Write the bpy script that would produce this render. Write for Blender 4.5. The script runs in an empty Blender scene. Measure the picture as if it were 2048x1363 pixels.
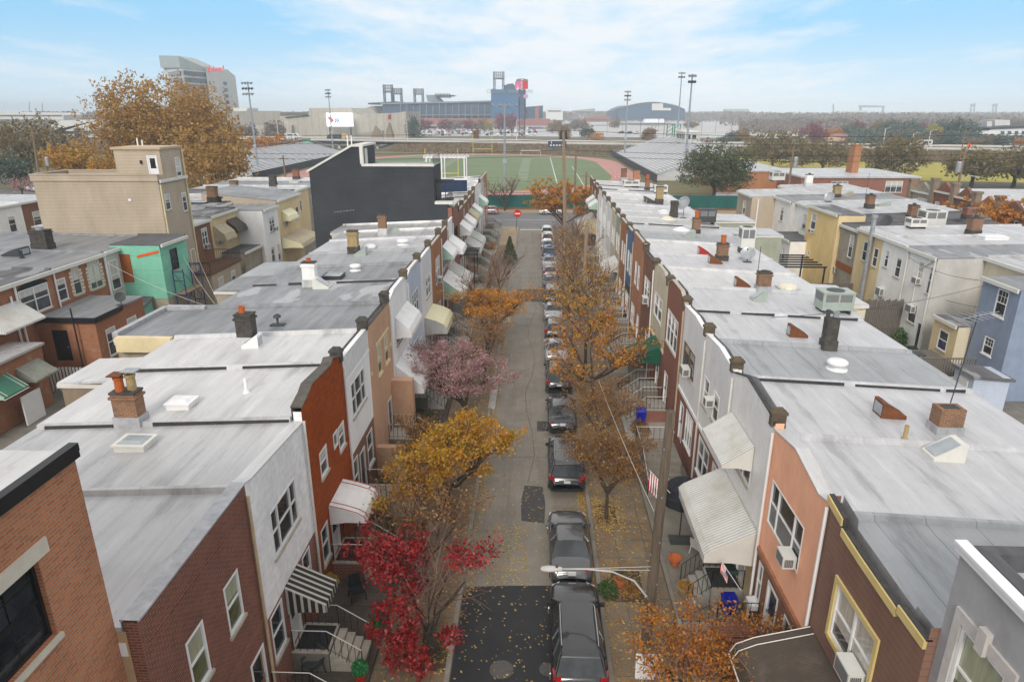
import bpy, math, random
import numpy as np
from mathutils import Vector, Matrix
random.seed(11)
RN = random.Random(11)
C = bpy.context.scene.collection
sin, cos, PI = math.sin, math.cos, math.pi

# ---------------------------------------------------------------- camera model
FPX, CX, CY, HC = 1340., 1024., 681.5, 18.5
VX, VY = 1075., 222.
PITCH = math.atan((CY-VY)/FPX)
YAW = math.atan((VX-CX)/(FPX/cos(PITCH)))
_f = Vector((-sin(YAW), cos(YAW), 0)); _r = Vector((cos(YAW), sin(YAW), 0)); _z = Vector((0, 0, 1))
FW = _f*cos(PITCH)-_z*sin(PITCH); UP = _f*sin(PITCH)+_z*cos(PITCH)
CAM = Vector((0, 0, HC))
def ray(px, py): return FW+_r*((px-CX)/FPX)+UP*((CY-py)/FPX)
def gz(px, py, z=0.): d = ray(px, py); return CAM+d*((z-HC)/d.z)
def gx(px, py, x): d = ray(px, py); return CAM+d*(x/d.x)
def gy(px, py, y): d = ray(px, py); return CAM+d*(y/d.y)

# ---------------------------------------------------------------- mesh builder
ORG = {}
class Basis:
    """u along the wall, n outward, z up."""
    def __init__(s, axis, pos, sgn):
        s.axis, s.pos, s.sgn = axis, pos, sgn
    def P(s, u, n, z):
        if s.axis == 'x': return (s.pos+s.sgn*n, u, z)
        return (u, s.pos+s.sgn*n, z)

class MB:
    def __init__(s): s.v = []; s.f = []; s.m = []; s.uv = []
    def face(s, pts, mi=0, uv=None):
        b = len(s.v); s.v.extend(tuple(p) for p in pts)
        s.f.append(tuple(range(b, b+len(pts)))); s.m.append(mi); s.uv.append(uv)
        return s
    def box(s, x0, x1, y0, y1, z0, z1, mi=0):
        p = [(x0, y0, z0), (x1, y0, z0), (x1, y1, z0), (x0, y1, z0), (x0, y0, z1), (x1, y0, z1), (x1, y1, z1), (x0, y1, z1)]
        return s.hexa(p, mi)
    def hexa(s, p, mi=0):
        b = len(s.v); s.v.extend(tuple(q) for q in p)
        for q in ((0, 3, 2, 1), (4, 5, 6, 7), (0, 1, 5, 4), (1, 2, 6, 5), (2, 3, 7, 6), (3, 0, 4, 7)):
            s.f.append(tuple(b+i for i in q)); s.m.append(mi); s.uv.append(None)
        return s
    def bb(s, B, u0, u1, n0, n1, z0, z1, mi=0):
        a, c = B.P(u0, n0, z0), B.P(u1, n1, z1)
        return s.box(min(a[0], c[0]), max(a[0], c[0]), min(a[1], c[1]), max(a[1], c[1]), z0, z1, mi)
    def prism(s, poly, d, mi=0):
        """poly: list of 3-D points, extruded by the vector d."""
        n = len(poly); b = len(s.v)
        s.v.extend(tuple(p) for p in poly); s.v.extend((p[0]+d[0], p[1]+d[1], p[2]+d[2]) for p in poly)
        s.f.append(tuple(range(b, b+n))); s.f.append(tuple(range(b+2*n-1, b+n-1, -1)))
        for i in range(n):
            j = (i+1) % n; s.f.append((b+i, b+j, b+n+j, b+n+i))
        s.m += [mi]*(n+2); s.uv += [None]*(n+2)
        return s
    def tube(s, pts, rad, n=6, cap=True, mi=0):
        pts = [Vector(p) for p in pts]
        if not isinstance(rad, (list, tuple)): rad = [rad]*len(pts)
        rings = []
        for i, p in enumerate(pts):
            d = (pts[min(i+1, len(pts)-1)]-pts[max(i-1, 0)])
            if d.length < 1e-9: d = Vector((0, 0, 1))
            d.normalize()
            a = Vector((1, 0, 0)) if abs(d.x) < .9 else Vector((0, 1, 0))
            e1 = d.cross(a).normalized(); e2 = d.cross(e1)
            b = len(s.v)
            for k in range(n):
                t = 2*PI*k/n; q = p+(e1*cos(t)+e2*sin(t))*rad[i]; s.v.append(tuple(q))
            rings.append(b)
        for i in range(len(rings)-1):
            for k in range(n):
                k2 = (k+1) % n
                s.f.append((rings[i]+k, rings[i]+k2, rings[i+1]+k2, rings[i+1]+k)); s.m.append(mi); s.uv.append(None)
        if cap:
            for r in (rings[0], rings[-1]):
                s.f.append(tuple(r+k for k in range(n))); s.m.append(mi); s.uv.append(None)
        return s
    def cyl(s, x, y, z0, z1, r0, r1=None, n=12, mi=0):
        return s.tube([(x, y, z0), (x, y, z1)], [r0, r0 if r1 is None else r1], n, True, mi)
    def lathe(s, x, y, prof, n=12, mi=0):
        b = len(s.v)
        for r, z in prof:
            for k in range(n):
                t = 2*PI*k/n; s.v.append((x+r*cos(t), y+r*sin(t), z))
        for i in range(len(prof)-1):
            for k in range(n):
                k2 = (k+1) % n
                s.f.append((b+i*n+k, b+i*n+k2, b+(i+1)*n+k2, b+(i+1)*n+k)); s.m.append(mi); s.uv.append(None)
        for i in (0, len(prof)-1):
            s.f.append(tuple(b+i*n+k for k in range(n))); s.m.append(mi); s.uv.append(None)
        return s
    def wall(s, B, u0, u1, z0, z1, holes=(), depth=.1, mi=0):
        us = sorted({u0, u1} | {h[i] for h in holes for i in (0, 1)}); zs = sorted({z0, z1} | {h[i] for h in holes for i in (2, 3)})
        us = [u for u in us if u0 <= u <= u1]; zs = [z for z in zs if z0 <= z <= z1]
        for i in range(len(us)-1):
            for j in range(len(zs)-1):
                uc, zc = (us[i]+us[i+1])/2, (zs[j]+zs[j+1])/2
                if any(h[0] < uc < h[1] and h[2] < zc < h[3] for h in holes): continue
                s.face([B.P(us[i], 0, zs[j]), B.P(us[i+1], 0, zs[j]), B.P(us[i+1], 0, zs[j+1]), B.P(us[i], 0, zs[j+1])], mi)
        for a, b, c, d in [h[:4] for h in holes]:
            for p, q in (((a, c), (b, c)), ((b, c), (b, d)), ((b, d), (a, d)), ((a, d), (a, c))):
                s.face([B.P(p[0], 0, p[1]), B.P(q[0], 0, q[1]), B.P(q[0], -depth, q[1]), B.P(p[0], -depth, p[1])], mi)
        return s
    def build(s, name, mats, parent=None, smooth=False, label=None):
        me = bpy.data.meshes.new(name)
        off = ORG.get(parent.name, (0, 0, 0)) if parent else (0, 0, 0)
        v = np.array(s.v, dtype=np.float64).reshape(-1, 3)-np.array(off)
        me.from_pydata(v.tolist(), [], s.f)
        if not isinstance(mats, (list, tuple)): mats = [mats]
        for m in mats: me.materials.append(M[m] if isinstance(m, str) else m)
        me.polygons.foreach_set('material_index', s.m)
        if smooth: me.polygons.foreach_set('use_smooth', [True]*len(s.f))
        me.update()
        nl = len(me.loops); nf = len(s.f)
        if nl:
            nor = np.zeros(nf*3); me.polygons.foreach_get('normal', nor); nor = np.abs(nor.reshape(-1, 3))
            tot = np.zeros(nf, dtype=np.int32); me.polygons.foreach_get('loop_total', tot)
            vi = np.zeros(nl, dtype=np.int32); me.loops.foreach_get('vertex_index', vi)
            fi = np.repeat(np.arange(nf), tot); co = v[vi]; nn = nor[fi]
            ax = np.argmax(nn, axis=1)
            u = np.where(ax == 0, co[:, 1], co[:, 0]); w = np.where(ax == 2, co[:, 1], co[:, 2])
            uv = np.stack([u, w], 1)
            if any(x is not None for x in s.uv):
                st = np.concatenate([[0], np.cumsum(tot)])
                for i, x in enumerate(s.uv):
                    if x is not None: uv[st[i]:st[i]+len(x)] = x
            me.uv_layers.new(name='UVMap').data.foreach_set('uv', uv.ravel())
        o = bpy.data.objects.new(name, me); C.objects.link(o)
        ORG[o.name] = tuple(off)
        if parent: o.parent = parent
        if label: o['label'] = label
        return o

def tag(o, label, cat, group=None, kind=None):
    o['label'] = label; o['category'] = cat
    if group: o['group'] = group
    if kind: o['kind'] = kind
    return o
def thing(name, loc, label, cat, group=None):
    o = bpy.data.objects.new(name, None); C.objects.link(o); o.location = loc; o.empty_display_size = .2
    ORG[o.name] = tuple(loc)
    return tag(o, label, cat, group)
def struct(o): o['kind'] = 'structure'; return o
def stuff(o, label=None, cat=None):
    o['kind'] = 'stuff'
    if label: o['label'] = label; o['category'] = cat
    return o
def copy_tree(o, parent=None):
    c = o.copy(); C.objects.link(c); ORG[c.name] = ORG.get(o.name, (0, 0, 0))
    if parent: c.parent = parent
    for ch in list(o.children): copy_tree(ch, c)
    return c
def place(o, loc, rz=0., sc=None, label=None, group=None):
    o.location = loc; o.rotation_euler = (0, 0, rz)
    if sc: o.scale = sc if isinstance(sc, (tuple, list)) else (sc, sc, sc)
    if label: o['label'] = label
    if group: o['group'] = group
    return o

# ---------------------------------------------------------------- materials
M = {}
class NT:
    def __init__(s, name):
        s.m = bpy.data.materials.new(name); s.m.use_nodes = True; s.t = s.m.node_tree; s.t.nodes.clear()
        s.out = s.n('ShaderNodeOutputMaterial'); M[name] = s.m
    def n(s, typ, **kw):
        x = s.t.nodes.new(typ)
        for k, v in kw.items():
            if k.startswith('i_'): x.inputs[k[2:].replace('_', ' ')].default_value = v
            elif k == 'ins':
                for a, b in v.items():
                    if isinstance(b, bpy.types.NodeSocket): s.t.links.new(b, x.inputs[a])
                    else: x.inputs[a].default_value = b
            else: setattr(x, k, v)
        return x
    def l(s, a, b): s.t.links.new(a, b)
    def mix(s, f, a, b, bt='MIX'):
        x = s.n('ShaderNodeMix', data_type='RGBA', blend_type=bt)
        for i, q in ((0, f), (6, a), (7, b)):
            if isinstance(q, bpy.types.NodeSocket): s.l(q, x.inputs[i])
            else: x.inputs[i].default_value = q if i == 0 else (*q[:3], 1)
        return x.outputs[2]
    def math(s, op, a, b=None, c=None):
        x = s.n('ShaderNodeMath', operation=op)
        for i, q in enumerate((a, b, c)):
            if q is None: continue
            if isinstance(q, bpy.types.NodeSocket): s.l(q, x.inputs[i])
            else: x.inputs[i].default_value = q
        return x.outputs[0]
    def ramp(s, f, stops):
        x = s.n('ShaderNodeValToRGB'); s.l(f, x.inputs[0]); e = x.color_ramp.elements
        while len(e) < len(stops): e.new(.5)
        for q, (p, c) in zip(e, stops): q.position = p; q.color = (*c, 1) if len(c) == 3 else c
        return x.outputs[0]
    def noise(s, vec, scale, detail=5, rough=.6, stretch=None):
        if stretch:
            mp = s.n('ShaderNodeMapping'); s.l(vec, mp.inputs[0]); mp.inputs['Scale'].default_value = stretch; vec = mp.outputs[0]
        x = s.n('ShaderNodeTexNoise', ins={'Vector': vec, 'Scale': scale, 'Detail': detail, 'Roughness': rough})
        return x.outputs[0]
def ss(t, a, b):
    """smooth threshold of a noise socket"""
    return (a, (0, 0, 0)), (b, (1, 1, 1))
def g3(v): return (v, v, v)

def vib(c, k=1.22):
    l = sum(c)/3; g = min(1., (max(l, .01)/.5)**.16)
    return tuple(max(.003, (l+(q-l)*k)*g) for q in c)
def mat(name, col, col2=None, rough=.85, metal=0., spec=.35, nscale=1.5, stretch=None, bump=0., bscale=20., stain=None, pat=None, emit=None, objrand=0.):
    t = NT(name)
    tc = t.n('ShaderNodeTexCoord'); uv = tc.outputs['UV']; ob = tc.outputs['Object']
    bs = t.n('ShaderNodeBsdfPrincipled'); t.l(bs.outputs[0], t.out.inputs[0])
    col = vib(col); col2 = vib(col2) if col2 else tuple(c*.8 for c in col)
    nz = t.noise(ob, nscale, 6, .62, stretch)
    f = t.ramp(nz, [(.32, (0, 0, 0)), (.68, (1, 1, 1))])
    c = t.mix(f, col, col2)
    height = None
    if pat:
        k = pat[0]
        if k == 'brick':
            _, c1, c2, mo, bw, bh, ms = pat; c1, c2, mo = vib(c1), vib(c2), vib(mo)
            br = t.n('ShaderNodeTexBrick', ins={'Vector': uv, 'Color1': (*c1, 1), 'Color2': (*c2, 1), 'Mortar': (*mo, 1), 'Scale': 1., 'Mortar Size': ms, 'Mortar Smooth': .15, 'Bias': -.1, 'Brick Width': bw, 'Row Height': bh})
            n2 = t.noise(ob, 3.1, 6, .65)
            c = t.mix(.30, br.outputs[0], t.mix(t.ramp(n2, [(.35, (0, 0, 0)), (.65, (1, 1, 1))]), tuple(q*.55 for q in c1), tuple(min(1, q*1.5) for q in c2)))
            c = t.mix(t.math('MULTIPLY', br.outputs[1], .85), c, mo)
            height = t.math('SUBTRACT', 1., br.outputs[1])
        elif k in ('lap', 'rib', 'seam'):
            _, w, gap, gc = pat
            sp = t.n('ShaderNodeSeparateXYZ', ins={0: uv})
            x = sp.outputs[1] if k == 'lap' else sp.outputs[0]
            fr = t.math('FRACT', t.math('DIVIDE', x, w))
            line = t.math('LESS_THAN', fr, gap)
            c = t.mix(line, c, gc)
            if k == 'lap': height = t.math('SUBTRACT', 1., fr)
            elif k == 'rib': height = t.math('ABSOLUTE', t.math('SUBTRACT', fr, .5))
            else: height = line
        elif k == 'slab':
            _, w, h, gap, gc, off = pat
            br = t.n('ShaderNodeTexBrick', offset=off, ins={'Vector': uv, 'Color1': (1, 1, 1, 1), 'Color2': (.78, .78, .78, 1), 'Mortar': (*gc, 1), 'Scale': 1., 'Mortar Size': gap, 'Mortar Smooth': .1, 'Brick Width': w, 'Row Height': h})
            c = t.mix(t.math('MULTIPLY', br.outputs[1], .9), t.mix(.7, c, br.outputs[0], 'MULTIPLY'), gc)
            height = t.math('SUBTRACT', 1., br.outputs[1])
        elif k == 'stripe':
            _, w, gap, gc = pat
            sp = t.n('ShaderNodeSeparateXYZ', ins={0: uv})
            fr = t.math('FRACT', t.math('DIVIDE', sp.outputs[0], w))
            c = t.mix(t.math('LESS_THAN', fr, gap), c, gc)
    if stain:
        for sc, lo, hi, scol, amt, st in stain:
            q = t.ramp(t.noise(ob, sc, 7, .68, st), [(lo, (0, 0, 0)), (hi, (1, 1, 1))])
            c = t.mix(t.math('MULTIPLY', q, amt), c, scol)
    if name.startswith(('stucco', 'lap', 'rib', 'shingle', 'brick', 'sheath', 'hall')): c = t.mix(1., c, t.mix(t.ramp(t.noise(ob, .55, 7, .72, (1, 1, .35)), [(.32, (0, 0, 0)), (.68, (1, 1, 1))]), (.82, .82, .82), (1.07, 1.07, 1.07)), 'MULTIPLY')
    if objrand:
        oi = t.n('ShaderNodeObjectInfo')
        hs = t.n('ShaderNodeHueSaturation', ins={'Color': c, 'Value': t.math('MULTIPLY_ADD', oi.outputs['Random'], objrand, 1-objrand/2)}); c = hs.outputs[0]
    t.l(c, bs.inputs['Base Color'])
    bs.inputs['Roughness'].default_value = rough; bs.inputs['Metallic'].default_value = metal
    bs.inputs['Specular IOR Level'].default_value = spec
    if bump or height is not None:
        bn = t.noise(ob, bscale, 5, .6)
        h = bn if height is None else t.math('MULTIPLY_ADD', bn, .35, height)
        bp = t.n('ShaderNodeBump', ins={'Height': h, 'Strength': bump or .5, 'Distance': .012}); t.l(bp.outputs[0], bs.inputs['Normal'])
    if emit:
        bs.inputs['Emission Color'].default_value = (*emit[0], 1); bs.inputs['Emission Strength'].default_value = emit[1]
    return t.m

def brick(name, c1, c2, mo=(.25, .20, .17), bw=.215, bh=.075, ms=.011, **k):
    return mat(name, c1, c2, rough=.92, spec=.2, pat=('brick', c1, c2, mo, bw, bh, ms), bump=.35, bscale=30, **k)
def leafmat(name, cols, trans=.35):
    t = NT(name); g = t.n('ShaderNodeNewGeometry')
    tc = t.n('ShaderNodeTexCoord'); nz = t.ramp(t.noise(tc.outputs['Object'], .8, 3, .6), [(.33, (0, 0, 0)), (.67, (1, 1, 1))]); r = t.math('ADD', t.math('MULTIPLY', g.outputs['Random Per Island'], .55), t.math('MULTIPLY', nz, .45))
    cols = [vib(q, 1.1) for q in cols]; n = len(cols); c = t.ramp(r, [((i+.0)/max(1, n-1), q) for i, q in enumerate(cols)])
    d = t.n('ShaderNodeBsdfDiffuse', ins={'Color': c}); tr = t.n('ShaderNodeBsdfTranslucent', ins={'Color': c})
    gl = t.n('ShaderNodeBsdfGlossy', ins={'Color': (1, 1, 1, 1), 'Roughness': .5})
    m1 = t.n('ShaderNodeMixShader', ins={0: trans, 1: d.outputs[0], 2: tr.outputs[0]})
    m2 = t.n('ShaderNodeMixShader', ins={0: .04, 1: m1.outputs[0], 2: gl.outputs[0]})
    t.l(m2.outputs[0], t.out.inputs[0]); return t.m
def glass(name, base, rough=.06, blind=None):
    t = NT(name); bs = t.n('ShaderNodeBsdfPrincipled'); t.l(bs.outputs[0], t.out.inputs[0])
    tc = t.n('ShaderNodeTexCoord'); oi = t.n('ShaderNodeObjectInfo')
    c = t.mix(t.ramp(t.noise(tc.outputs['Object'], .9, 3), [(.4, (0, 0, 0)), (.6, (1, 1, 1))]), base, tuple(q*1.9+.012 for q in base))
    if blind:
        # a roller blind or curtain hangs behind part of the pane
        sp = t.n('ShaderNodeSeparateXYZ', ins={0: tc.outputs['Generated']})
        edge = t.math('MULTIPLY_ADD', oi.outputs['Random'], -.75, .95)
        b = t.math('GREATER_THAN', sp.outputs[2], edge)
        fold = t.ramp(t.noise(tc.outputs['Object'], 9, 2, .5, (1, 1, .12)), [(.3, tuple(q*.75 for q in blind)), (.7, blind)])
        c = t.mix(b, c, fold)
    t.l(c, bs.inputs['Base Color']); bs.inputs['Roughness'].default_value = rough; bs.inputs['Specular IOR Level'].default_value = .6
    return t.m

# silver and grey roof coatings: the streaks run along the sheets (world Y)
def roofmat(name, col, dark, amt=.5, rough=.5, metal=.0, seam=.95, seamcol=None, patch=None, seamk=.4):
    t = NT(name); tc = t.n('ShaderNodeTexCoord'); ob = tc.outputs['Object']
    bs = t.n('ShaderNodeBsdfPrincipled'); t.l(bs.outputs[0], t.out.inputs[0])
    st = t.noise(ob, 1., 6, .62, (2.2, .14, 1)); bl = t.noise(ob, .35, 6, .65, (1., .6, 1)); fine = t.noise(ob, 4, 8, .8, (1.2, .6, 1)); sm = t.noise(ob, 1.1, 8, .72, (1.3, .2, 1))
    R_ = lambda q, lo, hi, k: t.math('MULTIPLY', t.ramp(q, [(lo, (0, 0, 0)), (hi, (1, 1, 1))]), k)
    c = t.mix(R_(st, .40, .60, amt), col, dark)
    c = t.mix(R_(bl, .46, .66, amt*.6), c, tuple(q*.62+.01 for q in col))
    c = t.mix(R_(sm, .54, .66, .55), c, tuple(q*.45 for q in col)); c = t.mix(R_(t.math('SUBTRACT', 1., sm), .53, .68, .45), c, tuple(min(.85, q*1.35) for q in col))
    c = t.mix(R_(fine, .61, .70, .6), c, tuple(q*.28 for q in col))
    sp = t.n('ShaderNodeSeparateXYZ', ins={0: ob})
    wob = t.math('MULTIPLY', t.noise(ob, .6, 2), .25)
    fr = t.math('FRACT', t.math('DIVIDE', t.math('ADD', sp.outputs[0], wob), seam))
    line = t.math('LESS_THAN', fr, .025)
    c = t.mix(t.math('MULTIPLY', line, t.math('MULTIPLY', bl, seamk)), c, seamcol or tuple(q*.45 for q in dark))
    if patch:
        pq = t.ramp(t.noise(ob, .55, 3, .5, (1.2, .5, 1)), [(.52, (0, 0, 0)), (.56, (1, 1, 1))])
        c = t.mix(t.math('MULTIPLY', pq, patch[1]), c, patch[0])
    t.l(c, bs.inputs['Base Color'])
    rr = t.n('ShaderNodeMapRange', ins={0: bl, 1: .35, 2: .65, 3: rough-.14, 4: rough+.16}); t.l(rr.outputs[0], bs.inputs['Roughness'])
    bs.inputs['Metallic'].default_value = metal; bs.inputs['Specular IOR Level'].default_value = .5
    lap = t.math('LESS_THAN', fr, .5)
    h = t.math('ADD', t.math('MULTIPLY', lap, .5), t.noise(ob, 1.8, 6, .6))
    bp = t.n('ShaderNodeBump', ins={'Height': h, 'Strength': .35, 'Distance': .03}); t.l(bp.outputs[0], bs.inputs['Normal'])
    return t.m

roofmat('roof_silver', (.49, .49, .494), (.35, .35, .355), .5, .36, .12)
roofmat('roof_white', (.57, .568, .57), (.43, .428, .43), .4, .36)
roofmat('roof_cool', (.51, .513, .53), (.39, .394, .41), .4, .42)
roofmat('roof_grey', (.24, .25, .265), (.16, .165, .175), .7, .5)
roofmat('roof_slate', (.27, .28, .30), (.20, .20, .21), .6, .7, patch=((.5, .5, .52), .55))
roofmat('roof_tar', (.10, .10, .11), (.16, .16, .165), .6, .8, patch=((.42, .42, .43), .5))
roofmat('roof_dark', (.085, .085, .095), (.13, .13, .13), .5, .8)
roofmat('roof_pale_sheet', (.34, .355, .37), (.28, .295, .305), .45, .55, seam=1.35, seamk=1.1)
mat('tar', (.035, .035, .038), (.06, .06, .06), rough=.6, nscale=4)
mat('flashing', (.47, .475, .49), (.32, .325, .34), rough=.5, metal=.1, nscale=3)
brick('brick_orange', (.58, .25, .13), (.40, .15, .08), (.36, .30, .25), ms=.012)
brick('brick_maroon', (.31, .112, .07), (.18, .064, .042), (.25, .20, .18), ms=.012)
brick('brick_rust', (.42, .105, .03), (.27, .065, .022), (.20, .085, .05), bw=.3, bh=.12, ms=.006, stain=[(1.2, .58, .75, (.12, .05, .02), .5, None)])
brick('brick_red', (.34, .105, .06), (.22, .07, .045), (.33, .27, .24))
brick('brick_brown', (.31, .13, .075), (.19, .085, .055), (.27, .22, .18))
brick('brick_tan', (.46, .19, .085), (.34, .14, .065), (.36, .27, .2))
brick('brick_old', (.42, .165, .09), (.32, .12, .065), (.31, .25, .2), stain=[(.9, .55, .72, (.42, .34, .24), .5, None), (2.2, .6, .8, (.08, .05, .04), .6, None)])
brick('brick_white', (.80, .80, .82), (.74, .74, .76), (.62, .62, .64))
brick('brick_chimney', (.36, .17, .09), (.22, .11, .07), (.30, .27, .22), stain=[(2.5, .5, .7, (.10, .09, .07), .7, None)])
brick('shingle_white', (.93, .93, .93), (.86, .86, .87), (.64, .64, .67), bw=.62, bh=.32, ms=.006)
mat('lap_white', (.93, .93, .92), (.87, .87, .87), nscale=1, rough=.6, pat=('lap', .11, .09, (.50, .51, .54)), bump=.8)
mat('lap_cream', (.72, .66, .52), (.66, .60, .47), nscale=1, rough=.6, pat=('lap', .12, .09, (.42, .38, .3)), bump=.8)
mat('lap_beige', (.52, .44, .35), (.48, .405, .32), nscale=.5, rough=.65, pat=('lap', .125, .13, (.2, .165, .13)), bump=.9)
mat('lap_charcoal', (.038, .043, .052), (.062, .068, .078), nscale=.35, rough=.65, pat=('lap', .16, .14, (.018, .02, .025)), bump=.9)
mat('lap_brown', (.29, .18, .14), (.25, .15, .118), nscale=.8, rough=.7, pat=('lap', .20, .05, (.12, .07, .055)), bump=.9, stain=[(.8, .62, .8, (.33, .22, .18), .5, None)])
mat('lap_bluegrey', (.55, .60, .70), (.50, .55, .64), nscale=.7, rough=.6, pat=('lap', .11, .1, (.36, .40, .47)), bump=.8)
mat('lap_green_old', (.42, .44, .36), (.36, .38, .31), nscale=.7, rough=.65, pat=('lap', .15, .08, (.26, .27, .22)), bump=.7)
mat('rib_white', (.92, .92, .91), (.84, .84, .83), nscale=1.3, rough=.5, pat=('rib', .16, .07, (.52, .52, .5)), bump=.8, stain=[(1.1, .55, .78, (.50, .48, .42), .5, (1, 1, .4))])
mat('awning_white', (.82, .82, .82), (.74, .74, .73), nscale=1.2, rough=.5, pat=('rib', .13, .08, (.55, .54, .51)), bump=.8, stain=[(1.4, .52, .75, (.46, .43, .36), .6, None)])
mat('awning_grey', (.68, .68, .66), (.57, .57, .54), nscale=1.2, rough=.55, pat=('rib', .15, .2, (.27, .26, .23)), bump=.8, stain=[(.9, .5, .72, (.38, .33, .24), .55, None)])
mat('awning_cream', (.80, .77, .55), (.74, .70, .50), nscale=1.2, rough=.5, pat=('rib', .13, .06, (.58, .55, .40)), bump=.6, stain=[(1.4, .58, .8, (.55, .5, .36), .4, None)])
mat('awning_tan', (.50, .44, .32), (.43, .37, .27), rough=.6, pat=('rib', .14, .1, (.3, .26, .19)), bump=.7, stain=[(1.8, .5, .72, (.22, .16, .10), .6, None)])
mat('awning_brown', (.115, .09, .07), (.085, .065, .05), rough=.6, pat=('rib', .07, .25, (.05, .04, .032)), bump=.9, stain=[(1.3, .55, .8, (.2, .16, .13), .5, None)])
mat('awning_green', (.015, .12, .075), (.012, .095, .06), rough=.7)
mat('awning_stripe', (.035, .032, .03), (.028, .026, .024), rough=.8, pat=('stripe', .24, .38, (.42, .40, .35)))
mat('awning_weather', (.33, .34, .30), (.25, .26, .22), rough=.65, pat=('rib', .09, .2, (.17, .18, .15)), bump=.7, stain=[(1.7, .5, .7, (.12, .11, .09), .6, None)])
mat('awning_greenmetal', (.07, .22, .15), (.06, .17, .12), rough=.6, pat=('rib', .12, .1, (.05, .16, .11)), bump=.6, stain=[(1.2, .52, .7, (.08, .10, .08), .8, None)])
mat('sheet_green', (.40, .56, .47), (.34, .49, .41), rough=.6, pat=('rib', .15, .08, (.25, .37, .3)), bump=.6)
mat('stucco_tan', (.58, .38, .265), (.52, .34, .24), nscale=2, bump=.3, bscale=60)
mat('stucco_tan_pale', (.58, .45, .33), nscale=2, bump=.3, bscale=60)
mat('stucco_salmon', (.90, .52, .37), (.84, .48, .34), nscale=1.5, bump=.35, bscale=45, stain=[(.8, .6, .82, (.55, .29, .19), .4, None)])
mat('stucco_grey', (.42, .42, .425), (.37, .37, .375), nscale=1.6, bump=.2, bscale=50, stain=[(.7, .55, .8, (.2, .2, .21), .4, None)])
mat('stucco_beige', (.52, .38, .25), (.46, .34, .22), nscale=3, bump=.4, bscale=60)
mat('stucco_cream', (.70, .58, .38), (.64, .52, .33), nscale=1.2, bump=.3, bscale=40, stain=[(.7, .55, .75, (.42, .33, .2), .5, (1, 1, .35))])
mat('stucco_yellow', (.80, .62, .34), (.74, .56, .3), nscale=1.2, bump=.3, bscale=40, stain=[(.9, .56, .76, (.45, .33, .17), .45, (1, 1, .35))])
mat('stucco_old', (.42, .38, .32), (.33, .29, .23), nscale=1.1, bump=.4, bscale=40, stain=[(1., .5, .7, (.15, .12, .09), .7, (1, 1, .3))])
mat('stucco_brown', (.30, .24, .185), (.25, .2, .15), nscale=1.4, bump=.4, bscale=40, stain=[(1., .5, .7, (.17, .12, .09), .5, (1, 1, .3))])
mat('stucco_white', (.90, .89, .87), (.82, .81, .79), nscale=1.2, bump=.3, bscale=40, stain=[(.8, .56, .78, (.42, .39, .33), .6, (1, 1, .25))])
mat('stucco_pale', (.58, .57, .55), (.50, .49, .47), nscale=1.2, bump=.3, bscale=40, stain=[(.8, .56, .78, (.36, .34, .31), .5, (1, 1, .25))])
mat('stucco_blue', (.30, .35, .45), (.265, .31, .40), nscale=1.2, bump=.3, bscale=40)
mat('paint_navy', (.025, .045, .10), rough=.5); mat('paint_blue', (.10, .19, .33), (.09, .165, .29), rough=.6, pat=('lap', .12, .08, (.06, .11, .2)), bump=.5)
mat('paint_white', (.82, .82, .82), (.76, .76, .76), rough=.45); mat('paint_offwhite', (.70, .69, .65), (.62, .61, .57), rough=.55)
mat('paint_yellow', (.66, .54, .28), (.58, .47, .24), rough=.55, stain=[(3, .6, .8, (.4, .3, .14), .5, None)])
mat('paint_cream', (.72, .62, .42), rough=.6); mat('paint_tan', (.52, .42, .30), rough=.6); mat('paint_taupe', (.16, .115, .095), rough=.7)
mat('paint_black', (.018, .018, .02), (.03, .03, .032), rough=.4); mat('iron', (.022, .022, .024), (.04, .036, .033), rough=.5)
mat('paint_red', (.45, .06, .05), rough=.5); mat('paint_green', (.02, .11, .06), rough=.5); mat('paint_door_white', (.66, .70, .74), rough=.4)
mat('wood_door', (.30, .15, .06), (.2, .09, .04), rough=.4, stretch=(6, 6, .7))
mat('stone', (.48, .45, .39), (.38, .35, .3), nscale=4, bump=.3); mat('stone_dark', (.16, .13, .09), (.10, .08, .06), nscale=4, bump=.4)
mat('limestone', (.62, .58, .50), (.54, .50, .43), nscale=3, bump=.2); mat('keystone', (.60, .57, .55), nscale=3)
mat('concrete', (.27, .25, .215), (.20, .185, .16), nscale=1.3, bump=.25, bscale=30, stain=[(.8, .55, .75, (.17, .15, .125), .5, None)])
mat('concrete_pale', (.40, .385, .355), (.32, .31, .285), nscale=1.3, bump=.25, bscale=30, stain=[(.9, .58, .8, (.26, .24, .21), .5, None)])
mat('mat_black', (.02, .02, .022), (.05, .05, .05), nscale=14, rough=.95); mat('mat_red', (.10, .015, .02), rough=.95, nscale=12)
mat('clay', (.52, .17, .075), (.40, .12, .055), rough=.85, nscale=5); mat('clay_yellow', (.42, .32, .18), (.28, .22, .13), rough=.85, nscale=5)
mat('soot_w', (.09, .085, .075), (.15, .14, .125), nscale=4); mat('soot', (.055, .05, .045), (.12, .11, .10), nscale=4, rough=.9); mat('galv', (.45, .46, .48), (.34, .35, .37), metal=.5, rough=.45, nscale=3)
mat('rust', (.24, .10, .05), (.14, .065, .04), nscale=4, rough=.9); mat('metal_dark', (.09, .095, .10), rough=.55, metal=.3)
mat('ac_case', (.66, .66, .63), (.58, .58, .55), rough=.5); mat('ac_green', (.42, .46, .42), (.36, .40, .36), rough=.5, metal=.2); mat('grille', (.13, .13, .135), rough=.6, pat=('rib', .05, .4, (.3, .3, .3)), bump=.4)
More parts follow.
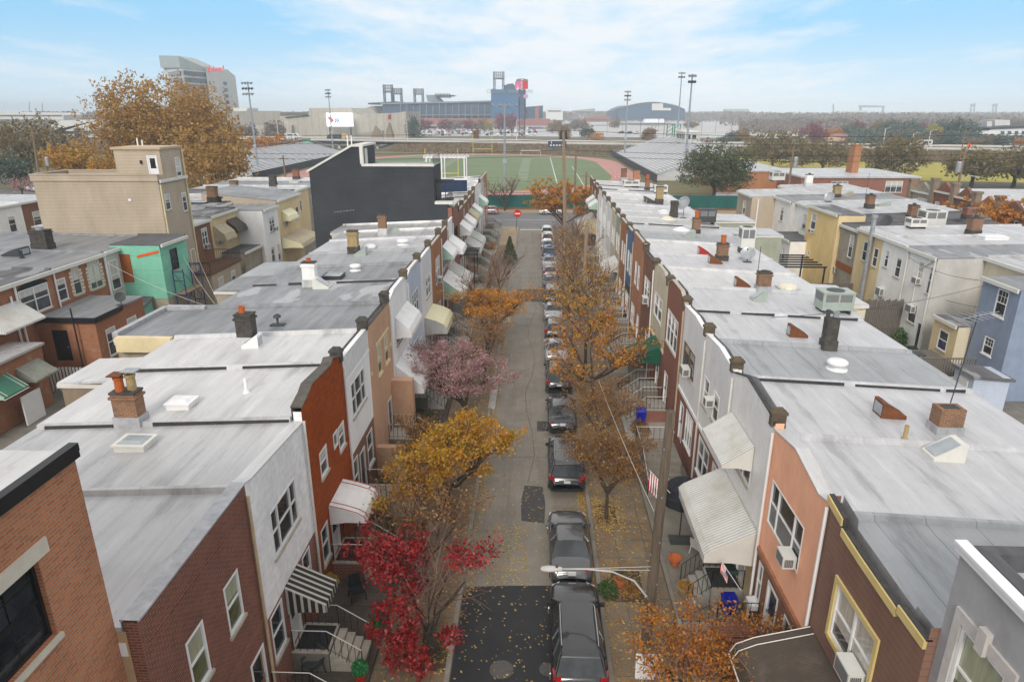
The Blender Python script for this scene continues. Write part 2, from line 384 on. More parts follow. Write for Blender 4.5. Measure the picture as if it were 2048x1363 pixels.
mat('skylight_glass', (.40, .43, .45), (.30, .33, .35), rough=.12, spec=.6); mat('dome_cream', (.74, .70, .58), rough=.35)
mat('dome_white', (.80, .81, .82), rough=.3)
glass('pane', (.03, .034, .04)); glass('pane_blind', (.035, .038, .042), blind=(.62, .61, .57)); glass('pane_dark', (.012, .014, .017))
glass('pane_curtain', (.05, .05, .05), blind=(.55, .52, .45))
glass('pane_green', (.06, .065, .03), blind=(.4, .42, .3))
# ---------------------------------------------------------------- building parts
def window(par, B, u0, u1, z0, z1, n=1, fr='paint_white', pane='pane_blind', sill='stone', fw=.07, mid=True, mun=0, proud=.015, dep=.08, ratios=None):
    f = MB()
    a, b = -dep, proud
    f.bb(B, u0, u0+fw, a, b, z0, z1); f.bb(B, u1-fw, u1, a, b, z0, z1)
    f.bb(B, u0+fw, u1-fw, a, b, z1-fw, z1); f.bb(B, u0+fw, u1-fw, a, b, z0, z0+fw)
    rs = ratios or [1]*n; tot = sum(rs); e = [u0+fw/2]; w = u1-u0-fw
    for r in rs: e.append(e[-1]+w*r/tot)
    for q in e[1:-1]: f.bb(B, q-fw*.55, q+fw*.55, a, b-.004, z0+fw, z1-fw)
    zm = (z0+z1)/2
    for i in range(n):
        l0, l1 = e[i]+fw*.55, e[i+1]-fw*.55
        if mid: f.bb(B, l0, l1, a, b-.03, zm-.03, zm+.03)
        for k in range(1, mun+1):
            q = l0+(l1-l0)*k/(mun+1); f.bb(B, q-.012, q+.012, a, b-.05, z0+fw, z1-fw)
        if mun:
            for q in ((z0+zm)/2, (zm+z1)/2): f.bb(B, l0, l1, a, b-.052, q-.012, q+.012)
    o = f.build('window', fr, par)
    p = MB()
    for i in range(n):
        for s0, s1, d in (((z0, zm, dep-.045), (zm, z1, dep-.03)) if mid else ((z0, z1, dep-.03),)):
            p.face([B.P(e[i], -d, s0), B.P(e[i+1], -d, s0), B.P(e[i+1], -d, s1), B.P(e[i], -d, s1)])
    p.build('pane', pane, o)
    if sill: MB().bb(B, u0-.07, u1+.07, -.02, .07, z0-.1, z0-.004).build('sill', sill, o)
    return o

def door(par, B, u0, u1, z0, z1, col='wood_door', fr='paint_white', glassy=True):
    f = MB(); fw = .09
    f.bb(B, u0, u0+fw, -.08, .02, z0, z1); f.bb(B, u1-fw, u1, -.08, .02, z0, z1); f.bb(B, u0+fw, u1-fw, -.08, .02, z1-fw, z1)
    f.bb(B, u0+fw, u1-fw, -.08, -.045, z0, z1-fw, 1)
    o = f.build('door', [fr, col], par)
    if glassy: MB().bb(B, u0+fw+.12, u1-fw-.12, -.05, -.04, z0+(z1-z0)*.45, z1-fw-.14).build('pane', 'pane_dark', o)
    MB().bb(B, u1-fw-.11, u1-fw-.07, -.045, .015, z0+.95, z0+1.06).build('handle', 'galv', o)
    return o

def awning(par, B, u0, u1, prof, matn, side=None, valance=.12, trim=None, closed=True):
    """prof: list of (n, z) from the wall outwards."""
    m = MB(); d = 0
    for (n0, z0), (n1, z1) in zip(prof, prof[1:]):
        L = math.hypot(n1-n0, z1-z0)
        m.face([B.P(u0, n0, z0), B.P(u1, n0, z0), B.P(u1, n1, z1), B.P(u0, n1, z1)], 0, [(u0, d), (u1, d), (u1, d+L), (u0, d+L)])
        m.face([B.P(u0, n0, z0-.03), B.P(u1, n0, z0-.03), B.P(u1, n1, z1-.03), B.P(u0, n1, z1-.03)], 1, [(u0, d), (u1, d), (u1, d+L), (u0, d+L)])
        d += L
    n1, z1 = prof[-1]
    m.face([B.P(u0, n1, z1), B.P(u1, n1, z1), B.P(u1, n1+.01, z1-valance), B.P(u0, n1+.01, z1-valance)], 0, [(u0, d), (u1, d), (u1, d+.1), (u0, d+.1)])
    o = m.build('awning', [matn, side or matn], par)
    if closed:
        for u in (u0+.008, u1-.008):
            e = MB(); pts = [B.P(u, n, z-.006) for n, z in prof]; n1, z1 = prof[-1]
            pts += [B.P(u, n1, z1-valance), B.P(u, (prof[0][0]+n1)*.45, min(z1-valance, z1-.05)+.0), B.P(u, prof[0][0], z1-valance-.12)]
            e.face(pts, 0, [(p[0]+p[1], p[2]) for p in pts])
            e.build('side_panel', side or matn, o)
    if trim:
        t = MB()
        for u in (u0+.02, u0+.3, u1-.3, u1-.02):
            t.tube([B.P(u, n+.01, z+.012) for n, z in prof], .018, 4)
        t.tube([B.P(u0, n1+.01, z1-valance), B.P(u1, n1+.01, z1-valance)], .03, 4)
        t.build('trim', trim, o)
    return o

def railing(m, p0, p1, h=.85, n=6, r=.012, rail=.017, mi=0, mr=0):
    p0, p1 = Vector(p0), Vector(p1); up = Vector((0, 0, h))
    m.tube([p0+up, p1+up], rail, 5, mi=mr); m.tube([p0+up*.12, p1+up*.12], r, 4, mi=mi)
    for i in range(n+1):
        q = p0.lerp(p1, i/n); m.tube([q, q+up], r*(1.8 if i in (0, n) else 1), 4, False, mi)

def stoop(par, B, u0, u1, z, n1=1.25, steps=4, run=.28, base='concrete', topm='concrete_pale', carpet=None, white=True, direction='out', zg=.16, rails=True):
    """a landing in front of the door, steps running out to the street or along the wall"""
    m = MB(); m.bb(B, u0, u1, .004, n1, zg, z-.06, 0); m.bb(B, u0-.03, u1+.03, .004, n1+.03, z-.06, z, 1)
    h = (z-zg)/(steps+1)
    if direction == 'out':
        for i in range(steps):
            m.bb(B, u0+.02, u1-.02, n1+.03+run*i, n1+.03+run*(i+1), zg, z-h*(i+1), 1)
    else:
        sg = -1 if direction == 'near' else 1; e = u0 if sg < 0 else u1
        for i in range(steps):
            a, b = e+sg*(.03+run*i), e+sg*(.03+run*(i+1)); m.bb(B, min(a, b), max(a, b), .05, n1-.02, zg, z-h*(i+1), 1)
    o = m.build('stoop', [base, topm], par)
    if carpet: MB().bb(B, u0+.12, u1-.12, .1, n1-.05, z+.001, z+.02).build('door_mat', carpet, o)
    if rails:
        nn = n1+.03+run*steps; rm_ = ['iron', 'paint_offwhite' if white else 'iron']
        if direction == 'out':
            for u in (u0+.04, u1-.04):
                r = MB(); railing(r, B.P(u, .05, z), B.P(u, n1, z), n=5, mr=1); railing(r, B.P(u, n1, z), B.P(u, nn, zg+h*.4), n=5, mr=1); r.build('railing', rm_, o)
        else:
            r = MB(); sg = -1 if direction == 'near' else 1; e = u0 if sg < 0 else u1; e2 = u1 if sg < 0 else u0
            railing(r, B.P(e2, n1-.04, z), B.P(e, n1-.04, z), n=6, mr=1)
            railing(r, B.P(e, n1-.04, z), B.P(e+sg*run*steps, n1-.04, zg+h*.4), n=5, mr=1); r.build('railing', rm_, o)
    return o

def coping_profile(B, prof, t0=-.38, t1=.05, h=.09):
    m = MB()
    for (u0, z0), (u1, z1) in zip(prof, prof[1:]):
        if abs(u1-u0) < 1e-4: continue
        a = [B.P(u0, t1, z0), B.P(u1, t1, z1), B.P(u1, t0, z1), B.P(u0, t0, z0)]
        m.hexa(a+[(p[0], p[1], p[2]+h) for p in a])
    return m

HOUSES = []
def rowhouse(side, y0, y1, label, up='brick_red', low=None, cat='house', wins=(), doors=(), roof='roof_silver', roofcol=None, prof=None, cop='flashing',
             zr=8.2, zp=8.5, rear=17.8, ell=None, sidem='stucco_brown', trimz=3.95, trim=None, group=None, tar=.12, xf=8.2, zrr=None, fillet=None):
    s = side; B = Basis('x', s*xf, -s); low = low or up
    H = thing('rowhouse', (s*xf, (y0+y1)/2, 0), label, cat, group)
    y0i, y1i = y0+.004, y1-.004; zrr = zrr or zr-.45; X = lambda n: s*(xf+n)
    prof = prof or [(y0i, zp), (y1i, zp)]
    # body: side and rear walls
    m = MB(); xr = s*rear
    for y in (y0i, y1i):
        m.face([(X(.3), y, 0), (xr, y, 0), (xr, y, zrr), (X(.3), y, zr)])
        m.face([(X(.0), y, 0), (X(.3), y, 0), (X(.3), y, zp-.02), (X(0), y, zp-.02)], 1)
    m.face([(xr, y0i, 0), (xr, y1i, 0), (xr, y1i, zrr), (xr, y0i, zrr)])
    m.build('wall', [sidem, up], H)
    # front
    holes = [w[:4] for w in wins]+[d[:4] for d in doors]
    f = MB(); zmin = min(p[1] for p in prof)-.01
    f.wall(B, y0i, y1i, 0, trimz, [h for h in holes if h[2] < trimz-.3], .12, 1)
    f.wall(B, y0i, y1i, trimz, zmin, [h for h in holes if h[2] >= trimz-.3], .12, 0)
    pts = [(u, 0., z) for u, z in prof]
    f.face([B.P(y0i, 0, zmin)]+[B.P(*p) for p in pts]+[B.P(y1i, 0, zmin)], 0)
    f.face([B.P(y0i, -.36, zmin-.8)]+[B.P(p[0], -.36, p[2]) for p in pts]+[B.P(y1i, -.36, zmin-.8)], 2)
    f.build('front_wall', [up, low, 'flashing'], H)
    if trim: MB().bb(B, y0i, y1i, .002, .06, trimz-.09, trimz+.09).build('trim_band', trim, H)
    coping_profile(B, prof, -.38 if cop in ('roof_white', 'flashing', 'soot_w') else (-.1 if cop == 'tar' else -.18), .04, .045).build('coping', cop, H)
    # roof
    r = MB(); za = zr
    p = [(X(.37), y0i), (X(.37), y1i), (xr-s*-.12, y1i), (xr-s*-.12, y0i)]
    zz = [za, za, zrr, zrr]
    r.hexa([(q[0], q[1], z) for q, z in zip(p, zz)]+[(q[0], q[1], z+.1) for q, z in zip(p, zz)])
    if ell:
        e0, e1, xe = ell; ze = zrr-.5
        r.hexa([(xr+s*.13, e0, ze), (xr+s*.13, e1, ze), (s*xe, e1, ze-.15), (s*xe, e0, ze-.15)]+[(xr+s*.13, e0, ze+.1), (xr+s*.13, e1, ze+.1), (s*xe, e1, ze-.05), (s*xe, e0, ze-.05)])
    R = r.build('roof', roof, H)
    # kerb over the party wall at the far side, tarred in patches
    k = MB()
    k.hexa([(X(.37), y1i-.20, za+.095), (X(.37), y1i, za+.095), (xr, y1i, zrr+.095), (xr, y1i-.20, zrr+.095)]+[(X(.37), y1i-.15, za+.28), (X(.37), y1i, za+.28), (xr, y1i, zrr+.26), (xr, y1i-.15, zrr+.26)])
    k.build('party_wall_kerb', roof, R)
    if RN.random() < tar:
        a = .4; L = rear-xf-.3; fz = lambda q: za+(zrr-za)*(q-.37)/(rear-xf-.37)
        while a < L-.5:
            b = min(L, a+RN.uniform(1.5, 5.5)); w0, w1 = RN.uniform(.08, .12), RN.uniform(.08, .13)
            t = MB(); t.hexa([(X(a), y1i-.205, fz(a)+.11), (X(a), y1i-.15, fz(a)+.11), (X(b), y1i-.15, fz(b)+.11), (X(b), y1i-.205, fz(b)+.11)]+[(X(a), y1i-.19, fz(a)+.11+w0), (X(a), y1i-.12, fz(a)+.19+w0*.6), (X(b), y1i-.12, fz(b)+.19+w1*.6), (X(b), y1i-.19, fz(b)+.11+w1)])
            t.build('tar_strip', 'tar', R); a = b+RN.uniform(.15, .9)*(2-tar)
    # gutter board on the rear edge
    MB().box(min(xr, xr+s*.13), max(xr, xr+s*.13), y0i, y1i, zrr-.18, zrr+.06).build('gutter', 'paint_offwhite', R)
    if ell:
        e0, e1, xe = ell; ze = zrr-.5; w = MB()
        a, b = min(xr, s*(xe-.15)), max(xr, s*(xe-.15))
        w.box(a, b, e0+.01, e1-.01, 0, ze-.1); w.build('rear_wing', sidem, H)
        MB().box(min(xr, s*xe), max(xr, s*xe), e0-.05, e0+.005, ze-.28, ze-.12).build('gutter', 'paint_offwhite', R)
    # brackets of the parapet: pier between this house and the next
    if RN.random() < .6: u = y1i-.09; MB().tube([B.P(u, .09, zp-.35), B.P(u, .09, .25)], .05, 6).build('downspout', RN.choice(('paint_white', 'paint_tan', 'paint_offwhite')), H)
    for w in wins:
        kw = w[4] if len(w) > 4 else {}
        window(H, B, *w[:4], **kw)
    for d in doors:
        kw = d[4] if len(d) > 4 else {}
        door(H, B, *d[:4], **kw)
    HOUSES.append(dict(o=H, B=B, s=s, y0=y0, y1=y1, R=R, za=za, zrr=zrr, rear=rear, xf=xf))
    return H, B, R

def pier(h, y, zt=8.95, m='stone_dark', w=.14):
    B = h['B']; o = MB()
    o.bb(B, y-w, y+w, -.40, .09, zt-.5, zt-.06); o.bb(B, y-w-.04, y+w+.04, -.44, .13, zt-.06, zt+.03)
    o.hexa([B.P(y-w, -.42, zt+.03), B.P(y+w, -.42, zt+.03), B.P(y+w, .1, zt+.03), B.P(y-w, .1, zt+.03)]+[B.P(y-w*.6, -.3, zt+.16), B.P(y+w*.6, -.3, zt+.16), B.P(y+w*.6, 0, zt+.16), B.P(y-w*.6, 0, zt+.16)])
    return o.build('parapet_pier', m, h['o'])

# ---------------------------------------------------------------- things on roofs
def roof_at(x, y):
    for h in HOUSES:
        if h['s']*x > 0 and h['y0'] <= y <= h['y1'] and h.get('blk', 0) == (1 if abs(x) > 26 else 0):
            q = (abs(x)-h['xf']-.37)/(h['rear']-h['xf']-.37)
            return h, h['za']+(h['zrr']-h['za'])*q+.1
    c = [h for h in HOUSES if h['s']*x > 0 and h.get('blk', 0) == (1 if abs(x) > 26 else 0)]
    h = min(c, key=lambda h: max(h['y0']-y, y-h['y1'], 0)+max(h['xf']-abs(x), abs(x)-h['rear'], 0)); return h, h['za']+.1
def rp(px, py, zg=8.1):
    p = gz(px, py, zg)
    for _ in range(3):
        h, z = roof_at(p.x, p.y); p = gz(px, py, z)
    return h, p
def chimney(px, py, w=.9, d=.6, ht=1.1, m='brick_chimney', pots=(), base='flashing', cap=True, zg=8.1):
    h, p = rp(px, py, zg); x, y, z = p; par = h['R'] if h else None
    c = MB()
    c.box(x-w/2, x+w/2, y-d/2, y+d/2, z-.1, z+ht, 0)
    c.box(x-w/2-.05, x+w/2+.05, y-d/2-.05, y+d/2+.05, z-.1, z+ht*.32, 1)
    if cap:
        c.box(x-w/2-.06, x+w/2+.06, y-d/2-.06, y+d/2+.06, z+ht*.86, z+ht*.93, 0)
        c.box(x-w/2-.03, x+w/2+.03, y-d/2-.03, y+d/2+.03, z+ht, z+ht+.08, 2)
        c.box(x-w*.28, x+w*.28, y-d*.28, y+d*.28, z+ht+.08, z+ht+.095, 3)
    else: c.box(x-w*.33, x+w*.33, y-d*.33, y+d*.33, z+ht-.02, z+ht+.006, 3)  # dark sheet painted on top in place of the shaded flue hole
    o = c.build('chimney', [m, base, 'soot', 'tar'], par)
    for dx, dy, r, hh, pm in pots:
        b = MB(); zz = z+ht+.05
        b.lathe(x+dx, y+dy, [(r, zz), (r*.92, zz+hh*.8), (r*1.12, zz+hh*.85), (r*1.12, zz+hh), (r*.8, zz+hh), (r*.78, zz+hh*.5)], 10)
        b.build('chimney_pot', pm, par)
    return h, p
def skylight(px, py, kind='box', w=1., d=.75, m='paint_white', zg=8.1):
    h, p = rp(px, py, zg); x, y, z = p; par = h['R'] if h else None
    c = MB()
    if kind == 'box':
        c.box(x-w/2, x+w/2, y-d/2, y+d/2, z-.05, z+.2, 0); c.box(x-w/2-.05, x+w/2+.05, y-d/2-.05, y+d/2+.05, z+.2, z+.26, 0)
        c.hexa([(x-w/2+.06, y-d/2+.06, z+.26), (x+w/2-.06, y-d/2+.06, z+.26), (x+w/2-.06, y+d/2-.06, z+.26), (x-w/2+.06, y+d/2-.06, z+.26)]+[(x-w/2+.2, y-d/2+.2, z+.34), (x+w/2-.2, y-d/2+.2, z+.34), (x+w/2-.2, y+d/2-.2, z+.34), (x-w/2+.2, y+d/2-.2, z+.34)], 1)
        o = c.build('skylight', [m, 'skylight_glass' if m != 'paint_white' else 'dome_white'], par)
    elif kind == 'dome':
        n = 12; c.box(x-w/2, x+w/2, y-d/2, y+d/2, z-.05, z+.1, 0)
        pr = [(1., .1), (.92, .2), (.7, .3), (.35, .36), (.02, .38)]
        b = len(c.v)
        for r, zz in pr:
            for k in range(n): t = 2*PI*k/n; c.v.append((x+w/2*r*cos(t), y+d/2*r*sin(t), z+zz))
        for i in range(len(pr)-1):
            for k in range(n): c.f.append((b+i*n+k, b+i*n+(k+1) % n, b+(i+1)*n+(k+1) % n, b+(i+1)*n+k)); c.m.append(1); c.uv.append(None)
        o = c.build('skylight', ['flashing', m], par)
    else:  # wedge: upright pane facing one way, sloping back
        s = kind
        q = lambda a, b, zz: (x+a*w/2*s, y+b*d/2, z+zz)
        c.prism([q(-1, -1, -.05), q(1, -1, -.05), q(1, -1, .12), q(-.7, -1, .62), q(-1, -1, .62)], (0, d, 0), 0)
        c.face([q(.9, -.8, .19), q(.9, .8, .19), q(-.6, .8, .60), q(-.6, -.8, .60)], 1)
        c.face([q(-1.012, -.8, .1), q(-1.012, .8, .1), q(-1.012, .8, .52), q(-1.012, -.8, .52)], 1)
        o = c.build('skylight', [m, 'skylight_glass'], par)
    return o
def vent(px, py, kind='turbine', r=.25, m='paint_white', zg=8.1):
    h, p = rp(px, py, zg); x, y, z = p; par = h['R'] if h else None
    c = MB()
    if kind == 'turbine':
        c.lathe(x, y, [(r*1.3, z-.02), (r*1.3, z+.05), (r*.75, z+.08), (r*.75, z+.22), (r*1.25, z+.24), (r*1.3, z+.36), (r*1., z+.44), (.02, z+.46)], 14)
    elif kind == 'pipe':
        c.lathe(x, y, [(r*1.6, z-.02), (r*1.1, z+.1), (r*.6, z+.14), (r*.6, z+.6), (r*.4, z+.6)], 10)
    elif kind == 'cowl':
        c.tube([(x, y, z-.02), (x, y, z+.45)], r*.3, 8); c.lathe(x, y, [(r, z+.42), (r*.95, z+.52), (r*.3, z+.6), (.02, z+.61)], 10); c.box(x-r*1.8, x+r*1.8, y-r, y+r, z-.02, z+.06)
    elif kind == 'cone':
        c.lathe(x, y, [(r*2.4, z-.02), (r*2.2, z+.04), (r*.5, z+.3), (.02, z+.32)], 12)
    return c.build('roof_vent', m, par, smooth=True)
def antenna(px, py, ht=2., zg=8.1, arms=True, label='', lean=0.):
    h, p = rp(px, py, zg); x, y, z = p
    o = thing('tv_antenna', (x, y, z), label, 'antenna'); m = MB(); m.tube([(x, y, z), (x+lean, y, z+ht)], .022, 5)
    m.build('mast', 'metal_dark', o)
    if arms:
        a = MB(); a.tube([(x+lean-.9, y-.3, z+ht-.1), (x+lean+.9, y+.3, z+ht+.05)], .015, 4)
        for i in range(7):
            t = -.85+i*.28; l = .55-.04*i; a.tube([(x+lean+t+l*.3, y+t*.33-l, z+ht-.03), (x+lean+t-l*.3, y+t*.33+l, z+ht-.03)], .012, 4)
        a.build('aerial_array', 'galv', o)
    return o
def dish(px, py, label, r=.45, face=(-.5, -.6), zg=8.1, mt='galv', ht=.5):
    h, p = rp(px, py, zg) if zg > 8 else (None, gz(px, py, zg)); x, y, z = p
    o = thing('satellite_dish', (x, y, z), label, 'satellite dish')
    m = MB(); m.tube([(x, y, z), (x, y, z+ht)], .03, 6); m.box(x-.3, x+.3, y-.2, y+.2, z-.01, z+.05); m.build('mount', 'metal_dark', o)
    d = Vector((face[0], face[1], .45)).normalized(); a = d.cross(Vector((0, 0, 1))).normalized(); b = d.cross(a); c = Vector((x, y, z+ht+.1)); k = MB(); n = 16; rings = []
    for rr, off in ((1, .12), (.7, .05), (.35, .01), (.02, 0)):
        rings.append(len(k.v))
        for i in range(n): t = 2*PI*i/n; k.v.append(tuple(c+d*off*r*2+(a*cos(t)+b*sin(t))*r*rr))
    for i in range(3):
        for j in range(n): k.f.append((rings[i]+j, rings[i]+(j+1) % n, rings[i+1]+(j+1) % n, rings[i+1]+j)); k.m.append(0); k.uv.append(None)
    k.build('reflector', mt, o, smooth=True)
    f = MB(); f.tube([c-b*r*.9+d*.1, c+d*r*1.1], .015, 4); f.lathe(*(c+d*r*1.1)[:2], [(.05, (c+d*r*1.1).z-.05), (.05, (c+d*r*1.1).z+.05)], 6); f.build('feed_arm', 'metal_dark', o)
    return o
def hvac(px, py, label, w=1.1, d=1., ht=.9, kind='top', m='ac_case', zg=8.1, lift=.2):
    h, p = rp(px, py, zg); x, y, z = p
    o = thing('rooftop_air_conditioner', (x, y, z), label, 'air conditioner')
    b = MB(); b.box(x-w/2, x+w/2, y-d/2, y+d/2, z+lift, z+lift+ht); b.box(x-w/2-.02, x+w/2+.02, y-d/2-.02, y+d/2+.02, z+lift+ht, z+lift+ht+.06); b.build('case', m, o)
    g = MB(); zz = z+lift
    g.box(x-w*.42, x-w*.02, y-d/2-.012, y-d/2+.01, zz+ht*.5, zz+ht*.94); g.box(x+w*.04, x+w*.42, y-d/2-.012, y-d/2+.01, zz+ht*.5, zz+ht*.94)
    g.box(x-w/2-.012, x-w/2+.01, y-d*.4, y+d*.4, zz+ht*.5, zz+ht*.94); g.build('grille', 'grille', o)
    f = MB(); f.lathe(x, y, [(min(w, d)*.4, zz+ht+.06), (min(w, d)*.4, zz+ht+.085), (min(w, d)*.34, zz+ht+.085), (min(w, d)*.3, zz+ht+.07), (.02, zz+ht+.075)], 18); f.build('fan_guard', 'metal_dark', o)
    l = MB()
    for sx in (-1, 1): l.box(x+sx*w*.4-.05, x+sx*w*.4+.05, y-d/2, y+d/2, z-.02, z+lift)
    l.build('stand', 'metal_dark', o)
    return o
def window_ac(B, u0, u1, z0, z1, label, out=.42, m='ac_case'):
    p = B.P((u0+u1)/2, out/2, z0)
    o = thing('window_air_conditioner', p, label, 'air conditioner')
    MB().bb(B, u0, u1, .004, out, z0, z1).build('case', m, o)
    g = MB(); g.bb(B, u0+.05, u1-.05, out-.004, out+.008, z0+.05, z1-.05); g.bb(B, u0-.008, u0+.004, .1, out-.05, z0+.06, z1-.08); g.build('grille', 'grille', o)
    return o
# ---------------------------------------------------------------- left row
W = dict
wf = W(fr='paint_white', pane='pane_blind')
def dn(y0, y1): return (y0, y1, 1.05, 3.2)
# tall orange brick building, nearest on the left
B0 = Basis('x', -8.7, 1); H0 = thing('brick_building', (-8.7, 6, 0), 'tall orange brick building with black cornice and a black gridded window, nearest left', 'building')
m = MB(); w0 = (6.9, 9.6, 9.42, 11.05)
m.wall(B0, -2, 11., 0, 12.4, [w0, (6.9, 9.6, 4.6, 6.6), (1.6, 4.2, 9.42, 11.05)], .22)
m.face([(-8.7, 11, 0), (-20, 11, 0), (-20, 11, 12.4), (-8.7, 11, 12.4)]); m.build('wall', 'brick_orange', H0)
m = MB(); m.box(-20, -9.35, -2, 10.4, 11.9, 12.1)
r0 = m.build('roof', 'roof_white', H0)
m = MB(); m.box(-9.35, -8.72, -2, 11, 12.1, 12.42); m.box(-20, -9.35, 10.4, 11, 12.1, 12.42); m.build('parapet', 'roof_white', r0)
m = MB(); m.box(-8.78, -8.6, -2, 11.05, 12.42, 12.58); m.box(-8.78, -8.6, -2, 11.03, 12.3, 12.42); m.build('cornice', 'paint_black', H0)
m = MB(); m.bb(B0, 6.5, 9.85, .003, .05, 11.05, 11.35); m.build('lintel', 'limestone', H0)
for z0 in (9.42, 4.6):
    window(H0, B0, 6.9, 9.6, z0, z0+1.63 if z0 > 5 else 6.6, 2, 'paint_black', 'pane_dark', 'limestone', .07, mun=1, proud=-.1, dep=.2)
window(H0, B0, 1.6, 4.2, 9.42, 11.05, 2, 'paint_black', 'pane_dark', 'limestone', .07, mun=1, proud=-.1, dep=.2)

# 1 dark brown brick
h, B, R = rowhouse(-1, 11, 16.4, 'dark maroon brick rowhouse with two narrow white windows beside the tall orange brick building', 'brick_maroon', 'brick_maroon',
    wins=[(12.4, 13.25, 4.95, 6.55, W(pane='pane_green')), (14.4, 15.28, 4.95, 6.5, W(pane='pane_green'))], doors=[(15.15, 16.1, 1.05, 3.15, W(col='wood_door')), ],
    roof='roof_silver', prof=[(11.004, 8.45), (16.396, 8.5)], sidem='stucco_beige', trimz=3.9, rear=17.9)
MB().bb(B, 11.1, 16.3, .003, .03, 3.75, 3.9).build('soldier_course', 'brick_brown', h); MB().bb(B, 11.2, 16.2, .003, .028, 7.75, 7.83).build('dentil_course', 'brick_maroon', h)
window(h, B, 11.6, 14.1, 1.6, 3.2, 3)
stoop(h, B, 14.9, 16.3, 1.0, carpet='mat_black', topm='stone')
# gutter end
MB().box(-8.75, -8.55, 10.99, 11.2, 7.55, 7.9).build('downspout', 'paint_white', h)
# 2 white shingle
h, B, R = rowhouse(-1, 16.4, 21.25, 'white shingle sided rowhouse with a striped black awning over its brick ground floor', 'shingle_white', 'brick_red',
    wins=[(17.7, 19.95, 5.0, 6.65, W(n=3, ratios=[1, 2, 1], pane='pane_dark')), (16.75, 17.75, 1.75, 3.45, W(pane='pane_dark')), (19.75, 20.55, 1.75, 3.45, W(pane='pane_dark'))], doors=[(18.2, 19.1, 1.0, 3.1, W(col='paint_white'))],
    prof=[(16.404, 8.5), (16.75, 8.42), (21.246, 8.08)], cop='roof_white', zr=8.05, trimz=3.55, roof='roof_silver', rear=17.8, tar=.8)
awning(h, B, 18., 19.3, [(.02, 3.6), (1.35, 2.95)], 'awning_stripe', valance=.3)
stoop(h, B, 18., 19.35, 1.0, carpet='mat_black', topm='stone', n1=1.25)
# 3 rust brick
h, B, R = rowhouse(-1, 21.25, 26.5, 'rust red stone faced rowhouse with a white awning edged in red over its door', 'brick_rust', 'brick_rust',
    wins=[(22.55, 23.45, 5.0, 6.1), (25.05, 25.9, 4.85, 5.95), (24.35, 24.95, 5.3, 6.0, W(sill=None, mid=False, pane='pane_blind')), (21.85, 22.7, 1.5, 3.1, W(pane='pane_dark'))], doors=[(23.1, 24.05, 1.0, 3.1, W(col='paint_white'))],
    prof=[(21.254, 8.62), (22.1, 8.82), (22.5, 9.0), (24.8, 8.85), (25.2, 9.02), (26.496, 8.62)], cop='soot_w', zr=8.15, roof='roof_white', rear=17.8, tar=1)
awning(h, B, 22.95, 25.1, [(.02, 3.55), (.6, 3.42), (1.15, 3.24), (1.4, 3.08), (1.5, 2.85)], 'awning_white', 'lap_white', trim='paint_red', valance=.06)
stoop(h, B, 22.8, 24.5, 1.0, base='brick_red', carpet='mat_red', topm='stone')
# 4 white lap
h, B, R = rowhouse(-1, 26.5, 30.9, 'white clapboard rowhouse with a white triple window, next to the tan stucco front', 'lap_white', 'brick_brown',
    wins=[(27.35, 29.75, 5.3, 6.95, W(n=3, ratios=[1, 1.6, 1], pane='pane_dark')), (26.7, 27.55, 1.5, 3.4, W(pane='pane_dark')), (29.3, 30.4, 1.6, 3.4, W(pane='pane_dark'))], doors=[(27.85, 28.8, 1.0, 3.2, W(col='paint_black'))],
    prof=[(26.504, 8.55), (30.896, 8.5)], cop='paint_white', roof='roof_white', trimz=3.75, ell=(26.55, 29.6, 21), sidem='stucco_brown')
MB().bb(B, 26.55, 30.85, .004, .05, 7.3, 7.42).build('trim_band', 'paint_white', h)
f = MB()
for i in range(18): f.bb(B, 26.65+i*.235, 26.72+i*.235, .004, .04, 7.42, 8.5)
f.build('frieze_battens', 'paint_white', h)
stoop(h, B, 27.4, 28.9, 1.0, base='brick_brown', topm='stone')
# 5 tan stucco
h, B, R = rowhouse(-1, 30.9, 36., 'tan stucco rowhouse with cream window surrounds and a recessed porch', 'stucco_tan', 'stucco_tan',
    wins=[(32.5, 33.35, 5.3, 6.9, W(fr='paint_cream', sill='paint_cream')), (34.2, 35.15, 5.3, 6.85, W(fr='paint_cream', sill='paint_cream'))], doors=[(34.1, 35.1, 1., 3.1, W(col='paint_taupe'))], trimz=4.3,
    prof=[(30.904, 8.5), (35.996, 8.45)], cop='soot', roof='roof_grey', sidem='stucco_old', rear=20.9)
f = MB(); f.bb(B, 30.95, 31.2, .004, .05, 5.9, 6.05); f.bb(B, 35.4, 35.95, .004, .05, 5.9, 6.05); f.bb(B, 32.3, 35.3, .004, .04, 7.0, 7.15); f.build('trim_band', 'paint_cream', h)
MB().bb(B, 31.0, 31.4, .004, 1.3, .2, 1.9).build('porch_wall', 'stucco_tan', h); MB().bb(B, 35.3, 35.9, .004, 1.2, .2, 3.9).build('porch_wall', 'stucco_tan', h)
stoop(h, B, 33.8, 35.2, 1., topm='stone')
m = MB(); m.box(-20.7, -17.9, 30.5, 30.86, 7.2, 7.95); m.build('rear_parapet', 'paint_cream', h); m = MB(); m.box(-21.1, -20.8, 31, 35.9, 7.4, 8.05); m.box(-20.8, -18.6, 35.6, 35.95, 7.6, 8.1); m.build('rear_parapet', 'flashing', h)
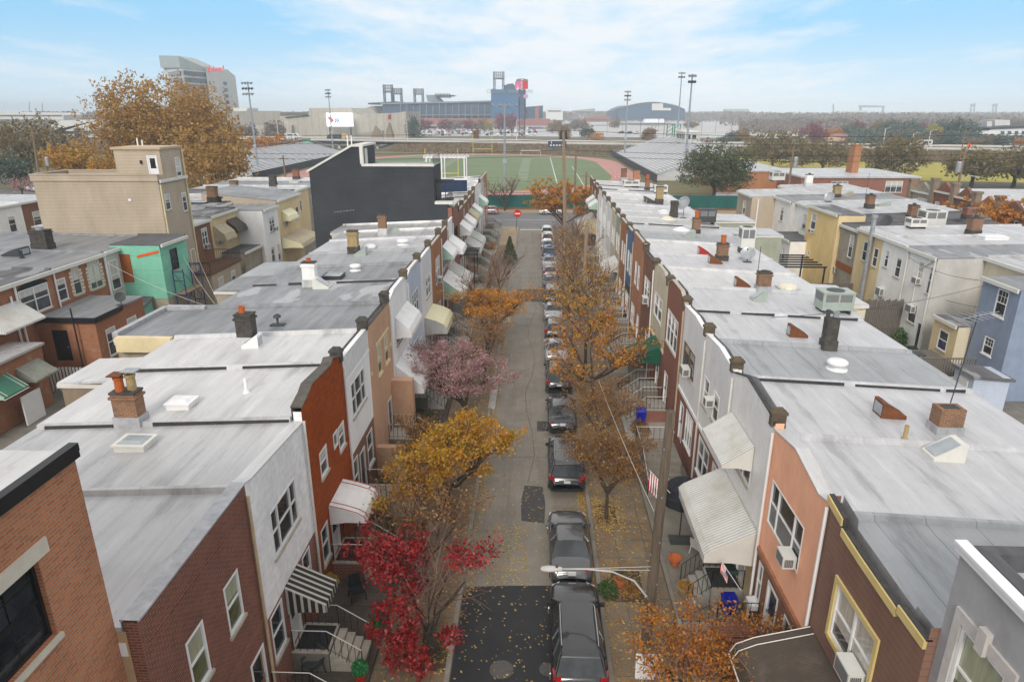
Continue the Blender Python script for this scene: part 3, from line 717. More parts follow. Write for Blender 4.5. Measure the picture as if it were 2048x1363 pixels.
# 6 white lap with two white awnings
h, B, R = rowhouse(-1, 36., 41.3, 'white clapboard rowhouse with a big and a small white awning, beyond the tan front', 'lap_white', 'stucco_white',
    wins=[(37.3, 40.6, 5.3, 7.0, W(n=3))], doors=[(39.8, 40.7, 1., 3.1, W(col='paint_white'))], tar=1, roof='roof_slate', prof=[(36.004, 8.4), (37.2, 8.75), (40.2, 8.75), (41.296, 8.4)], cop='paint_white', sidem='stucco_old', rear=18.4, trimz=4.4)
awning(h, B, 37.2, 41.0, [(.02, 7.1), (.8, 6.4), (.95, 6.1)], 'awning_white', 'paint_white', valance=.25)
awning(h, B, 36.5, 40.4, [(.02, 4.35), (1.5, 3.15), (1.65, 2.85)], 'awning_white', 'paint_white', valance=.25)
window(h, B, 36.6, 39.2, 1.5, 3.3, 3)
stoop(h, B, 39.6, 41., 1.)
# 7 blue-grey
h, B, R = rowhouse(-1, 41.3, 46.4, 'pale blue grey clapboard rowhouse with white grid windows on both floors', 'lap_bluegrey', 'lap_bluegrey',
    wins=[(42.7, 45.2, 5.2, 6.95, W(n=3, pane='pane_dark', mun=1)), (42.2, 44.5, 1.5, 3.6, W(n=3, pane='pane_dark', mun=1))], doors=[(45., 45.9, 1., 3.1, W(col='paint_white'))],
    prof=[(41.304, 8.4), (42.4, 8.75), (45.3, 8.75), (46.396, 8.4)], cop='paint_offwhite', roof='roof_grey', sidem='stucco_old', ell=(42.5, 46.3, 21.4))
stoop(h, B, 44.8, 46.2, 1.)
# 8 white painted brick with cream awning
h, B, R = rowhouse(-1, 46.4, 51.5, 'white painted brick rowhouse with a rounded cream yellow awning', 'brick_white', 'brick_white',
    wins=[(48.5, 50.7, 5.1, 6.7, W(n=2))], doors=[(49.6, 50.6, 1., 3.1, W(col='paint_white'))], prof=[(46.404, 8.55), (51.496, 8.55)], cop='paint_white', roof='roof_pale_sheet', ell=(46.5, 51.3, 21.4), sidem='stucco_pale')
awning(h, B, 47.3, 51.3, [(.02, 4.0), (.9, 3.75), (1.4, 3.5), (1.62, 3.2), (1.66, 2.85)], 'awning_cream', 'stucco_pale', valance=.1)
window(h, B, 47., 49.2, 1.5, 3.2, 2); stoop(h, B, 49.4, 50.8, 1.)
# 9 brick
h, B, R = rowhouse(-1, 51.5, 57., 'orange brown brick rowhouse with one tall white window, before the green sided awnings', 'brick_tan', 'brick_tan',
    wins=[(53.6, 55.9, 4.9, 7.0, W(n=2))], doors=[(54.8, 55.8, 1., 3.1, W())], prof=[(51.504, 8.5), (56.996, 8.5)], cop='stone', roof='roof_cool', sidem='stucco_pale')
window(h, B, 52., 54.3, 1.5, 3.2, 2); stoop(h, B, 54.6, 56., 1.)
window_ac(B, 54.1, 54.75, 4.98, 5.42, 'white window air conditioner in the orange brown brick rowhouse on the left row')
# 10 brick with green-sided awnings
h, B, R = rowhouse(-1, 57., 61.5, 'brown brick rowhouse with two pale slat awnings that have green sides', 'brick_brown', 'brick_brown',
    wins=[(57.9, 60.8, 5.1, 6.9, W(n=2))], doors=[(59.8, 60.8, 1., 3.1, W(col='paint_white'))], prof=[(57.004, 8.55), (61.496, 8.55)], cop='stone', roof='roof_silver', sidem='stucco_pale')
awning(h, B, 57.8, 61.2, [(.02, 7.3), (.9, 6.5), (1., 6.3)], 'awning_white', 'sheet_green', valance=.15)
awning(h, B, 57.2, 61.4, [(.02, 4.5), (1.8, 3.2), (1.9, 2.95)], 'awning_white', 'sheet_green', valance=.2)
# 11 white with awnings
h, B, R = rowhouse(-1, 61.5, 65.5, 'white ribbed front rowhouse with stacked white awnings against the charcoal sided house', 'rib_white', 'brick_red',
    wins=[(62.2, 64.8, 5.1, 6.9, W(n=2))], doors=[(64.2, 65.1, 1., 3.1, W(col='paint_white'))], prof=[(61.504, 8.7), (65.496, 8.7)], cop='paint_white', roof='roof_silver', sidem='stucco_pale', rear=19.)
awning(h, B, 62., 65.3, [(.02, 7.1), (1.3, 6.2), (1.4, 5.95)], 'awning_white', 'paint_white', valance=.2)
awning(h, B, 61.7, 65.3, [(.02, 4.4), (1.8, 3.3), (1.95, 3.)], 'awning_grey', 'paint_white', valance=.2)
# 12 charcoal three storey house
Bd = Basis('y', 65.5, -1); Bx = Basis('x', -8.2, 1)
h = thing('modern_rowhouse', (-8.2, 68, 0), 'three storey charcoal sided house with stepped roof and balcony, rising above the left row', 'house')
m = MB()
sil = [(-8.6, 0), (-8.6, 9.95), (-9.9, 9.95), (-9.9, 13.5), (-16.7, 13.5), (-16.7, 15.3), (-17.6, 15.3), (-21.9, 13.0), (-21.9, 0)]
m.prism([(x, 65.52, z) for x, z in sil], (0, 5.2, 0)); m.build('wall', 'lap_charcoal', h)
f = MB(); f.wall(Bx, 65.52, 70.72, 0, 9.6, [(66.5, 69.6, 5., 7.4), (66.5, 69.6, 1.5, 3.4)], .1); f.box(-8.6, -8.2, 65.52, 65.9, 0, 9.6); f.build('front_wall', 'brick_red', h)
window(h, Bx, 66.5, 69.6, 5., 7.4, 3, 'paint_black', 'pane_dark'); window(h, Bx, 66.5, 69.6, 1.5, 3.4, 3, 'paint_black', 'pane_dark')
f = MB(); f.box(-9.85, -8.1, 65.4, 66.2, 9.95, 10.2); f.box(-8.7, -8.1, 66.2, 70.8, 9.6, 9.8); f.box(-16.75, -9.8, 65.4, 65.9, 13.5, 13.72); f.box(-16.85, -16.55, 65.38, 65.8, 13.72, 15.3)
f.hexa([(-16.5, 65.4, 15.3), (-16.5, 70.8, 15.3), (-17.6, 70.8, 15.3), (-17.6, 65.4, 15.3), (-16.5, 65.4, 15.5), (-16.5, 70.8, 15.5), (-17.6, 70.8, 15.5), (-17.6, 65.4, 15.5)])
f.hexa([(-17.6, 65.4, 15.3), (-17.6, 70.8, 15.3), (-22.1, 70.8, 12.9), (-22.1, 65.4, 12.9), (-17.6, 65.4, 15.5), (-17.6, 70.8, 15.5), (-22.1, 70.8, 13.1), (-22.1, 65.4, 13.1)]); f.build('roof_trim', 'paint_offwhite', h)
f = MB(); f.box(-16.55, -9.9, 65.9, 70.6, 13.5, 13.54); f.build('roof', 'roof_grey', h)
f = MB(); railing(f, (-9.95, 66, 13.6), (-9.95, 70.5, 13.6), .8, 12); railing(f, (-8.75, 66.2, 9.9), (-8.75, 70.5, 9.9), .9, 12); f.build('railing', 'iron', h)
f = MB()
for x in (-9.8, -8.9):
    f.tube([(x, 66.4, 9.96), (x, 66.4, 11.9)], .05, 5)
f.box(-9.88, -8.7, 66.3, 66.4, 11.9, 12.)
for i in range(5): f.box(-9.88, -8.2, 66.45+i*.35, 66.53+i*.35, 12.0, 12.1)
f.build('balcony_canopy', 'paint_black', h)
MB().box(-16.72, -16.6, 65.82, 70.6, 13.54, 15.3).build('terrace_wall', 'lap_charcoal', h); MB().box(-16.6, -16.56, 66.3, 67.3, 13.6, 15.1).build('door', 'paint_offwhite', h)
f = MB()
for x in (-16.9, -16.5): f.tube([(x-2, 69, 15), (x-2, 69, 16.2)], .06, 6)
f.build('vent_pipe', 'paint_white', h)

# beyond the charcoal house
far = [(70.8, 75.6, 'brown brick rowhouse with a black metal pergola over its door, just beyond the charcoal house', 'brick_brown', 'roof_pale_sheet', 'awning_white', None),
       (75.6, 80.4, 'brown brick rowhouse with a white slat awning upstairs, second beyond the charcoal house', 'brick_brown', 'roof_cool', 'awning_white', 'awning_grey'),
       (80.4, 85.2, 'brown brick rowhouse with a tan slat awning upstairs, third beyond the charcoal house', 'brick_brown', 'roof_silver', 'awning_tan', 'awning_grey'),
       (85.2, 90., 'brown brick rowhouse with a green edged white awning, fourth beyond the charcoal house', 'brick_brown', 'roof_silver', 'sheet_green', None),
       (90., 95., 'white fronted rowhouse with navy ground floor and a deck under a white pergola', 'rib_white', 'roof_white', None, None),
       (95., 100., 'white rowhouse with pale green side panels near the far left corner', 'lap_white', 'roof_white', 'sheet_green', None),
       (100., 105., 'pale grey rowhouse, second from the far corner of the left row', 'stucco_pale', 'roof_silver', None, None),
       (105., 112.4, 'orange brick corner rowhouse with stone trim at the far end of the left row', 'brick_orange', 'roof_silver', None, None)]
for y0, y1, lab, fm, rm, a1, a2 in far:
    yc = (y0+y1)/2
    h, B, R = rowhouse(-1, y0, y1, lab, fm, 'paint_navy' if 'navy' in lab else fm, wins=[(yc-1.2, yc+1.2, 5.1, 6.9, W(n=2)), (y0+.5, y0+2.5, 1.5, 3.2, W(n=2))], doors=[(y1-1.6, y1-.7, 1., 3.1, W(col='paint_white'))], cop='stone', roof=rm, sidem='stucco_pale',
                       prof=[(y0+.004, 8.55), (y1-.004, 8.55)] if y0 < 100 else [(y0+.004, 9.1), (y1-.004, 9.1)])
    if a1: awning(h, B, yc-1.7, yc+1.7, [(.02, 7.1), (1.1, 6.3), (1.2, 6.1)], a1 if a1 != 'sheet_green' else 'awning_white', a1, valance=.25)
    if a2: awning(h, B, y0+.3, y1-.3, [(.02, 4.4), (1.7, 3.4), (1.85, 3.1)], a2, valance=.2)
    if y0 < 71:
        f = MB()
        for u in (y0+.4, y1-.4): f.bb(B, u-.05, u+.05, 1.5, 1.6, .2, 3.7)
        for i in range(6): f.bb(B, y0+.3+i*.8, y0+.4+i*.8, .02, 1.9, 3.75, 3.85)
        f.build('pergola', 'paint_black', h)
    if 'deck under' in lab:
        f = MB(); f.box(-15.5, -9.2, 90.2, 90.4, 8.3, 9.9); f.build('deck_wall', 'paint_navy', h); f = MB(); f.box(-15.6, -9.1, 90.1, 90.5, 9.9, 10.05); f.build('deck_coping', 'paint_white', h)
        f = MB(); 
        for x in (-14.6, -12.6, -9.6):
            for y in (91., 94.): f.box(x-.07, x+.07, y-.07, y+.07, 8.3, 12.6)
        for y in (91., 94.): f.box(-15., -9.2, y-.05, y+.05, 12.6, 12.8)
        for i in range(10): f.box(-14.9+i*.6, -14.8+i*.6, 90.5, 94.5, 12.8, 12.95)
        f.build('pergola', 'paint_white', h)
    if y0 > 70: stoop(h, B, y1-1.9, y1-.5, 1., rails=y0 > 88)
L_ = [q for q in HOUSES if q['s'] < 0]
def hs(side, y):
    return [q for q in HOUSES if q['s'] == side and q['y0'] <= y < q['y1']][0]
for y in (26.5, 30.9, 35.8, 41.3, 46.4, 51.4, 57., 61.4, 71.2, 75.6, 80.4, 85.2, 90): pier(hs(-1, y-.3), y-.26, 8.98, 'stone_dark' if y > 37 else 'soot')

# ---------------------------------------------------------------- right row
Bq = Basis('x', 8.4, -1); H0 = thing('stucco_building', (8.4, 5, 0), 'tall grey stucco building with white cornice and keystone window, nearest right', 'building')
m = MB(); m.wall(Bq, -4, 11.4, 0, 10.35, [(9.55, 10.85, 7.2, 9.05), (6.2, 7.5, 7.2, 9.05)], .1); m.face([(8.4, 11.4, 0), (19, 11.4, 0), (19, 11.4, 10.35), (8.4, 11.4, 10.35)]); m.build('wall', 'stucco_grey', H0)
for u0 in (9.55, 6.2):
    window(H0, Bq, u0, u0+1.3, 7.2, 9.05, 1, 'paint_white', 'pane_green', None, .08)
for u0 in (9.55, 6.2):
    u1 = u0+1.3; m = MB()
    m.bb(Bq, u0-.22, u0-.005, .003, .06, 6.9, 9.06); m.bb(Bq, u1+.005, u1+.22, .003, .06, 6.9, 9.06); m.bb(Bq, u0-.22, u1+.22, .003, .06, 9.06, 9.32); m.bb(Bq, (u0+u1)/2-.12, (u0+u1)/2+.12, .003, .13, 9.0, 9.5)
    m.build('window_surround', 'keystone', H0)
m = MB(); m.bb(Bq, -4, 11.45, -.1, .1, 10.35, 10.5); m.bb(Bq, -4, 11.46, -.1, .14, 10.5, 10.57); m.build('cornice', 'paint_white', H0)
m = MB(); m.box(8.55, 19, -4, 11.35, 10.0, 10.1)
r0 = m.build('roof', 'roof_cool', H0); m = MB(); m.box(8.52, 8.8, -4, 11.1, 10.1, 10.58); m.box(8.52, 19, 11.1, 11.38, 10.1, 10.5); m.build('parapet', 'roof_dark', r0)
# 1 brown siding, yellow trim
h, B, R = rowhouse(1, 11.4, 16.4, 'brown clapboard rowhouse with peeling yellow parapet trim and a yellow framed window', 'lap_brown', 'lap_brown',
    wins=[(13.05, 15.15, 4.95, 6.6, W(n=2, pane='pane_curtain', sill='paint_yellow'))], doors=[(15.1, 16., 1., 3.1)], prof=[(11.404, 8.12), (12.48, 8.12), (12.52, 7.98), (15.4, 8.1), (15.45, 8.35), (16.396, 8.5)], cop='tar', zr=7.75, roof='roof_pale_sheet', trimz=4.2, sidem='stucco_beige', tar=0)
f = MB(); pr = [(11.404, 8.12), (12.48, 8.12), (12.52, 7.98), (14.3, 8.03), (15.4, 8.1), (15.45, 8.35), (16.396, 8.5)]
for (u0, z0), (u1, z1) in zip(pr, pr[1:]):
    if u1-u0 > .1: f.hexa([B.P(u0, .003, z0-.2), B.P(u1, .003, z1-.2), B.P(u1, .08, z1-.2), B.P(u0, .08, z0-.2), B.P(u0, .003, z0+.02), B.P(u1, .003, z1+.02), B.P(u1, .08, z1+.02), B.P(u0, .08, z0+.02)])
f.build('parapet_trim', 'paint_yellow', h)
f = MB(); a, b, c, d = 13.05, 15.15, 4.95, 6.6
f.bb(B, a-.14, a-.003, .003, .06, c-.14, d+.14); f.bb(B, b+.003, b+.14, .003, .06, c-.14, d+.14); f.bb(B, a-.003, b+.003, .003, .06, d+.003, d+.14); f.bb(B, a-.003, b+.003, .003, .08, c-.14, c-.003); f.build('window_surround', 'paint_yellow', h)
window_ac(B, 13.15, 13.9, 4.98, 5.45, 'white window air conditioner in the yellow framed window of the brown house')
awning(h, B, 12.0, 16.2, [(.02, 4.2), (1.6, 3.75), (2.1, 3.5), (2.25, 3.2)], 'awning_brown', 'awning_brown', trim='paint_offwhite', valance=.1)
stoop(h, B, 14.7, 16.3, 1.)
# 2 salmon stucco
h, B, R = rowhouse(1, 16.4, 20.9, 'salmon pink stucco rowhouse with white slanted coping, brick ground floor and white door', 'stucco_salmon', 'brick_brown',
    wins=[(17.6, 20.45, 4.95, 6.6, W(n=3, ratios=[1, 2, 1], pane='pane_dark', fw=.05, sill=None)), (20.15, 20.6, 1.6, 3.2, W(sill='paint_white', pane='pane_dark')), (17., 18., 1.3, 3.1, W(sill=None, pane='pane_dark'))],
    doors=[(18.6, 19.6, 1., 3.15, W(col='paint_door_white'))], prof=[(16.404, 8.25), (17., 8.12), (19., 8.52), (20.9, 8.25), (20.896, 8.25)], cop='roof_white', zr=7.9, roof='roof_cool', trimz=3.6, sidem='stucco_salmon', tar=0)
MB().bb(B, 16.45, 20.85, .003, .1, 3.5, 3.68).build('trim_band', 'brick_old', h)
window_ac(B, 17.75, 18.35, 5.0, 5.42, 'white window air conditioner below the dark window of the salmon house')
m = MB(); m.bb(B, 18.2, 20., .004, 1.5, .15, 1.0)
for i in range(5): m.bb(B, 18.3, 19.9, 1.5+i*.3, 1.8+i*.3, .15, 1.0-.16*(i+1))
so = m.build('stoop', 'brick_red', h)
r = MB()
for u in (18.25, 19.95): railing(r, B.P(u, .05, 1.), B.P(u, 1.5, 1.), n=5); railing(r, B.P(u, 1.5, 1.), B.P(u, 3., .2), n=5)
r.build('railing', ['iron', 'stone_dark'], so)
f = MB(); f.bb(B, 20.1, 20.65, .004, .3, 1.38, 1.58); f.build('window_box', 'paint_white', h)
# 3 white ribbed with two awnings
h, B, R = rowhouse(1, 20.9, 25.9, 'white ribbed metal rowhouse with a small awning above a large grey slat awning', 'rib_white', 'stucco_cream',
    wins=[(22.6, 25.4, 4.95, 6.5, W(n=3)), (23.9, 25.5, 1.5, 3.2, W(n=2))], doors=[(21.9, 22.9, 1.0, 3.1, W(col='paint_white'))], prof=[(20.904, 8.4), (21.6, 8.6), (24.2, 8.85), (25.896, 8.35)], cop='tar', zr=8.0, roof='roof_cool', trimz=3.8, tar=1)
awning(h, B, 22.5, 25.6, [(.02, 6.75), (1.15, 5.95)], 'awning_grey', 'paint_offwhite', valance=.12)
awning(h, B, 21.1, 25.9, [(.02, 4.0), (1.65, 3.15), (1.85, 2.95)], 'awning_grey', 'paint_offwhite', valance=.3)
stoop(h, B, 21.7, 23.1, 1.0, base='concrete_pale', carpet='mat_black', white=False, steps=3)
# 4, 5 white lap over brick
h, B, R = rowhouse(1, 25.9, 30.6, 'white clapboard rowhouse with a pair of narrow windows over a brick ground floor', 'lap_white', 'brick_red',
    wins=[(27.5, 28.5, 5.1, 6.5, W(pane='pane_curtain')), (29.3, 30.25, 5.05, 6.5, W(pane='pane_curtain')), (26.4, 27.5, 1.5, 3.4, W(n=1)), (28.2, 30.2, 1.5, 3.4, W(n=2, sill='paint_white'))], cop='paint_white', zr=8.0,
    prof=[(25.904, 8.4), (28.2, 8.6), (30.596, 8.45)], roof='roof_pale_sheet', trimz=3.75, trim='paint_white')
window_ac(B, 28.15, 28.6, 5.75, 6.15, 'small white window air conditioner high between the paired windows of the white clapboard house')
h, B, R = rowhouse(1, 30.6, 35.6, 'white clapboard rowhouse with one wide dark window, beside the red brick front', 'lap_white', 'brick_red',
    wins=[(32.4, 35.0, 5.2, 6.65, W(n=2, fr='paint_taupe', pane='pane_curtain')), (31.6, 33.2, 1.5, 3.4, W(n=3, sill='paint_white'))], doors=[(33.8, 34.7, 1., 3.2, W(col='paint_white'))], cop='paint_white', prof=[(30.604, 8.4), (33., 8.6), (35.596, 8.45)], roof='roof_cool', trimz=3.75, trim='paint_white', zr=8.05, tar=1)
window_ac(B, 33.1, 33.8, 5.25, 5.7, 'white window air conditioner hanging from the wide window of the white clapboard house')
m = MB(); m.bb(B, 31.2, 33.6, .5, 2.6, .15, 1.25); 
for i in range(5): m.bb(B, 31.2-.34*(i+1), 31.2-.34*i, .6, 2.5, .15, 1.25-.2*(i+1))
so = m.build('stoop', 'concrete', h); r = MB(); railing(r, B.P(31.2, 2.55, 1.25), B.P(33.6, 2.55, 1.25), n=8, mr=1); railing(r, B.P(33.55, .6, 1.25), B.P(33.55, 2.55, 1.25), n=6, mr=1); railing(r, B.P(29.6, 2.45, .25), B.P(31.2, 2.55, 1.25), n=6, mr=1); r.build('railing', ['iron', 'paint_offwhite'], so)
# 6 brick
h, B, R = rowhouse(1, 35.6, 40.5, 'red brick rowhouse with one large white window, between the white clapboard and the cream front', 'brick_red', 'brick_red',
    wins=[(36.9, 40., 5., 7.05, W(n=3))], doors=[(38.6, 39.6, 1., 3.1, W(col='paint_white'))], cop='stone', prof=[(35.604, 8.5), (36.8, 8.95), (39.4, 8.95), (40.496, 8.5)], roof='roof_cool')
stoop(h, B, 38.2, 39.8, 1., base='brick_red')
# 7 cream
h, B, R = rowhouse(1, 40.5, 45.6, 'cream sided rowhouse with a green fabric awning over the door', 'lap_cream', 'brick_red',
    wins=[(42., 44.8, 5.3, 6.9, W(n=2))], doors=[(41.6, 42.6, 1., 3.1, W(col='paint_white'))], cop='stone', prof=[(40.504, 8.4), (42, 8.8), (44.4, 8.8), (45.596, 8.4)], roof='roof_white', trimz=3.9, trim='paint_cream', ell=(40.6, 45.5, 20.6), sidem='lap_cream')
awning(h, B, 41.2, 43.6, [(.02, 4.1), (2.0, 3.2)], 'awning_green', 'awning_green', valance=.25)
stoop(h, B, 41.3, 42.9, 1.)
# 8 brown brick with AC
h, B, R = rowhouse(1, 45.6, 50.4, 'brown brick rowhouse with a window air conditioner, beyond the cream front', 'brick_brown', 'brick_brown',
    wins=[(47., 49.4, 5.2, 6.9, W(n=2))], doors=[(46.6, 47.6, 1., 3.1)], cop='soot', roof='roof_cool', sidem='stucco_pale')
window_ac(B, 47.2, 47.9, 5.25, 5.75, 'white window air conditioner in the brown brick rowhouse past the cream one')
stoop(h, B, 46.4, 47.8, 1.)
# 9.. far
far = [(50.4, 56., 'orange brick rowhouse on the right row, next to the narrow blue house', 'brick_orange', 'roof_white', 9.0),
       (56., 60., 'blue painted rowhouse on the right row between two brick fronts', 'paint_blue', 'roof_pale_sheet', 8.8),
       (60., 65., 'brown brick rowhouse just beyond the blue house', 'brick_tan', 'roof_silver', 8.8),
       (65., 69.2, 'cream clapboard rowhouse with long porch awning, nearer of the cream pair', 'lap_green_old', 'roof_silver', 8.6),
       (69.2, 73.6, 'cream clapboard rowhouse, farther of the cream pair on the right row', 'lap_cream', 'roof_silver', 8.6),
       (73.6, 79., 'white clapboard rowhouse beyond the cream pair', 'lap_white', 'roof_cool', 8.6),
       (79., 84.4, 'white clapboard rowhouse in the middle of the far right row', 'rib_white', 'roof_silver', 8.6),
       (84.4, 90., 'white shingled rowhouse beside the brown brick end houses', 'shingle_white', 'roof_white', 8.7),
       (90., 95., 'brown brick rowhouse with a wide tan porch awning near the far corner', 'brick_brown', 'roof_cool', 8.8),
       (95., 100., 'brown brick rowhouse with small green edged awnings, second from the far right corner', 'brick_brown', 'roof_white', 8.8),
       (100., 106., 'brown brick corner rowhouse at the far end of the right row', 'brick_brown', 'roof_silver', 9.1)]
for y0, y1, lab, fm, rm, zp in far:
    yc = (y0+y1)/2
    ell = (y0+.1, y1-.1, 23.8) if y0 in (65., 73.6) else None
    h, B, R = rowhouse(1, y0, y1, lab, fm, 'paint_navy' if 'blue' in lab and 'beyond' not in lab and 'next' not in lab else fm, wins=[(yc-1.2, yc-.3, 5.1, 6.9), (yc+.4, yc+1.3, 5.1, 6.9), (y1-2.5, y1-.6, 1.5, 3.2, W(n=2))], doors=[(y0+.7, y0+1.6, 1., 3.1, W(col='paint_white'))], cop='stone', roof=rm,
                       prof=[(y0+.004, zp), (y1-.004, zp)], sidem='lap_green_old' if ell else 'stucco_pale', ell=ell)
    if y0 in (90., 95.):
        awning(h, B, y0+.3, y1-.3, [(.02, 4.6), (2.2, 3.3), (2.3, 3.1)], 'awning_tan' if y0 == 90 else 'awning_grey', valance=.2)
        awning(h, B, yc-1.6, yc+1.6, [(.02, 7.1), (1., 6.4), (1.1, 6.2)], 'awning_white', 'sheet_green', valance=.15)
    if y0 == 65.: awning(h, B, y0+.3, y1-.2, [(.02, 4.4), (1.6, 3.6)], 'awning_grey')
    stoop(h, B, y0+.4, y0+1.9, 1., rails=y0 < 70)
for y in (20.9, 25.9, 30.6, 35.6, 40.5, 45.6, 50.4, 56., 60., 65., 69.2, 73.6, 79., 84.4, 90., 95., 100.): pier(hs(1, y+.02), y+.28, 8.78 if y < 46 else 9.0, 'stone_dark')
# ---------------------------------------------------------------- ground, road, pavements
mat('ground_mix', (.17, .15, .12), (.115, .12, .08), rough=.95, nscale=.05, bump=.2, bscale=2, stain=[(.3, .5, .7, (.22, .2, .17), .5, None)])
mat('asphalt', (.27, .25, .22), (.215, .198, .172), rough=.8, nscale=.8, bump=.3, bscale=60, stain=[(.35, .5, .75, (.10, .092, .08), .6, (3, .25, 1)), (2., .62, .8, (.12, .11, .10), .5, None)])
mat('asphalt_new', (.022, .022, .026), (.035, .035, .038), rough=.6, nscale=1.2, bump=.4, bscale=70)
mat('asphalt_patch', (.085, .082, .08), (.065, .063, .06), rough=.75, nscale=2, bump=.4, bscale=60)
mat('asphalt_far', (.20, .20, .205), (.165, .165, .17), rough=.8, nscale=.3)
mat('pave', (.27, .215, .155), (.19, .155, .115), rough=.85, nscale=1.1, bump=.3, bscale=40, pat=('slab', 1.25, 1.3, .015, (.09, .075, .06), .0), stain=[(.7, .52, .74, (.145, .12, .095), .6, None), (3.5, .66, .76, (.08, .06, .05), .6, None)])
mat('pave_pale', (.40, .32, .225), (.34, .27, .19), rough=.85, nscale=.8, pat=('slab', 1.5, 1.5, .012, (.25, .2, .15), .0))
mat('kerb', (.30, .28, .245), (.21, .195, .17), rough=.85, nscale=2, bump=.3, stain=[(1.5, .55, .75, (.18, .15, .12), .6, None)])
mat('dirt', (.10, .075, .05), (.07, .055, .035), rough=.95, nscale=5, bump=.5); mat('yard', (.26, .245, .22), (.19, .18, .16), nscale=.9, bump=.3, stain=[(.8, .5, .72, (.11, .1, .09), .6, None)])
mat('line_white', (.72, .72, .70), (.60, .60, .58), rough=.7, nscale=3)
mat('patio_dark_shaded', (.15, .12, .10), (.10, .085, .07), nscale=2, pat=('slab', .4, .2, .01, (.06, .05, .04), .5))  # dark paving, with the shadow over the left patios put into its colour
g = MB(); g.face([(-6500, -200, -.06), (6500, -200, -.06), (6500, 6500, -.06), (-6500, 6500, -.06)]); struct(g.build('ground', 'ground_mix'))
KL, KR = -2.8, 2.65
g = MB(); g.face([(KL-.02, -20, 0), (KR+.02, -20, 0), (KR+.02, 113, 0), (KL-.02, 113, 0)]); struct(g.build('road', 'asphalt'))
g = MB(); g.face([(-140, 113, .0), (140, 113, .0), (140, 129.5, .0), (-140, 129.5, .0)]); struct(g.build('cross_street', 'asphalt_far'))
g = MB(); pts = [(KL+.02, -20, .005), (KR-.02, -20, .005), (KR-.02, 22.9, .005), (.9, 22.92, .005), (-1, 22.85, .005), (KL+.02, 22.7, .005)]; g.face(pts); struct(g.build('road_resurfacing', 'asphalt_new'))
for nm, q in (('road_patch', [(-.55, 27.5), (.55, 27.3), (.62, 29.), (.5, 30.6), (-.45, 30.7), (-.6, 29.2)]), ('road_patch', [(-1.9, 66.5), (1.2, 66.3), (1.2, 71.6), (-1.9, 71.4)]), ('road_patch', [(.2, 37), (1.1, 37), (1.1, 38.4), (.2, 38.4)])):
    g = MB(); g.face([(x, y, .006) for x, y in q]); struct(g.build(nm, 'asphalt_patch'))
g = MB()
for y in (33.6, 52., 60.2, 82.): g.face([(KL, y, .004), (KR, y+.2, .004), (KR, y+.23, .004), (KL, y+.03, .004)])
x = -.3; pv = None
for i in range(26):
    y = 31+i*3.; q = (x+.35*sin(i*1.3)+.15*sin(i*3.1), y)
    if pv: g.face([(pv[0], pv[1], .004), (pv[0]+.03, pv[1], .004), (q[0]+.03, q[1], .004), (q[0], q[1], .004)])
    pv = q
o = g.build('road_seams', 'tar'); struct(o)
g = MB(); g.face([(KL+.1, 110.3, .005), (KR-.1, 110.3, .005), (KR-.1, 110.75, .005), (KL+.1, 110.75, .005)]); g.face([(-60, 121, .005), (60, 121, .005), (60, 121.15, .005), (-60, 121.15, .005)]); struct(g.build('road_markings', 'line_white'))
for s, k in ((-1, KL), (1, KR)):
    a, b = sorted((k, k+s*.18)); g = MB(); g.box(a, b, -20, 112.9, -.05, .13); struct(g.build('kerb', 'kerb'))
    a, b = sorted((k+s*.184, s*8.25)); g = MB(); g.box(a, b, -20, 112.8, -.05, .12); struct(g.build('pavement', 'pave'))
g = MB(); g.box(-140, 140, 129.6, 133.6, -.05, .12); struct(g.build('pavement', 'pave_pale')); g = MB(); g.box(-8.3, KL-.2, 96, 112.6, .1, .126); struct(g.build('pavement', 'pave_pale'))
for s in (-1, 1):
    a, b = sorted((s*17, s*47)); g = MB(); g.face([(a, 5, -.03), (b, 5, -.03), (b, 112, -.03), (a, 112, -.03)]); struct(g.build('yard_paving', 'yard'))
g = MB(); g.box(-3.9, -3.0, 60.5, 62.5, .1, .15); g.face([(KL+.02, 59, .006), (KL+.5, 59.5, .006), (KL+.45, 66, .006), (KL+.02, 66, .006)]); struct(g.build('kerb_ramp', 'concrete_pale'))
g = MB(); g.box(-3.02, -2.55, 40, 45.5, .002, .135); struct(g.build('kerb_ramp', 'concrete_pale'))
# raised patios with low walls in front of the houses: parts of their houses
for h in HOUSES:
    if h['y0'] < 11 or h['y0'] > 108 or h['y0'] in (65.5,): continue
    B = h['B']; y0, y1 = h['y0']+.03, h['y1']-.03; g = MB()
    g.bb(B, y0, y1, .01, 2.55, .11, .16); g.bb(B, y0, y1, 2.55, 2.7, .11, .30, 0)
    g.build('patio', ['patio_dark_shaded' if h['s'] < 0 and h['y0'] < 40 else ('concrete' if int(h['y0']*7) % 3 else 'concrete_pale')], h['o'])

# manhole covers
def manhole(x, y, r, label):
    m = MB(); m.lathe(x, y, [(r, .006), (r, .014), (r*.86, .014), (r*.85, .010), (r*.8, .010), (r*.78, .013), (.02, .013)], 24)
    for k in range(6): t = k*PI/3; m.box(x+cos(t)*r*.45-.03, x+cos(t)*r*.45+.03, y+sin(t)*r*.45-.03, y+sin(t)*r*.45+.03, .013, .017)
    tag(m.build('manhole_cover', 'manhole'), label, 'manhole cover')
mat('manhole', (.14, .135, .13), (.10, .095, .09), rough=.6, metal=.3, nscale=9, bump=.3)
p = gz(1003, 1338); manhole(p.x, p.y, .42, 'round grey manhole cover in the new black asphalt')
p = gz(1098, 1338); manhole(p.x-.05, p.y, .3, 'manhole cover half hidden beside the nearest parked car')

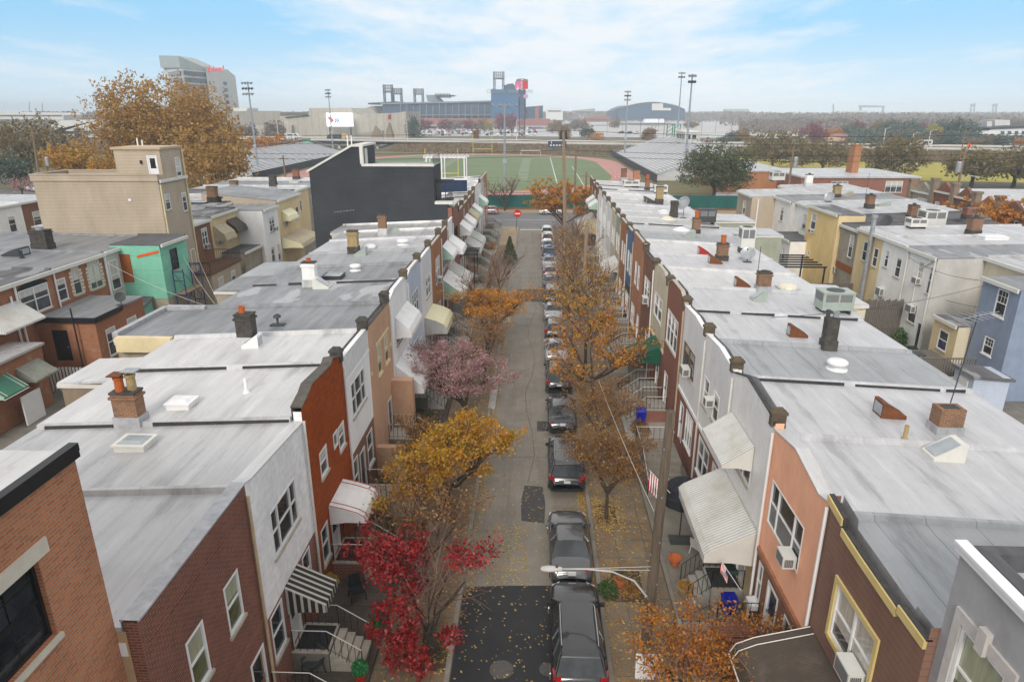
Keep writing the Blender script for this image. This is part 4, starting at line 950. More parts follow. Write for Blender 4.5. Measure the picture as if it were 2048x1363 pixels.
# ---------------------------------------------------------------- cars
for nm, c in (('car_black', (.012, .012, .013)), ('car_grey', (.07, .072, .075)), ('car_silver', (.33, .34, .36)), ('car_white', (.72, .72, .73)), ('car_blue', (.02, .05, .14)), ('car_red', (.28, .02, .02)), ('car_dark', (.02, .022, .028)), ('car_pink', (.5, .34, .36))):
    t = NT(nm); bs = t.n('ShaderNodeBsdfPrincipled'); t.l(bs.outputs[0], t.out.inputs[0]); tc = t.n('ShaderNodeTexCoord')
    t.l(t.mix(t.math('MULTIPLY', t.ramp(t.noise(tc.outputs['Object'], 3, 6, .7), [(.4, (0, 0, 0)), (.75, (1, 1, 1))]), .25), c, tuple(q*.6+.07 for q in c)), bs.inputs['Base Color'])
    bs.inputs['Roughness'].default_value = .22; bs.inputs['Coat Weight'].default_value = 1.; bs.inputs['Coat Roughness'].default_value = .06; bs.inputs['Metallic'].default_value = .2
mat('tyre', (.02, .02, .02), rough=.9); mat('rim', (.40, .41, .43), rough=.3, metal=.7); mat('plastic', (.02, .02, .022), rough=.6)
glass('car_glass', (.018, .022, .026), .04)
mat('light_red', (.38, .012, .014), rough=.15, spec=.7); mat('light_clear', (.62, .64, .66), rough=.12, spec=.8); mat('plate', (.62, .64, .66), rough=.5)
def car(kind, paint, label, group='cars parked along the kerb'):
    L, Wd, Hh = {'sedan': (4.82, 1.80, 1.46), 'suv': (4.75, 1.86, 1.72), 'hatch': (4.2, 1.74, 1.5)}[kind]
    w = Wd/2; o = thing('parked_car', (0, 0, 0), label, 'car', group); a = L/2
    if kind == 'sedan':
        st = [(-a, .60, .62, .36), (-a+.06, .80, .80, .27), (-a+.22, .87, .99, .22), (-a+.95, .905, 1.04, .2), (-a+1.6, .9, .99, .2), (.1, .9, .96, .2), (a-1.6, .9, .98, .2), (a-1.25, .895, .97, .2), (a-.7, .87, .90, .22), (a-.28, .81, .80, .24), (a-.07, .68, .68, .28), (a, .50, .56, .36)]
        gh = dict(rb=-a+.72, rt=-a+1.45, ft=a-2.25, fb=a-1.35, zb=1.0, rw=.56, bw=.77)
    elif kind == 'suv':
        st = [(-a, .70, .72, .40), (-a+.05, .85, .95, .33), (-a+.16, .91, 1.10, .28), (-a+.9, .93, 1.13, .26), (.0, .93, 1.08, .26), (a-1.4, .93, 1.08, .26), (a-1.1, .92, 1.07, .26), (a-.55, .89, 1.0, .27), (a-.2, .82, .88, .29), (a-.05, .72, .74, .33), (a, .52, .62, .40)]
        gh = dict(rb=-a+.12, rt=-a+.55, ft=a-2.05, fb=a-1.25, zb=1.1, rw=.62, bw=.81)
    else:
        st = [(-a, .64, .66, .36), (-a+.05, .8, .9, .28), (-a+.16, .85, 1.02, .24), (-a+.8, .87, 1.04, .22), (0, .87, .98, .22), (a-1.3, .87, .99, .22), (a-.9, .86, .96, .22), (a-.4, .82, .86, .24), (a-.08, .68, .70, .28), (a, .5, .56, .34)]
        gh = dict(rb=-a+.12, rt=-a+.6, ft=a-1.95, fb=a-1.1, zb=1.02, rw=.57, bw=.75)
    b = MB(); n = 0; rings = []
    for y, wi, zt, zb in st:
        wi = min(wi, w); zm = zb+(zt-zb)*.55
        half = [(0, zt+.025), (wi*.45, zt+.02), (wi*.78, zt), (wi*.93, zt-.035), (wi*.985, zt-.10), (wi, zm), (wi*.985, zb+.14), (wi*.93, zb+.02), (wi*.8, zb)]
        pts = [(-x, y, z) for x, z in reversed(half[1:])]+[(x, y, z) for x, z in half]
        rings.append(len(b.v)); b.v.extend(pts); n = len(pts)
    for i in range(len(rings)-1):
        for k in range(n-1): b.f.append((rings[i]+k, rings[i]+k+1, rings[i+1]+k+1, rings[i+1]+k)); b.m.append(0); b.uv.append(None)
    for r in (rings[0], rings[-1]): b.f.append(tuple(r+k for k in range(n))); b.m.append(0); b.uv.append(None)
    zb, rw, bw = gh['zb'], gh['rw'], gh['bw']; zt = Hh-.03
    C4 = lambda y, x, z: (x, y, z)
    RB, RT, FT, FB = gh['rb'], gh['rt'], gh['ft'], gh['fb']
    # roof skin: domed grid
    nx, ny = 6, 7; g0 = len(b.v)
    for j in range(ny+1):
        for i in range(nx+1):
            u = i/nx*2-1; v = j/ny; y = RT+(FT-RT)*v; x = rw*u*(1+.03*sin(PI*v)); z = zt-.05+.075*(1-abs(u)**2.6)*(.55+.45*sin(PI*min(1, max(0, v*.9+.05)))); b.v.append((x, y, z))
    for j in range(ny):
        for i in range(nx): q = g0+j*(nx+1)+i; b.f.append((q, q+1, q+nx+2, q+nx+1)); b.m.append(0); b.uv.append(None)
    b.build('body', paint, o, smooth=True)
    for s in (-1, 1):
        pl = MB(); pl.tube([(s*bw, RB, zb-.03), (s*rw, RT, zt-.05)], .045, 5); pl.tube([(s*bw*1.02, FB, zb-.06), (s*rw, FT, zt-.05)], .035, 5); pl.tube([(s*rw, RT, zt-.045), (s*rw*1.03, (RT+FT)/2, zt-.04), (s*rw, FT, zt-.045)], .035, 5)
        ym = (RT+FT)/2; pl.tube([(s*(bw+.04), ym, zb), (s*rw*1.02, ym-.05, zt-.05)], .035, 4)
        if kind == 'suv': ym = RT+.55; pl.tube([(s*(bw+.03), ym-.15, zb), (s*rw*1.02, ym, zt-.05)], .05, 4)
        pl.build('pillar', paint, o, smooth=True)
    ws = MB(); ws.face([C4(FB, -bw*.98, zb-.06), C4(FB, bw*.98, zb-.06), C4(FT, rw*.96, zt-.03), C4(FT, -rw*.96, zt-.03)]); ws.build('windshield', 'car_glass', o)
    ws = MB(); ws.face([C4(RB, -bw*.96, zb-.01), C4(RB, bw*.96, zb-.01), C4(RT, rw*.96, zt-.03), C4(RT, -rw*.96, zt-.03)]); ws.build('rear_window', 'car_glass', o)
    for s in (-1, 1):
        ws = MB(); ws.face([C4(RB, s*bw, zb-.02), C4((RB+FB)/2, s*(bw+.06), zb-.05), C4(FB, s*bw*1.01, zb-.06), C4(FT, s*rw, zt-.05), C4(RT, s*rw, zt-.05)]); ws.build('side_window', 'car_glass', o)
        m = MB(); m.hexa([(s*(bw+.06), FB-.38, zb-.02), (s*(bw+.24), FB-.42, zb-.0), (s*(bw+.24), FB-.30, zb-.0), (s*(bw+.06), FB-.26, zb-.02), (s*(bw+.06), FB-.36, zb+.1), (s*(bw+.23), FB-.41, zb+.13), (s*(bw+.23), FB-.31, zb+.13), (s*(bw+.06), FB-.28, zb+.1)]); m.build('wing_mirror', paint if kind != 'suv' else 'plastic', o)
        t = MB()
        if kind == 'sedan': t.hexa([(s*.56, -a+.02, .68), (s*.86, -a+.2, .68), (s*.87, -a+.34, .70), (s*.60, -a+.1, .70), (s*.56, -a+.10, .93), (s*.84, -a+.24, .93), (s*.85, -a+.42, .95), (s*.60, -a+.2, .95)])
        else: t.hexa([(s*.60, -a-.0, .85), (s*.88, -a+.1, .85), (s*.915, -a+.34, .88), (s*.62, -a+.1, .88), (s*.62, -a+.06, 1.08), (s*.86, -a+.13, 1.10), (s*.90, -a+.42, 1.13), (s*.66, -a+.16, 1.13)])
        t.build('tail_light', 'light_red', o)
        t = MB(); z0 = .60 if kind != 'suv' else .72
        t.hexa([(s*.5, a-.10, z0), (s*.80, a-.32, z0), (s*.86, a-.55, z0+.08), (s*.55, a-.2, z0+.05), (s*.5, a-.13, z0+.16), (s*.80, a-.36, z0+.19), (s*.84, a-.68, z0+.25), (s*.56, a-.3, z0+.22)]); t.build('headlight', 'light_clear', o)
        for y in (-a+.95, a-.92):
            r = .33 if kind != 'suv' else .37; x = s*(w-.1)
            m = MB(); m.tube([(x-s*.1, y, r), (x+s*.085, y, r), (x+s*.1, y, r)], [r, r, r*.93], 18); wh = m.build('wheel', 'tyre', o, smooth=False)
            m = MB(); m.tube([(x+s*.095, y, r), (x+s*.105, y, r)], [r*.66, r*.6], 14)
            for k in range(5): tt = 2*PI*k/5; m.tube([(x+s*.11, y, r), (x+s*.108, y+cos(tt)*r*.6, r+sin(tt)*r*.6)], .025, 4)
            m.build('rim', 'rim', wh)
    zl = .78 if kind != 'suv' else .80
    MB().box(-.16, .16, -a-.012+.02, -a+.1, zl-.03, zl+.11).build('licence_plate', 'plate', o)
    m = MB(); m.box(-.78, .78, -a-.01, -a+.1, .36, .5); m.box(-.72, .72, a-.1, a+.012, .34, .46); m.box(-.4, .4, a-.12, a+.006, .5, .6); m.build('bumper_trim', 'plastic', o)
    if kind == 'suv':
        for s in (-1, 1):
            m = MB(); m.tube([(s*(rw-.03), RT+.2, zt-.0), (s*(rw-.02), RT+.3, zt+.05), (s*(rw-.02), FT-.3, zt+.05), (s*(rw-.03), FT-.15, zt)], .02, 5); m.build('roof_rail', 'galv', o)
        m = MB(); m.hexa([(-rw, RT-.22, zt-.06), (rw, RT-.22, zt-.06), (rw*.98, RT+.05, zt-.03), (-rw*.98, RT+.05, zt-.03), (-rw*.97, RT-.2, zt-.03), (rw*.97, RT-.2, zt-.03), (rw*.96, RT+.05, zt+.02), (-rw*.96, RT+.05, zt+.02)]); m.build('spoiler', paint, o)
    else:
        m = MB(); m.box(-.05, .05, -a+.62 if kind == 'sedan' else RT+.1, -a+.7 if kind == 'sedan' else RT+.2, zb if kind == 'sedan' else zt, (zb if kind == 'sedan' else zt)+.04); m.build('antenna_fin', paint, o)
    return o
cars = [('suv', 'car_black', 19.9, 1.62, 'black estate car with roof rails on the fresh asphalt, nearest the camera'),
        ('sedan', 'car_grey', 25.3, 1.60, 'dark grey sedan under the street lamp arm, second from the camera'),
        ('suv', 'car_black', 32.2, 1.72, 'black crossover ahead of the dark grey sedan, beside the road patch'),
        ('sedan', 'car_dark', 38.6, 1.7, 'dark sedan with leaf strewn windscreen, two cars ahead of the dark grey sedan'),
        ('suv', 'car_dark', 44.6, 1.7, 'dark sport utility car beside the golden street tree'),
        ('sedan', 'car_silver', 50.4, 1.7, 'silver sedan between two dark cars beyond the golden street tree'),
        ('hatch', 'car_grey', 55.8, 1.7, 'dark grey hatchback just ahead of the silver sedan'),
        ('sedan', 'car_silver', 61.2, 1.7, 'pale silver sedan near the dark road patch'),
        ('suv', 'car_black', 66.8, 1.72, 'black sport utility car level with the dark road patch'),
        ('sedan', 'car_dark', 72.4, 1.7, 'dark car with bright red tail lights past the dark road patch'),
        ('hatch', 'car_silver', 77.6, 1.7, 'silver hatchback past the car with bright red tail lights'),
        ('sedan', 'car_silver', 82.8, 1.7, 'light grey sedan in the far half of the parked line'),
        ('suv', 'car_blue', 88.2, 1.7, 'dark blue car with a red sticker behind the two white cars'),
        ('sedan', 'car_silver', 93.4, 1.7, 'silver sedan just behind the white cars at the far end'),
        ('suv', 'car_white', 98.9, 1.7, 'white sport utility car, second from the far end of the parked line'),
        ('suv', 'car_white', 104.6, 1.7, 'white car parked at the corner by the stop line')]
protos = {}
for kd, pt, y, x, lab in cars:
    key = (kd, pt)
    if key not in protos: o = protos[key] = car(kd, pt, lab)
    else: o = copy_tree(protos[key])
    place(o, (x, y-.3 if y < 26 else y, .004), RN.uniform(-.012, .012), (1.03, 1.1, 1.03) if y < 20 else None, label=lab)
o = car('sedan', 'car_white', 'white sedan parked along the far side of the cross street', 'cars on the cross street'); place(o, (gz(1098, 432).x+.5, 128.2, .004), PI/2)
o = copy_tree(protos[('hatch', 'car_grey')]); place(o, (gz(1172, 432).x+1., 126.5, .004), -PI/2, label='grey car on the cross street at the end of the right row', group='cars on the cross street')
o = protos[('hatch', 'car_pink')] = car('hatch', 'car_pink', 'pinkish car on the cross street behind the left corner house', 'cars on the cross street'); place(o, (gz(978, 432).x-.5, 128.2, .004), PI/2)
# ---------------------------------------------------------------- trees
mat('bark', (.085, .065, .05), (.05, .04, .03), rough=.95, nscale=6, stretch=(1, 1, .2), bump=.6); mat('twig', (.21, .135, .105), (.15, .1, .08), rough=.9, nscale=3); mat('bark_pale', (.24, .2, .165), (.16, .13, .11), rough=.95, nscale=5, stretch=(1, 1, .2))
leafmat('leaf_red', [(.36, .006, .012), (.50, .010, .018), (.22, .004, .010), (.50, .03, .035), (.36, .006, .014), (.34, .05, .03)])
leafmat('leaf_gold', [(.60, .24, .02), (.68, .32, .02), (.46, .20, .02), (.58, .32, .03), (.42, .28, .04), (.30, .25, .05), (.20, .19, .05)])
leafmat('leaf_amber', [(.60, .30, .02), (.68, .36, .02), (.46, .20, .02), (.62, .24, .02), (.34, .20, .03), (.52, .32, .04)])
leafmat('leaf_orange', [(.54, .22, .03), (.60, .30, .03), (.44, .17, .03), (.56, .18, .02), (.40, .25, .05), (.28, .18, .05)])
leafmat('leaf_rust', [(.25, .12, .04), (.34, .17, .04), (.19, .10, .045), (.42, .20, .03), (.17, .115, .06), (.50, .34, .29)])
leafmat('leaf_pink', [(.46, .26, .27), (.58, .38, .38), (.34, .19, .19), (.50, .30, .30), (.24, .14, .13), (.66, .50, .48)])
leafmat('leaf_olive', [(.19, .17, .075), (.26, .20, .08), (.14, .135, .065), (.32, .21, .08), (.21, .15, .07)])
leafmat('leaf_green', [(.10, .135, .05), (.14, .165, .06), (.075, .105, .04), (.14, .15, .06), (.08, .11, .05)])
leafmat('leaf_brown', [(.26, .16, .09), (.33, .2, .09), (.2, .13, .07), (.38, .22, .08), (.18, .13, .08)])
leafmat('leaf_oak', [(.46, .25, .07), (.38, .21, .06), (.54, .31, .08), (.30, .18, .06), (.42, .27, .09), (.30, .21, .08)])
leafmat('leaf_darkred', [(.20, .03, .045), (.27, .045, .06), (.15, .025, .035)]); leafmat('leaf_yellow', [(.45, .36, .06), (.36, .29, .05), (.5, .42, .1)])
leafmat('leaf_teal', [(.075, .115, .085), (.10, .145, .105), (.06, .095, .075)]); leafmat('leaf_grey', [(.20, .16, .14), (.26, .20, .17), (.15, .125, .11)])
leafmat('leaf_bush', [(.06, .14, .03), (.09, .18, .04), (.045, .10, .025)], .3); leafmat('leaf_bright', [(.03, .22, .06), (.045, .28, .08), (.02, .16, .05)], .2)
leafmat('leaf_litter', [(.50, .34, .08), (.42, .24, .06), (.60, .46, .14), (.30, .16, .06), (.55, .40, .10), (.24, .14, .07)], .1)
leafmat('leaf_litter_brown', [(.34, .17, .05), (.26, .12, .04), (.42, .24, .07), (.20, .10, .04)], .1)

def leaves(mb_name, pts, size, matn, parent, seed, flat=.0, jit=.35):
    r = np.random.RandomState(seed); pts = np.asarray(pts); n = len(pts)
    off = np.array(ORG.get(parent.name, (0, 0, 0))) if parent else np.zeros(3)
    a = r.normal(size=(n, 3)); a[:, 2] *= (1-flat); a /= np.linalg.norm(a, axis=1, keepdims=True)+1e-9
    q = r.normal(size=(n, 3)); q[:, 2] *= (1-flat); b = np.cross(a, q); b /= np.linalg.norm(b, axis=1, keepdims=True)+1e-9
    if flat > .9: b = np.cross(a, np.array([0, 0, 1.])); b /= np.linalg.norm(b, axis=1, keepdims=True)+1e-9
    s = size*(1+jit*r.uniform(-1, 1, size=(n, 1)))
    a *= s; b *= s*.62; p = pts-off
    V = np.stack([p-a, p-b*.9+a*.1, p+a, p+b*.9+a*.1], 1).reshape(-1, 3)
    me = bpy.data.meshes.new(mb_name); me.vertices.add(4*n); me.vertices.foreach_set('co', V.ravel().astype(np.float32))
    me.loops.add(4*n); me.loops.foreach_set('vertex_index', np.arange(4*n, dtype=np.int32)); me.polygons.add(n)
    me.polygons.foreach_set('loop_start', np.arange(0, 4*n, 4, dtype=np.int32)); me.materials.append(M[matn]); me.update(calc_edges=True)
    o = bpy.data.objects.new(mb_name, me); C.objects.link(o); ORG[o.name] = tuple(off)
    if parent: o.parent = parent
    return o

def street_tree(label, x, y, h=5.5, r=2.2, th=1.8, leaf='leaf_gold', nleaf=3500, ls=.075, seed=1, lean=(0, 0), tw=1., trunk=.09, bare=.0, multi=1, up=.55, group='street trees along the pavements', zlo=None, off=(0, 0), flatten=1., kind='street_tree', flt=None, extra=(), bark='bark', twig='twig'):
    rr = random.Random(seed); o = thing(kind, (x, y, .1), label, 'tree', group)
    wood = MB(); fine = MB(); tips = []
    def seg(p, d, L, rad, lev):
        n = 3 if lev < 2 else 2; pts = [p]; dd = d.copy()
        for i in range(n):
            dd = (dd+Vector((rr.uniform(-1, 1), rr.uniform(-1, 1), rr.uniform(-.5, .8)))*.22).normalized(); pts.append(pts[-1]+dd*L/n)
        rads = [rad*(1-.45*i/n) for i in range(n+1)]
        (wood if lev < 2 else fine).tube(pts, rads, 6 if lev < 1 else (5 if lev < 2 else 3), lev == 0)
        if lev >= 3:
            tips.extend(pts[1:]); return
        nc = [5, 6, 5][lev] if tw >= 1 else [4, 4, 3][lev]
        for k in range(nc):
            t = rr.uniform(.3, 1.) if lev else rr.uniform(.55, 1.)
            i = min(n-1, int(t*n)); q = pts[i].lerp(pts[i+1], t*n-i)
            ang = rr.uniform(0, 2*PI); spread = rr.uniform(.55, 1.15)
            s = Vector((cos(ang), sin(ang), up*rr.uniform(.3, 1.6)))*spread
            nd = (dd*.55+s).normalized()
            seg(q, nd, L*rr.uniform(.5, .75), rad*.52, lev+1)
        if lev == 2: tips.append(pts[-1])
    base = Vector((x, y, .1))
    for k in range(multi):
        d = Vector((lean[0]+rr.uniform(-.25, .25)*(multi > 1), lean[1]+rr.uniform(-.25, .25)*(multi > 1), 1)).normalized()
        t1 = base+d*th; wood.tube([base+Vector((0, 0, -.05)), base.lerp(t1, .15), t1], [trunk*1.5, trunk*1.05, trunk*.85], 8)
        for q in range(5 if multi == 1 else 3):
            ang = 2*PI*q/5+rr.uniform(-.5, .5); dd = Vector((cos(ang)*.8, sin(ang)*.8, rr.uniform(.5, 1.3))).normalized()
            seg(base.lerp(t1, rr.uniform(.75, 1)), dd, (h-th)*.5, trunk*.6, 1)
    # fit the crown to its height and radius
    allv = wood.v[0:0]+fine.v
    cz = th+.3; top = max(v[2] for v in fine.v); ex = sorted(math.hypot(v[0]-x, v[1]-y) for v in fine.v)[int(len(fine.v)*.93)]
    kz = (h-cz)/(top-cz); kr = r/ex
    def fit(v):
        if v[2] <= cz: f = max(0, (v[2]-.6*th)/(cz-.6*th)) if v[2] > .6*th else 0
        else: f = 1
        k = 1+(kr-1)*f
        zz = v[2] if v[2] <= cz else cz+(v[2]-cz)*kz
        return (x+(v[0]-x)*k+off[0]*f, y+(v[1]-y)*k+off[1]*f, zz)
    wood.v = [fit(v) for v in wood.v]; fine.v = [fit(v) for v in fine.v]
    tips = [fit(v) for v in tips]
    wood.build('trunk', bark, o, smooth=True)
    fine.build('branches', twig, o)
    if nleaf:
        r_ = np.random.RandomState(seed); T = np.array(tips)
        keep = T
        if flt: keep = T[flt(T)]
        cl = keep[r_.randint(0, len(keep), size=max(30, int(len(keep)*(1-bare))))]
        idx = r_.randint(0, len(cl), size=nleaf); P = cl[idx]+r_.normal(scale=.16 if r > 1.5 else .1, size=(nleaf, 3))*[1.2, 1.2, .8]
        for (dx, dy, z), (a, b, c), k in extra:
            d = r_.normal(size=(k, 3)); d /= np.linalg.norm(d, axis=1, keepdims=True); q = np.array([x+dx, y+dy, z])+d*r_.uniform(.3, 1, size=(k, 1))**.6*np.array([a, b, c]); q = q[r_.randint(0, k, k//6)][r_.randint(0, k//6, k)]+r_.normal(scale=.09, size=(k, 3)); P = np.concatenate([P, q])
        leaves('crown', P, ls, leaf, o, seed)
    return o

def crown_tree(kind, label, x, y, h, rx, th, leaf, n=2600, ls=.35, seed=1, trunk=.3, group=None, shape=1., lobes=9, sparse=.0, z0=0., ry=None, cat='tree', wide=0):
    """a fuller tree: limbs and a crown of leaf clumps on lumps round the limb ends"""
    rr = random.Random(seed); r_ = np.random.RandomState(seed); ry = ry or rx
    o = thing(kind, (x, y, z0), label, cat, group)
    wd = MB(); ch = h-th; cz = z0+th+ch*.5
    wd.tube([(x, y, z0-.1), (x+rr.uniform(-.2, .2), y, z0+th*.6), (x, y, z0+th+ch*.25), (x, y, z0+th+ch*.6)], [trunk*1.3, trunk, trunk*.8, trunk*.3], 7)
    P = []; per = n//lobes
    for k in range(lobes):
        g = PI*(3-5**.5)*k+rr.uniform(-.4, .4); t = (k+.5)/lobes; zz = (t*2-1)*.72; rad = math.sqrt(max(0, 1-zz*zz))*rr.uniform(.5, .72)
        if shape < 1: rad *= (1-(zz+1)/2*(1-shape))
        c = np.array([x+cos(g)*rad*rx, y+sin(g)*rad*ry, cz+zz*ch*.5])
        wd.tube([(x, y, z0+th*.8+ch*.1*rr.random()), tuple((np.array([x, y, cz])+c)/2+np.array([0, 0, -ch*.05])), tuple(c)], [trunk*.5, trunk*.28, trunk*.08], 5)
        lr = rr.uniform(.30, .46)
        d = r_.normal(size=(per, 3)); d /= np.linalg.norm(d, axis=1, keepdims=True); rad2 = r_.uniform(.35, 1., size=(per, 1))**.6
        d[:, 2] = np.where(d[:, 2] < -.3, d[:, 2]*.6, d[:, 2])
        q = c+d*rad2*np.array([rx*lr*1.25, ry*lr*1.25, ch*lr])
        sub = r_.randint(0, per, size=per//5)
        # gather leaves into twig clumps so that gaps open between them
        P.append(q[sub][r_.randint(0, len(sub), size=per)]+r_.normal(scale=ls*1.3, size=(per, 3)))
    P = np.concatenate(P); lo, hi = np.percentile(P[:, 2], [.7, 99.6]); zb_ = z0+th*.9
    kx = rx/np.percentile(np.abs(P[:, 0]-x), 99.6); ky = ry/np.percentile(np.abs(P[:, 1]-y), 99.6); kz = (h+z0-zb_)/(hi-lo)
    P = np.stack([x+(P[:, 0]-x)*kx, y+(P[:, 1]-y)*ky, zb_+(P[:, 2]-lo)*kz], 1)
    wd.v = [v if v[2] < zb_ else (x+(v[0]-x)*kx, y+(v[1]-y)*ky, zb_+max(0, v[2]-max(lo, zb_))*kz*.95) for v in wd.v]
    wd.build('trunk', 'bark', o, smooth=True)
    leaves('crown', P, ls, leaf, o, seed)
    return o

# street trees, left pavement
p = gz(876, 1300, .12); street_tree('crimson leaved maple near the striped awning', p.x, p.y, 5.2, 2.5, .9, 'leaf_red', 4000, .075, 3, lean=(-.1, .0), multi=3, trunk=.06, off=(-.45, .3), up=.1, flt=lambda T: (T[:, 0] < p.x-.75)|((T[:, 2] > 3.3)&(T[:, 0] > p.x+.5)&(T[:, 1] > p.y)), extra=[((-1.35, -.5, 1.75), (.95, .9, .95), 1050), ((-1.0, -1.0, 1.0), (.8, .6, .75), 650), ((-.5, -1.3, .75), (.5, .5, .5), 280), ((.5, -.2, 1.0), (.45, .3, .3), 260)])
street_tree('sparse tree with bare whitish twigs just behind the crimson maple', -4.3, 22.6, 5., 2.1, 1.3, 'leaf_rust', 1800, .06, 5, trunk=.07)
street_tree('bushy ochre and gold tree over the left pavement, behind the crimson maple', -4.15, 27.9, 5.2, 2.95, 1.7, 'leaf_gold', 15000, .075, 8, trunk=.1, up=.25, off=(.15, -.5))
street_tree('rusty orange small tree left of the gold one, by the house steps', -5.2, 30.6, 4.2, 2.0, 1.2, 'leaf_rust', 4200, .07, 9, trunk=.07)
p = gz(945, 845, .12); street_tree('pink flowering tree leaning over the left pavement', p.x, p.y, 5.0, 2.9, 1.3, 'leaf_pink', 12000, .065, 12, lean=(-.12, .05), trunk=.1, off=(-1.0, 1.2), up=.3)
street_tree('rust brown thin tree between the pink tree and the kerb', -3.5, 44.2, 5.6, 2.0, 1.7, 'leaf_rust', 1500, .06, 14)
street_tree('bright orange spreading tree on the left pavement beyond the pink one', -3.9, 51.5, 5.4, 3.4, 1.9, 'leaf_amber', 6500, .08, 15, trunk=.11, off=(.6, 0), up=.22)
street_tree('bare tree with upright twigs behind the bright orange tree', -4.4, 57.5, 6.6, 2.6, 2., 'leaf_rust', 350, .07, 17)
street_tree('thin bare sapling on the left pavement near the pale awnings', -3.7, 66, 6.6, 2.2, 2.2, 'leaf_rust', 120, .07, 18, tw=.5)
# right pavement
p = gz(1212, 1036, .12); street_tree('small rusty tree with pale blossom beside the black crossover', p.x, p.y, 4.6, 1.9, 1.35, 'leaf_rust', 7000, .055, 21, trunk=.075, off=(.1, .8), up=.28)
street_tree('dense bronze tree in the right pavement two cars ahead', 3.75, 34.2, 4.9, 2.1, 1.5, 'leaf_rust', 4200, .055, 22, trunk=.08)
street_tree('large golden leaved tree in front of the green awning', 3.8, 40.6, 6.8, 3.5, 2.1, 'leaf_amber', 3600, .08, 23, trunk=.12, up=.4)
street_tree('tall thin golden tree behind the large golden one', 3.9, 48.5, 7.2, 3.0, 2.2, 'leaf_gold', 1500, .08, 24, trunk=.11, up=.6)
street_tree('bare pinkish twigged tree in the middle of the right pavement', 3.9, 55.4, 7.6, 2.9, 2.2, 'leaf_gold', 1100, .07, 25, trunk=.11, up=.75)
street_tree('bare brown tree beside the blue house', 4.2, 62., 7.6, 2.8, 2.2, 'leaf_rust', 500, .08, 26, trunk=.11, up=.75)
street_tree('reddish bare tree beyond the blue house', 4., 69.5, 7.4, 2.7, 2.2, 'leaf_gold', 900, .08, 27, trunk=.1, up=.7)
street_tree('leafless grey brown tree by the cream houses', 4.6, 77, 7.4, 2.8, 2.2, 'leaf_rust', 200, .08, 28, trunk=.1, up=.7)
street_tree('leafless tree in front of the white far houses', 4.4, 86, 7.4, 2.8, 2.2, 'leaf_rust', 150, .08, 29, trunk=.1, up=.7)
street_tree('orange and rust tree filling the bottom edge in front of the brown house', 5.3, 16.1, 4.0, 2.5, 1.2, 'leaf_orange', 7500, .055, 31, trunk=.08, off=(.3, .0), up=.22)
street_tree('golden tree wrapped round the tall pole at the far corner', 4.2, 102., 9.2, 4.2, 2.4, 'leaf_amber', 7500, .14, 33, trunk=.16, up=.5)
street_tree('bare rounded tree on the grass strip in front of the green fence', gz(1010, 421).x, 131.6, 7.2, 3.9, 1.6, 'leaf_rust', 0, .1, 34, trunk=.15, up=.45)
# small evergreen
def conifer(label, x, y, h, r, n, ls, seed, z0=.12, leaf='leaf_green'):
    o = thing('evergreen_shrub', (x, y, z0), label, 'shrub'); r_ = np.random.RandomState(seed); t = r_.uniform(0, 1, n)**.8; a = r_.uniform(0, 2*PI, n); q = r*(1-t)*r_.uniform(.6, 1.08, n)+.05
    m = MB(); m.tube([(x, y, z0), (x, y, z0+h*.9)], [.06, .02], 5); m.build('trunk', 'bark', o)
    leaves('crown', np.stack([x+q*np.cos(a), y+q*np.sin(a), z0+.25+t*(h-.25)], 1), ls, leaf, o, seed); return o
conifer('small dark cone shaped evergreen at the kerb of the left pavement', -3.3, 84., 3.4, 1.05, 1500, .13, 2)

# leaf litter
def litter(name, rects, n, size, matn, z=.012, seed=1):
    r_ = np.random.RandomState(seed); A = np.array([(b-a)*(d-c)*w for a, b, c, d, z, w in rects]); k = r_.choice(len(rects), n, p=A/A.sum()); R = np.array(rects)[k]
    P = np.stack([r_.uniform(R[:, 0], R[:, 1]), r_.uniform(R[:, 2], R[:, 3]), R[:, 4]+r_.uniform(0, .01, n)], 1)
    stuff(leaves(name, P, size, matn, None, seed, flat=.96, jit=.5), 'small fallen leaves scattered over road and pavement', 'fallen leaves')
litter('fallen_leaves', [(-2.7, .7, 15, 22.5, .012, 1.), (-1.9, -.2, 22.9, 27.2, .012, 9.), (-2.7, .9, 22.6, 36, .012, 1.6), (-2.7, .8, 36, 60, .012, .9), (-2.8, .8, 60, 110, .012, .25)], 2300, .045, 'leaf_litter', seed=4)
litter('fallen_leaves', [(2.35, 2.66, 15, 60, .02, 9.), (2.9, 5.5, 14, 45, .135, 1.6), (2.9, 3.7, 27, 29, .135, 7), (5.5, 8., 14, 22, .17, .5), (-5.5, -3, 14, 50, .135, 1.2), (-2.8, -2.55, 20, 60, .02, 4), (1., 2.5, 27.8, 29.8, .02, 3)], 5200, .045, 'leaf_litter_brown', seed=6)
litter('fallen_leaves', [(2.36, 2.66, 14, 90, .03, 9.), (2.85, 3.6, 14, 70, .135, 3.), (-3.6, -2.9, 16, 60, .135, 2.5), (3.6, 6, 26, 60, .135, 1.), (-6, -3.6, 20, 60, .135, .8), (-2.8, -2.3, 24, 70, .014, 1.6), (.9, 2.5, 27.9, 60, .014, .8), (2.9, 4.4, 21.5, 24.5, .14, 3)], 11000, .05, 'leaf_litter_brown', seed=8)
litter('fallen_leaves', [(2.2, 2.66, 14, 60, .03, 9.), (2.85, 5.4, 14, 50, .135, 1.), (-5.4, -2.9, 16, 50, .135, .9), (-2.8, -2.35, 22, 70, .014, 3), (2.9, 4.4, 26.5, 29.5, .14, 5), (3., 5, 39, 42, .14, 3)], 9000, .055, 'leaf_litter', seed=9)
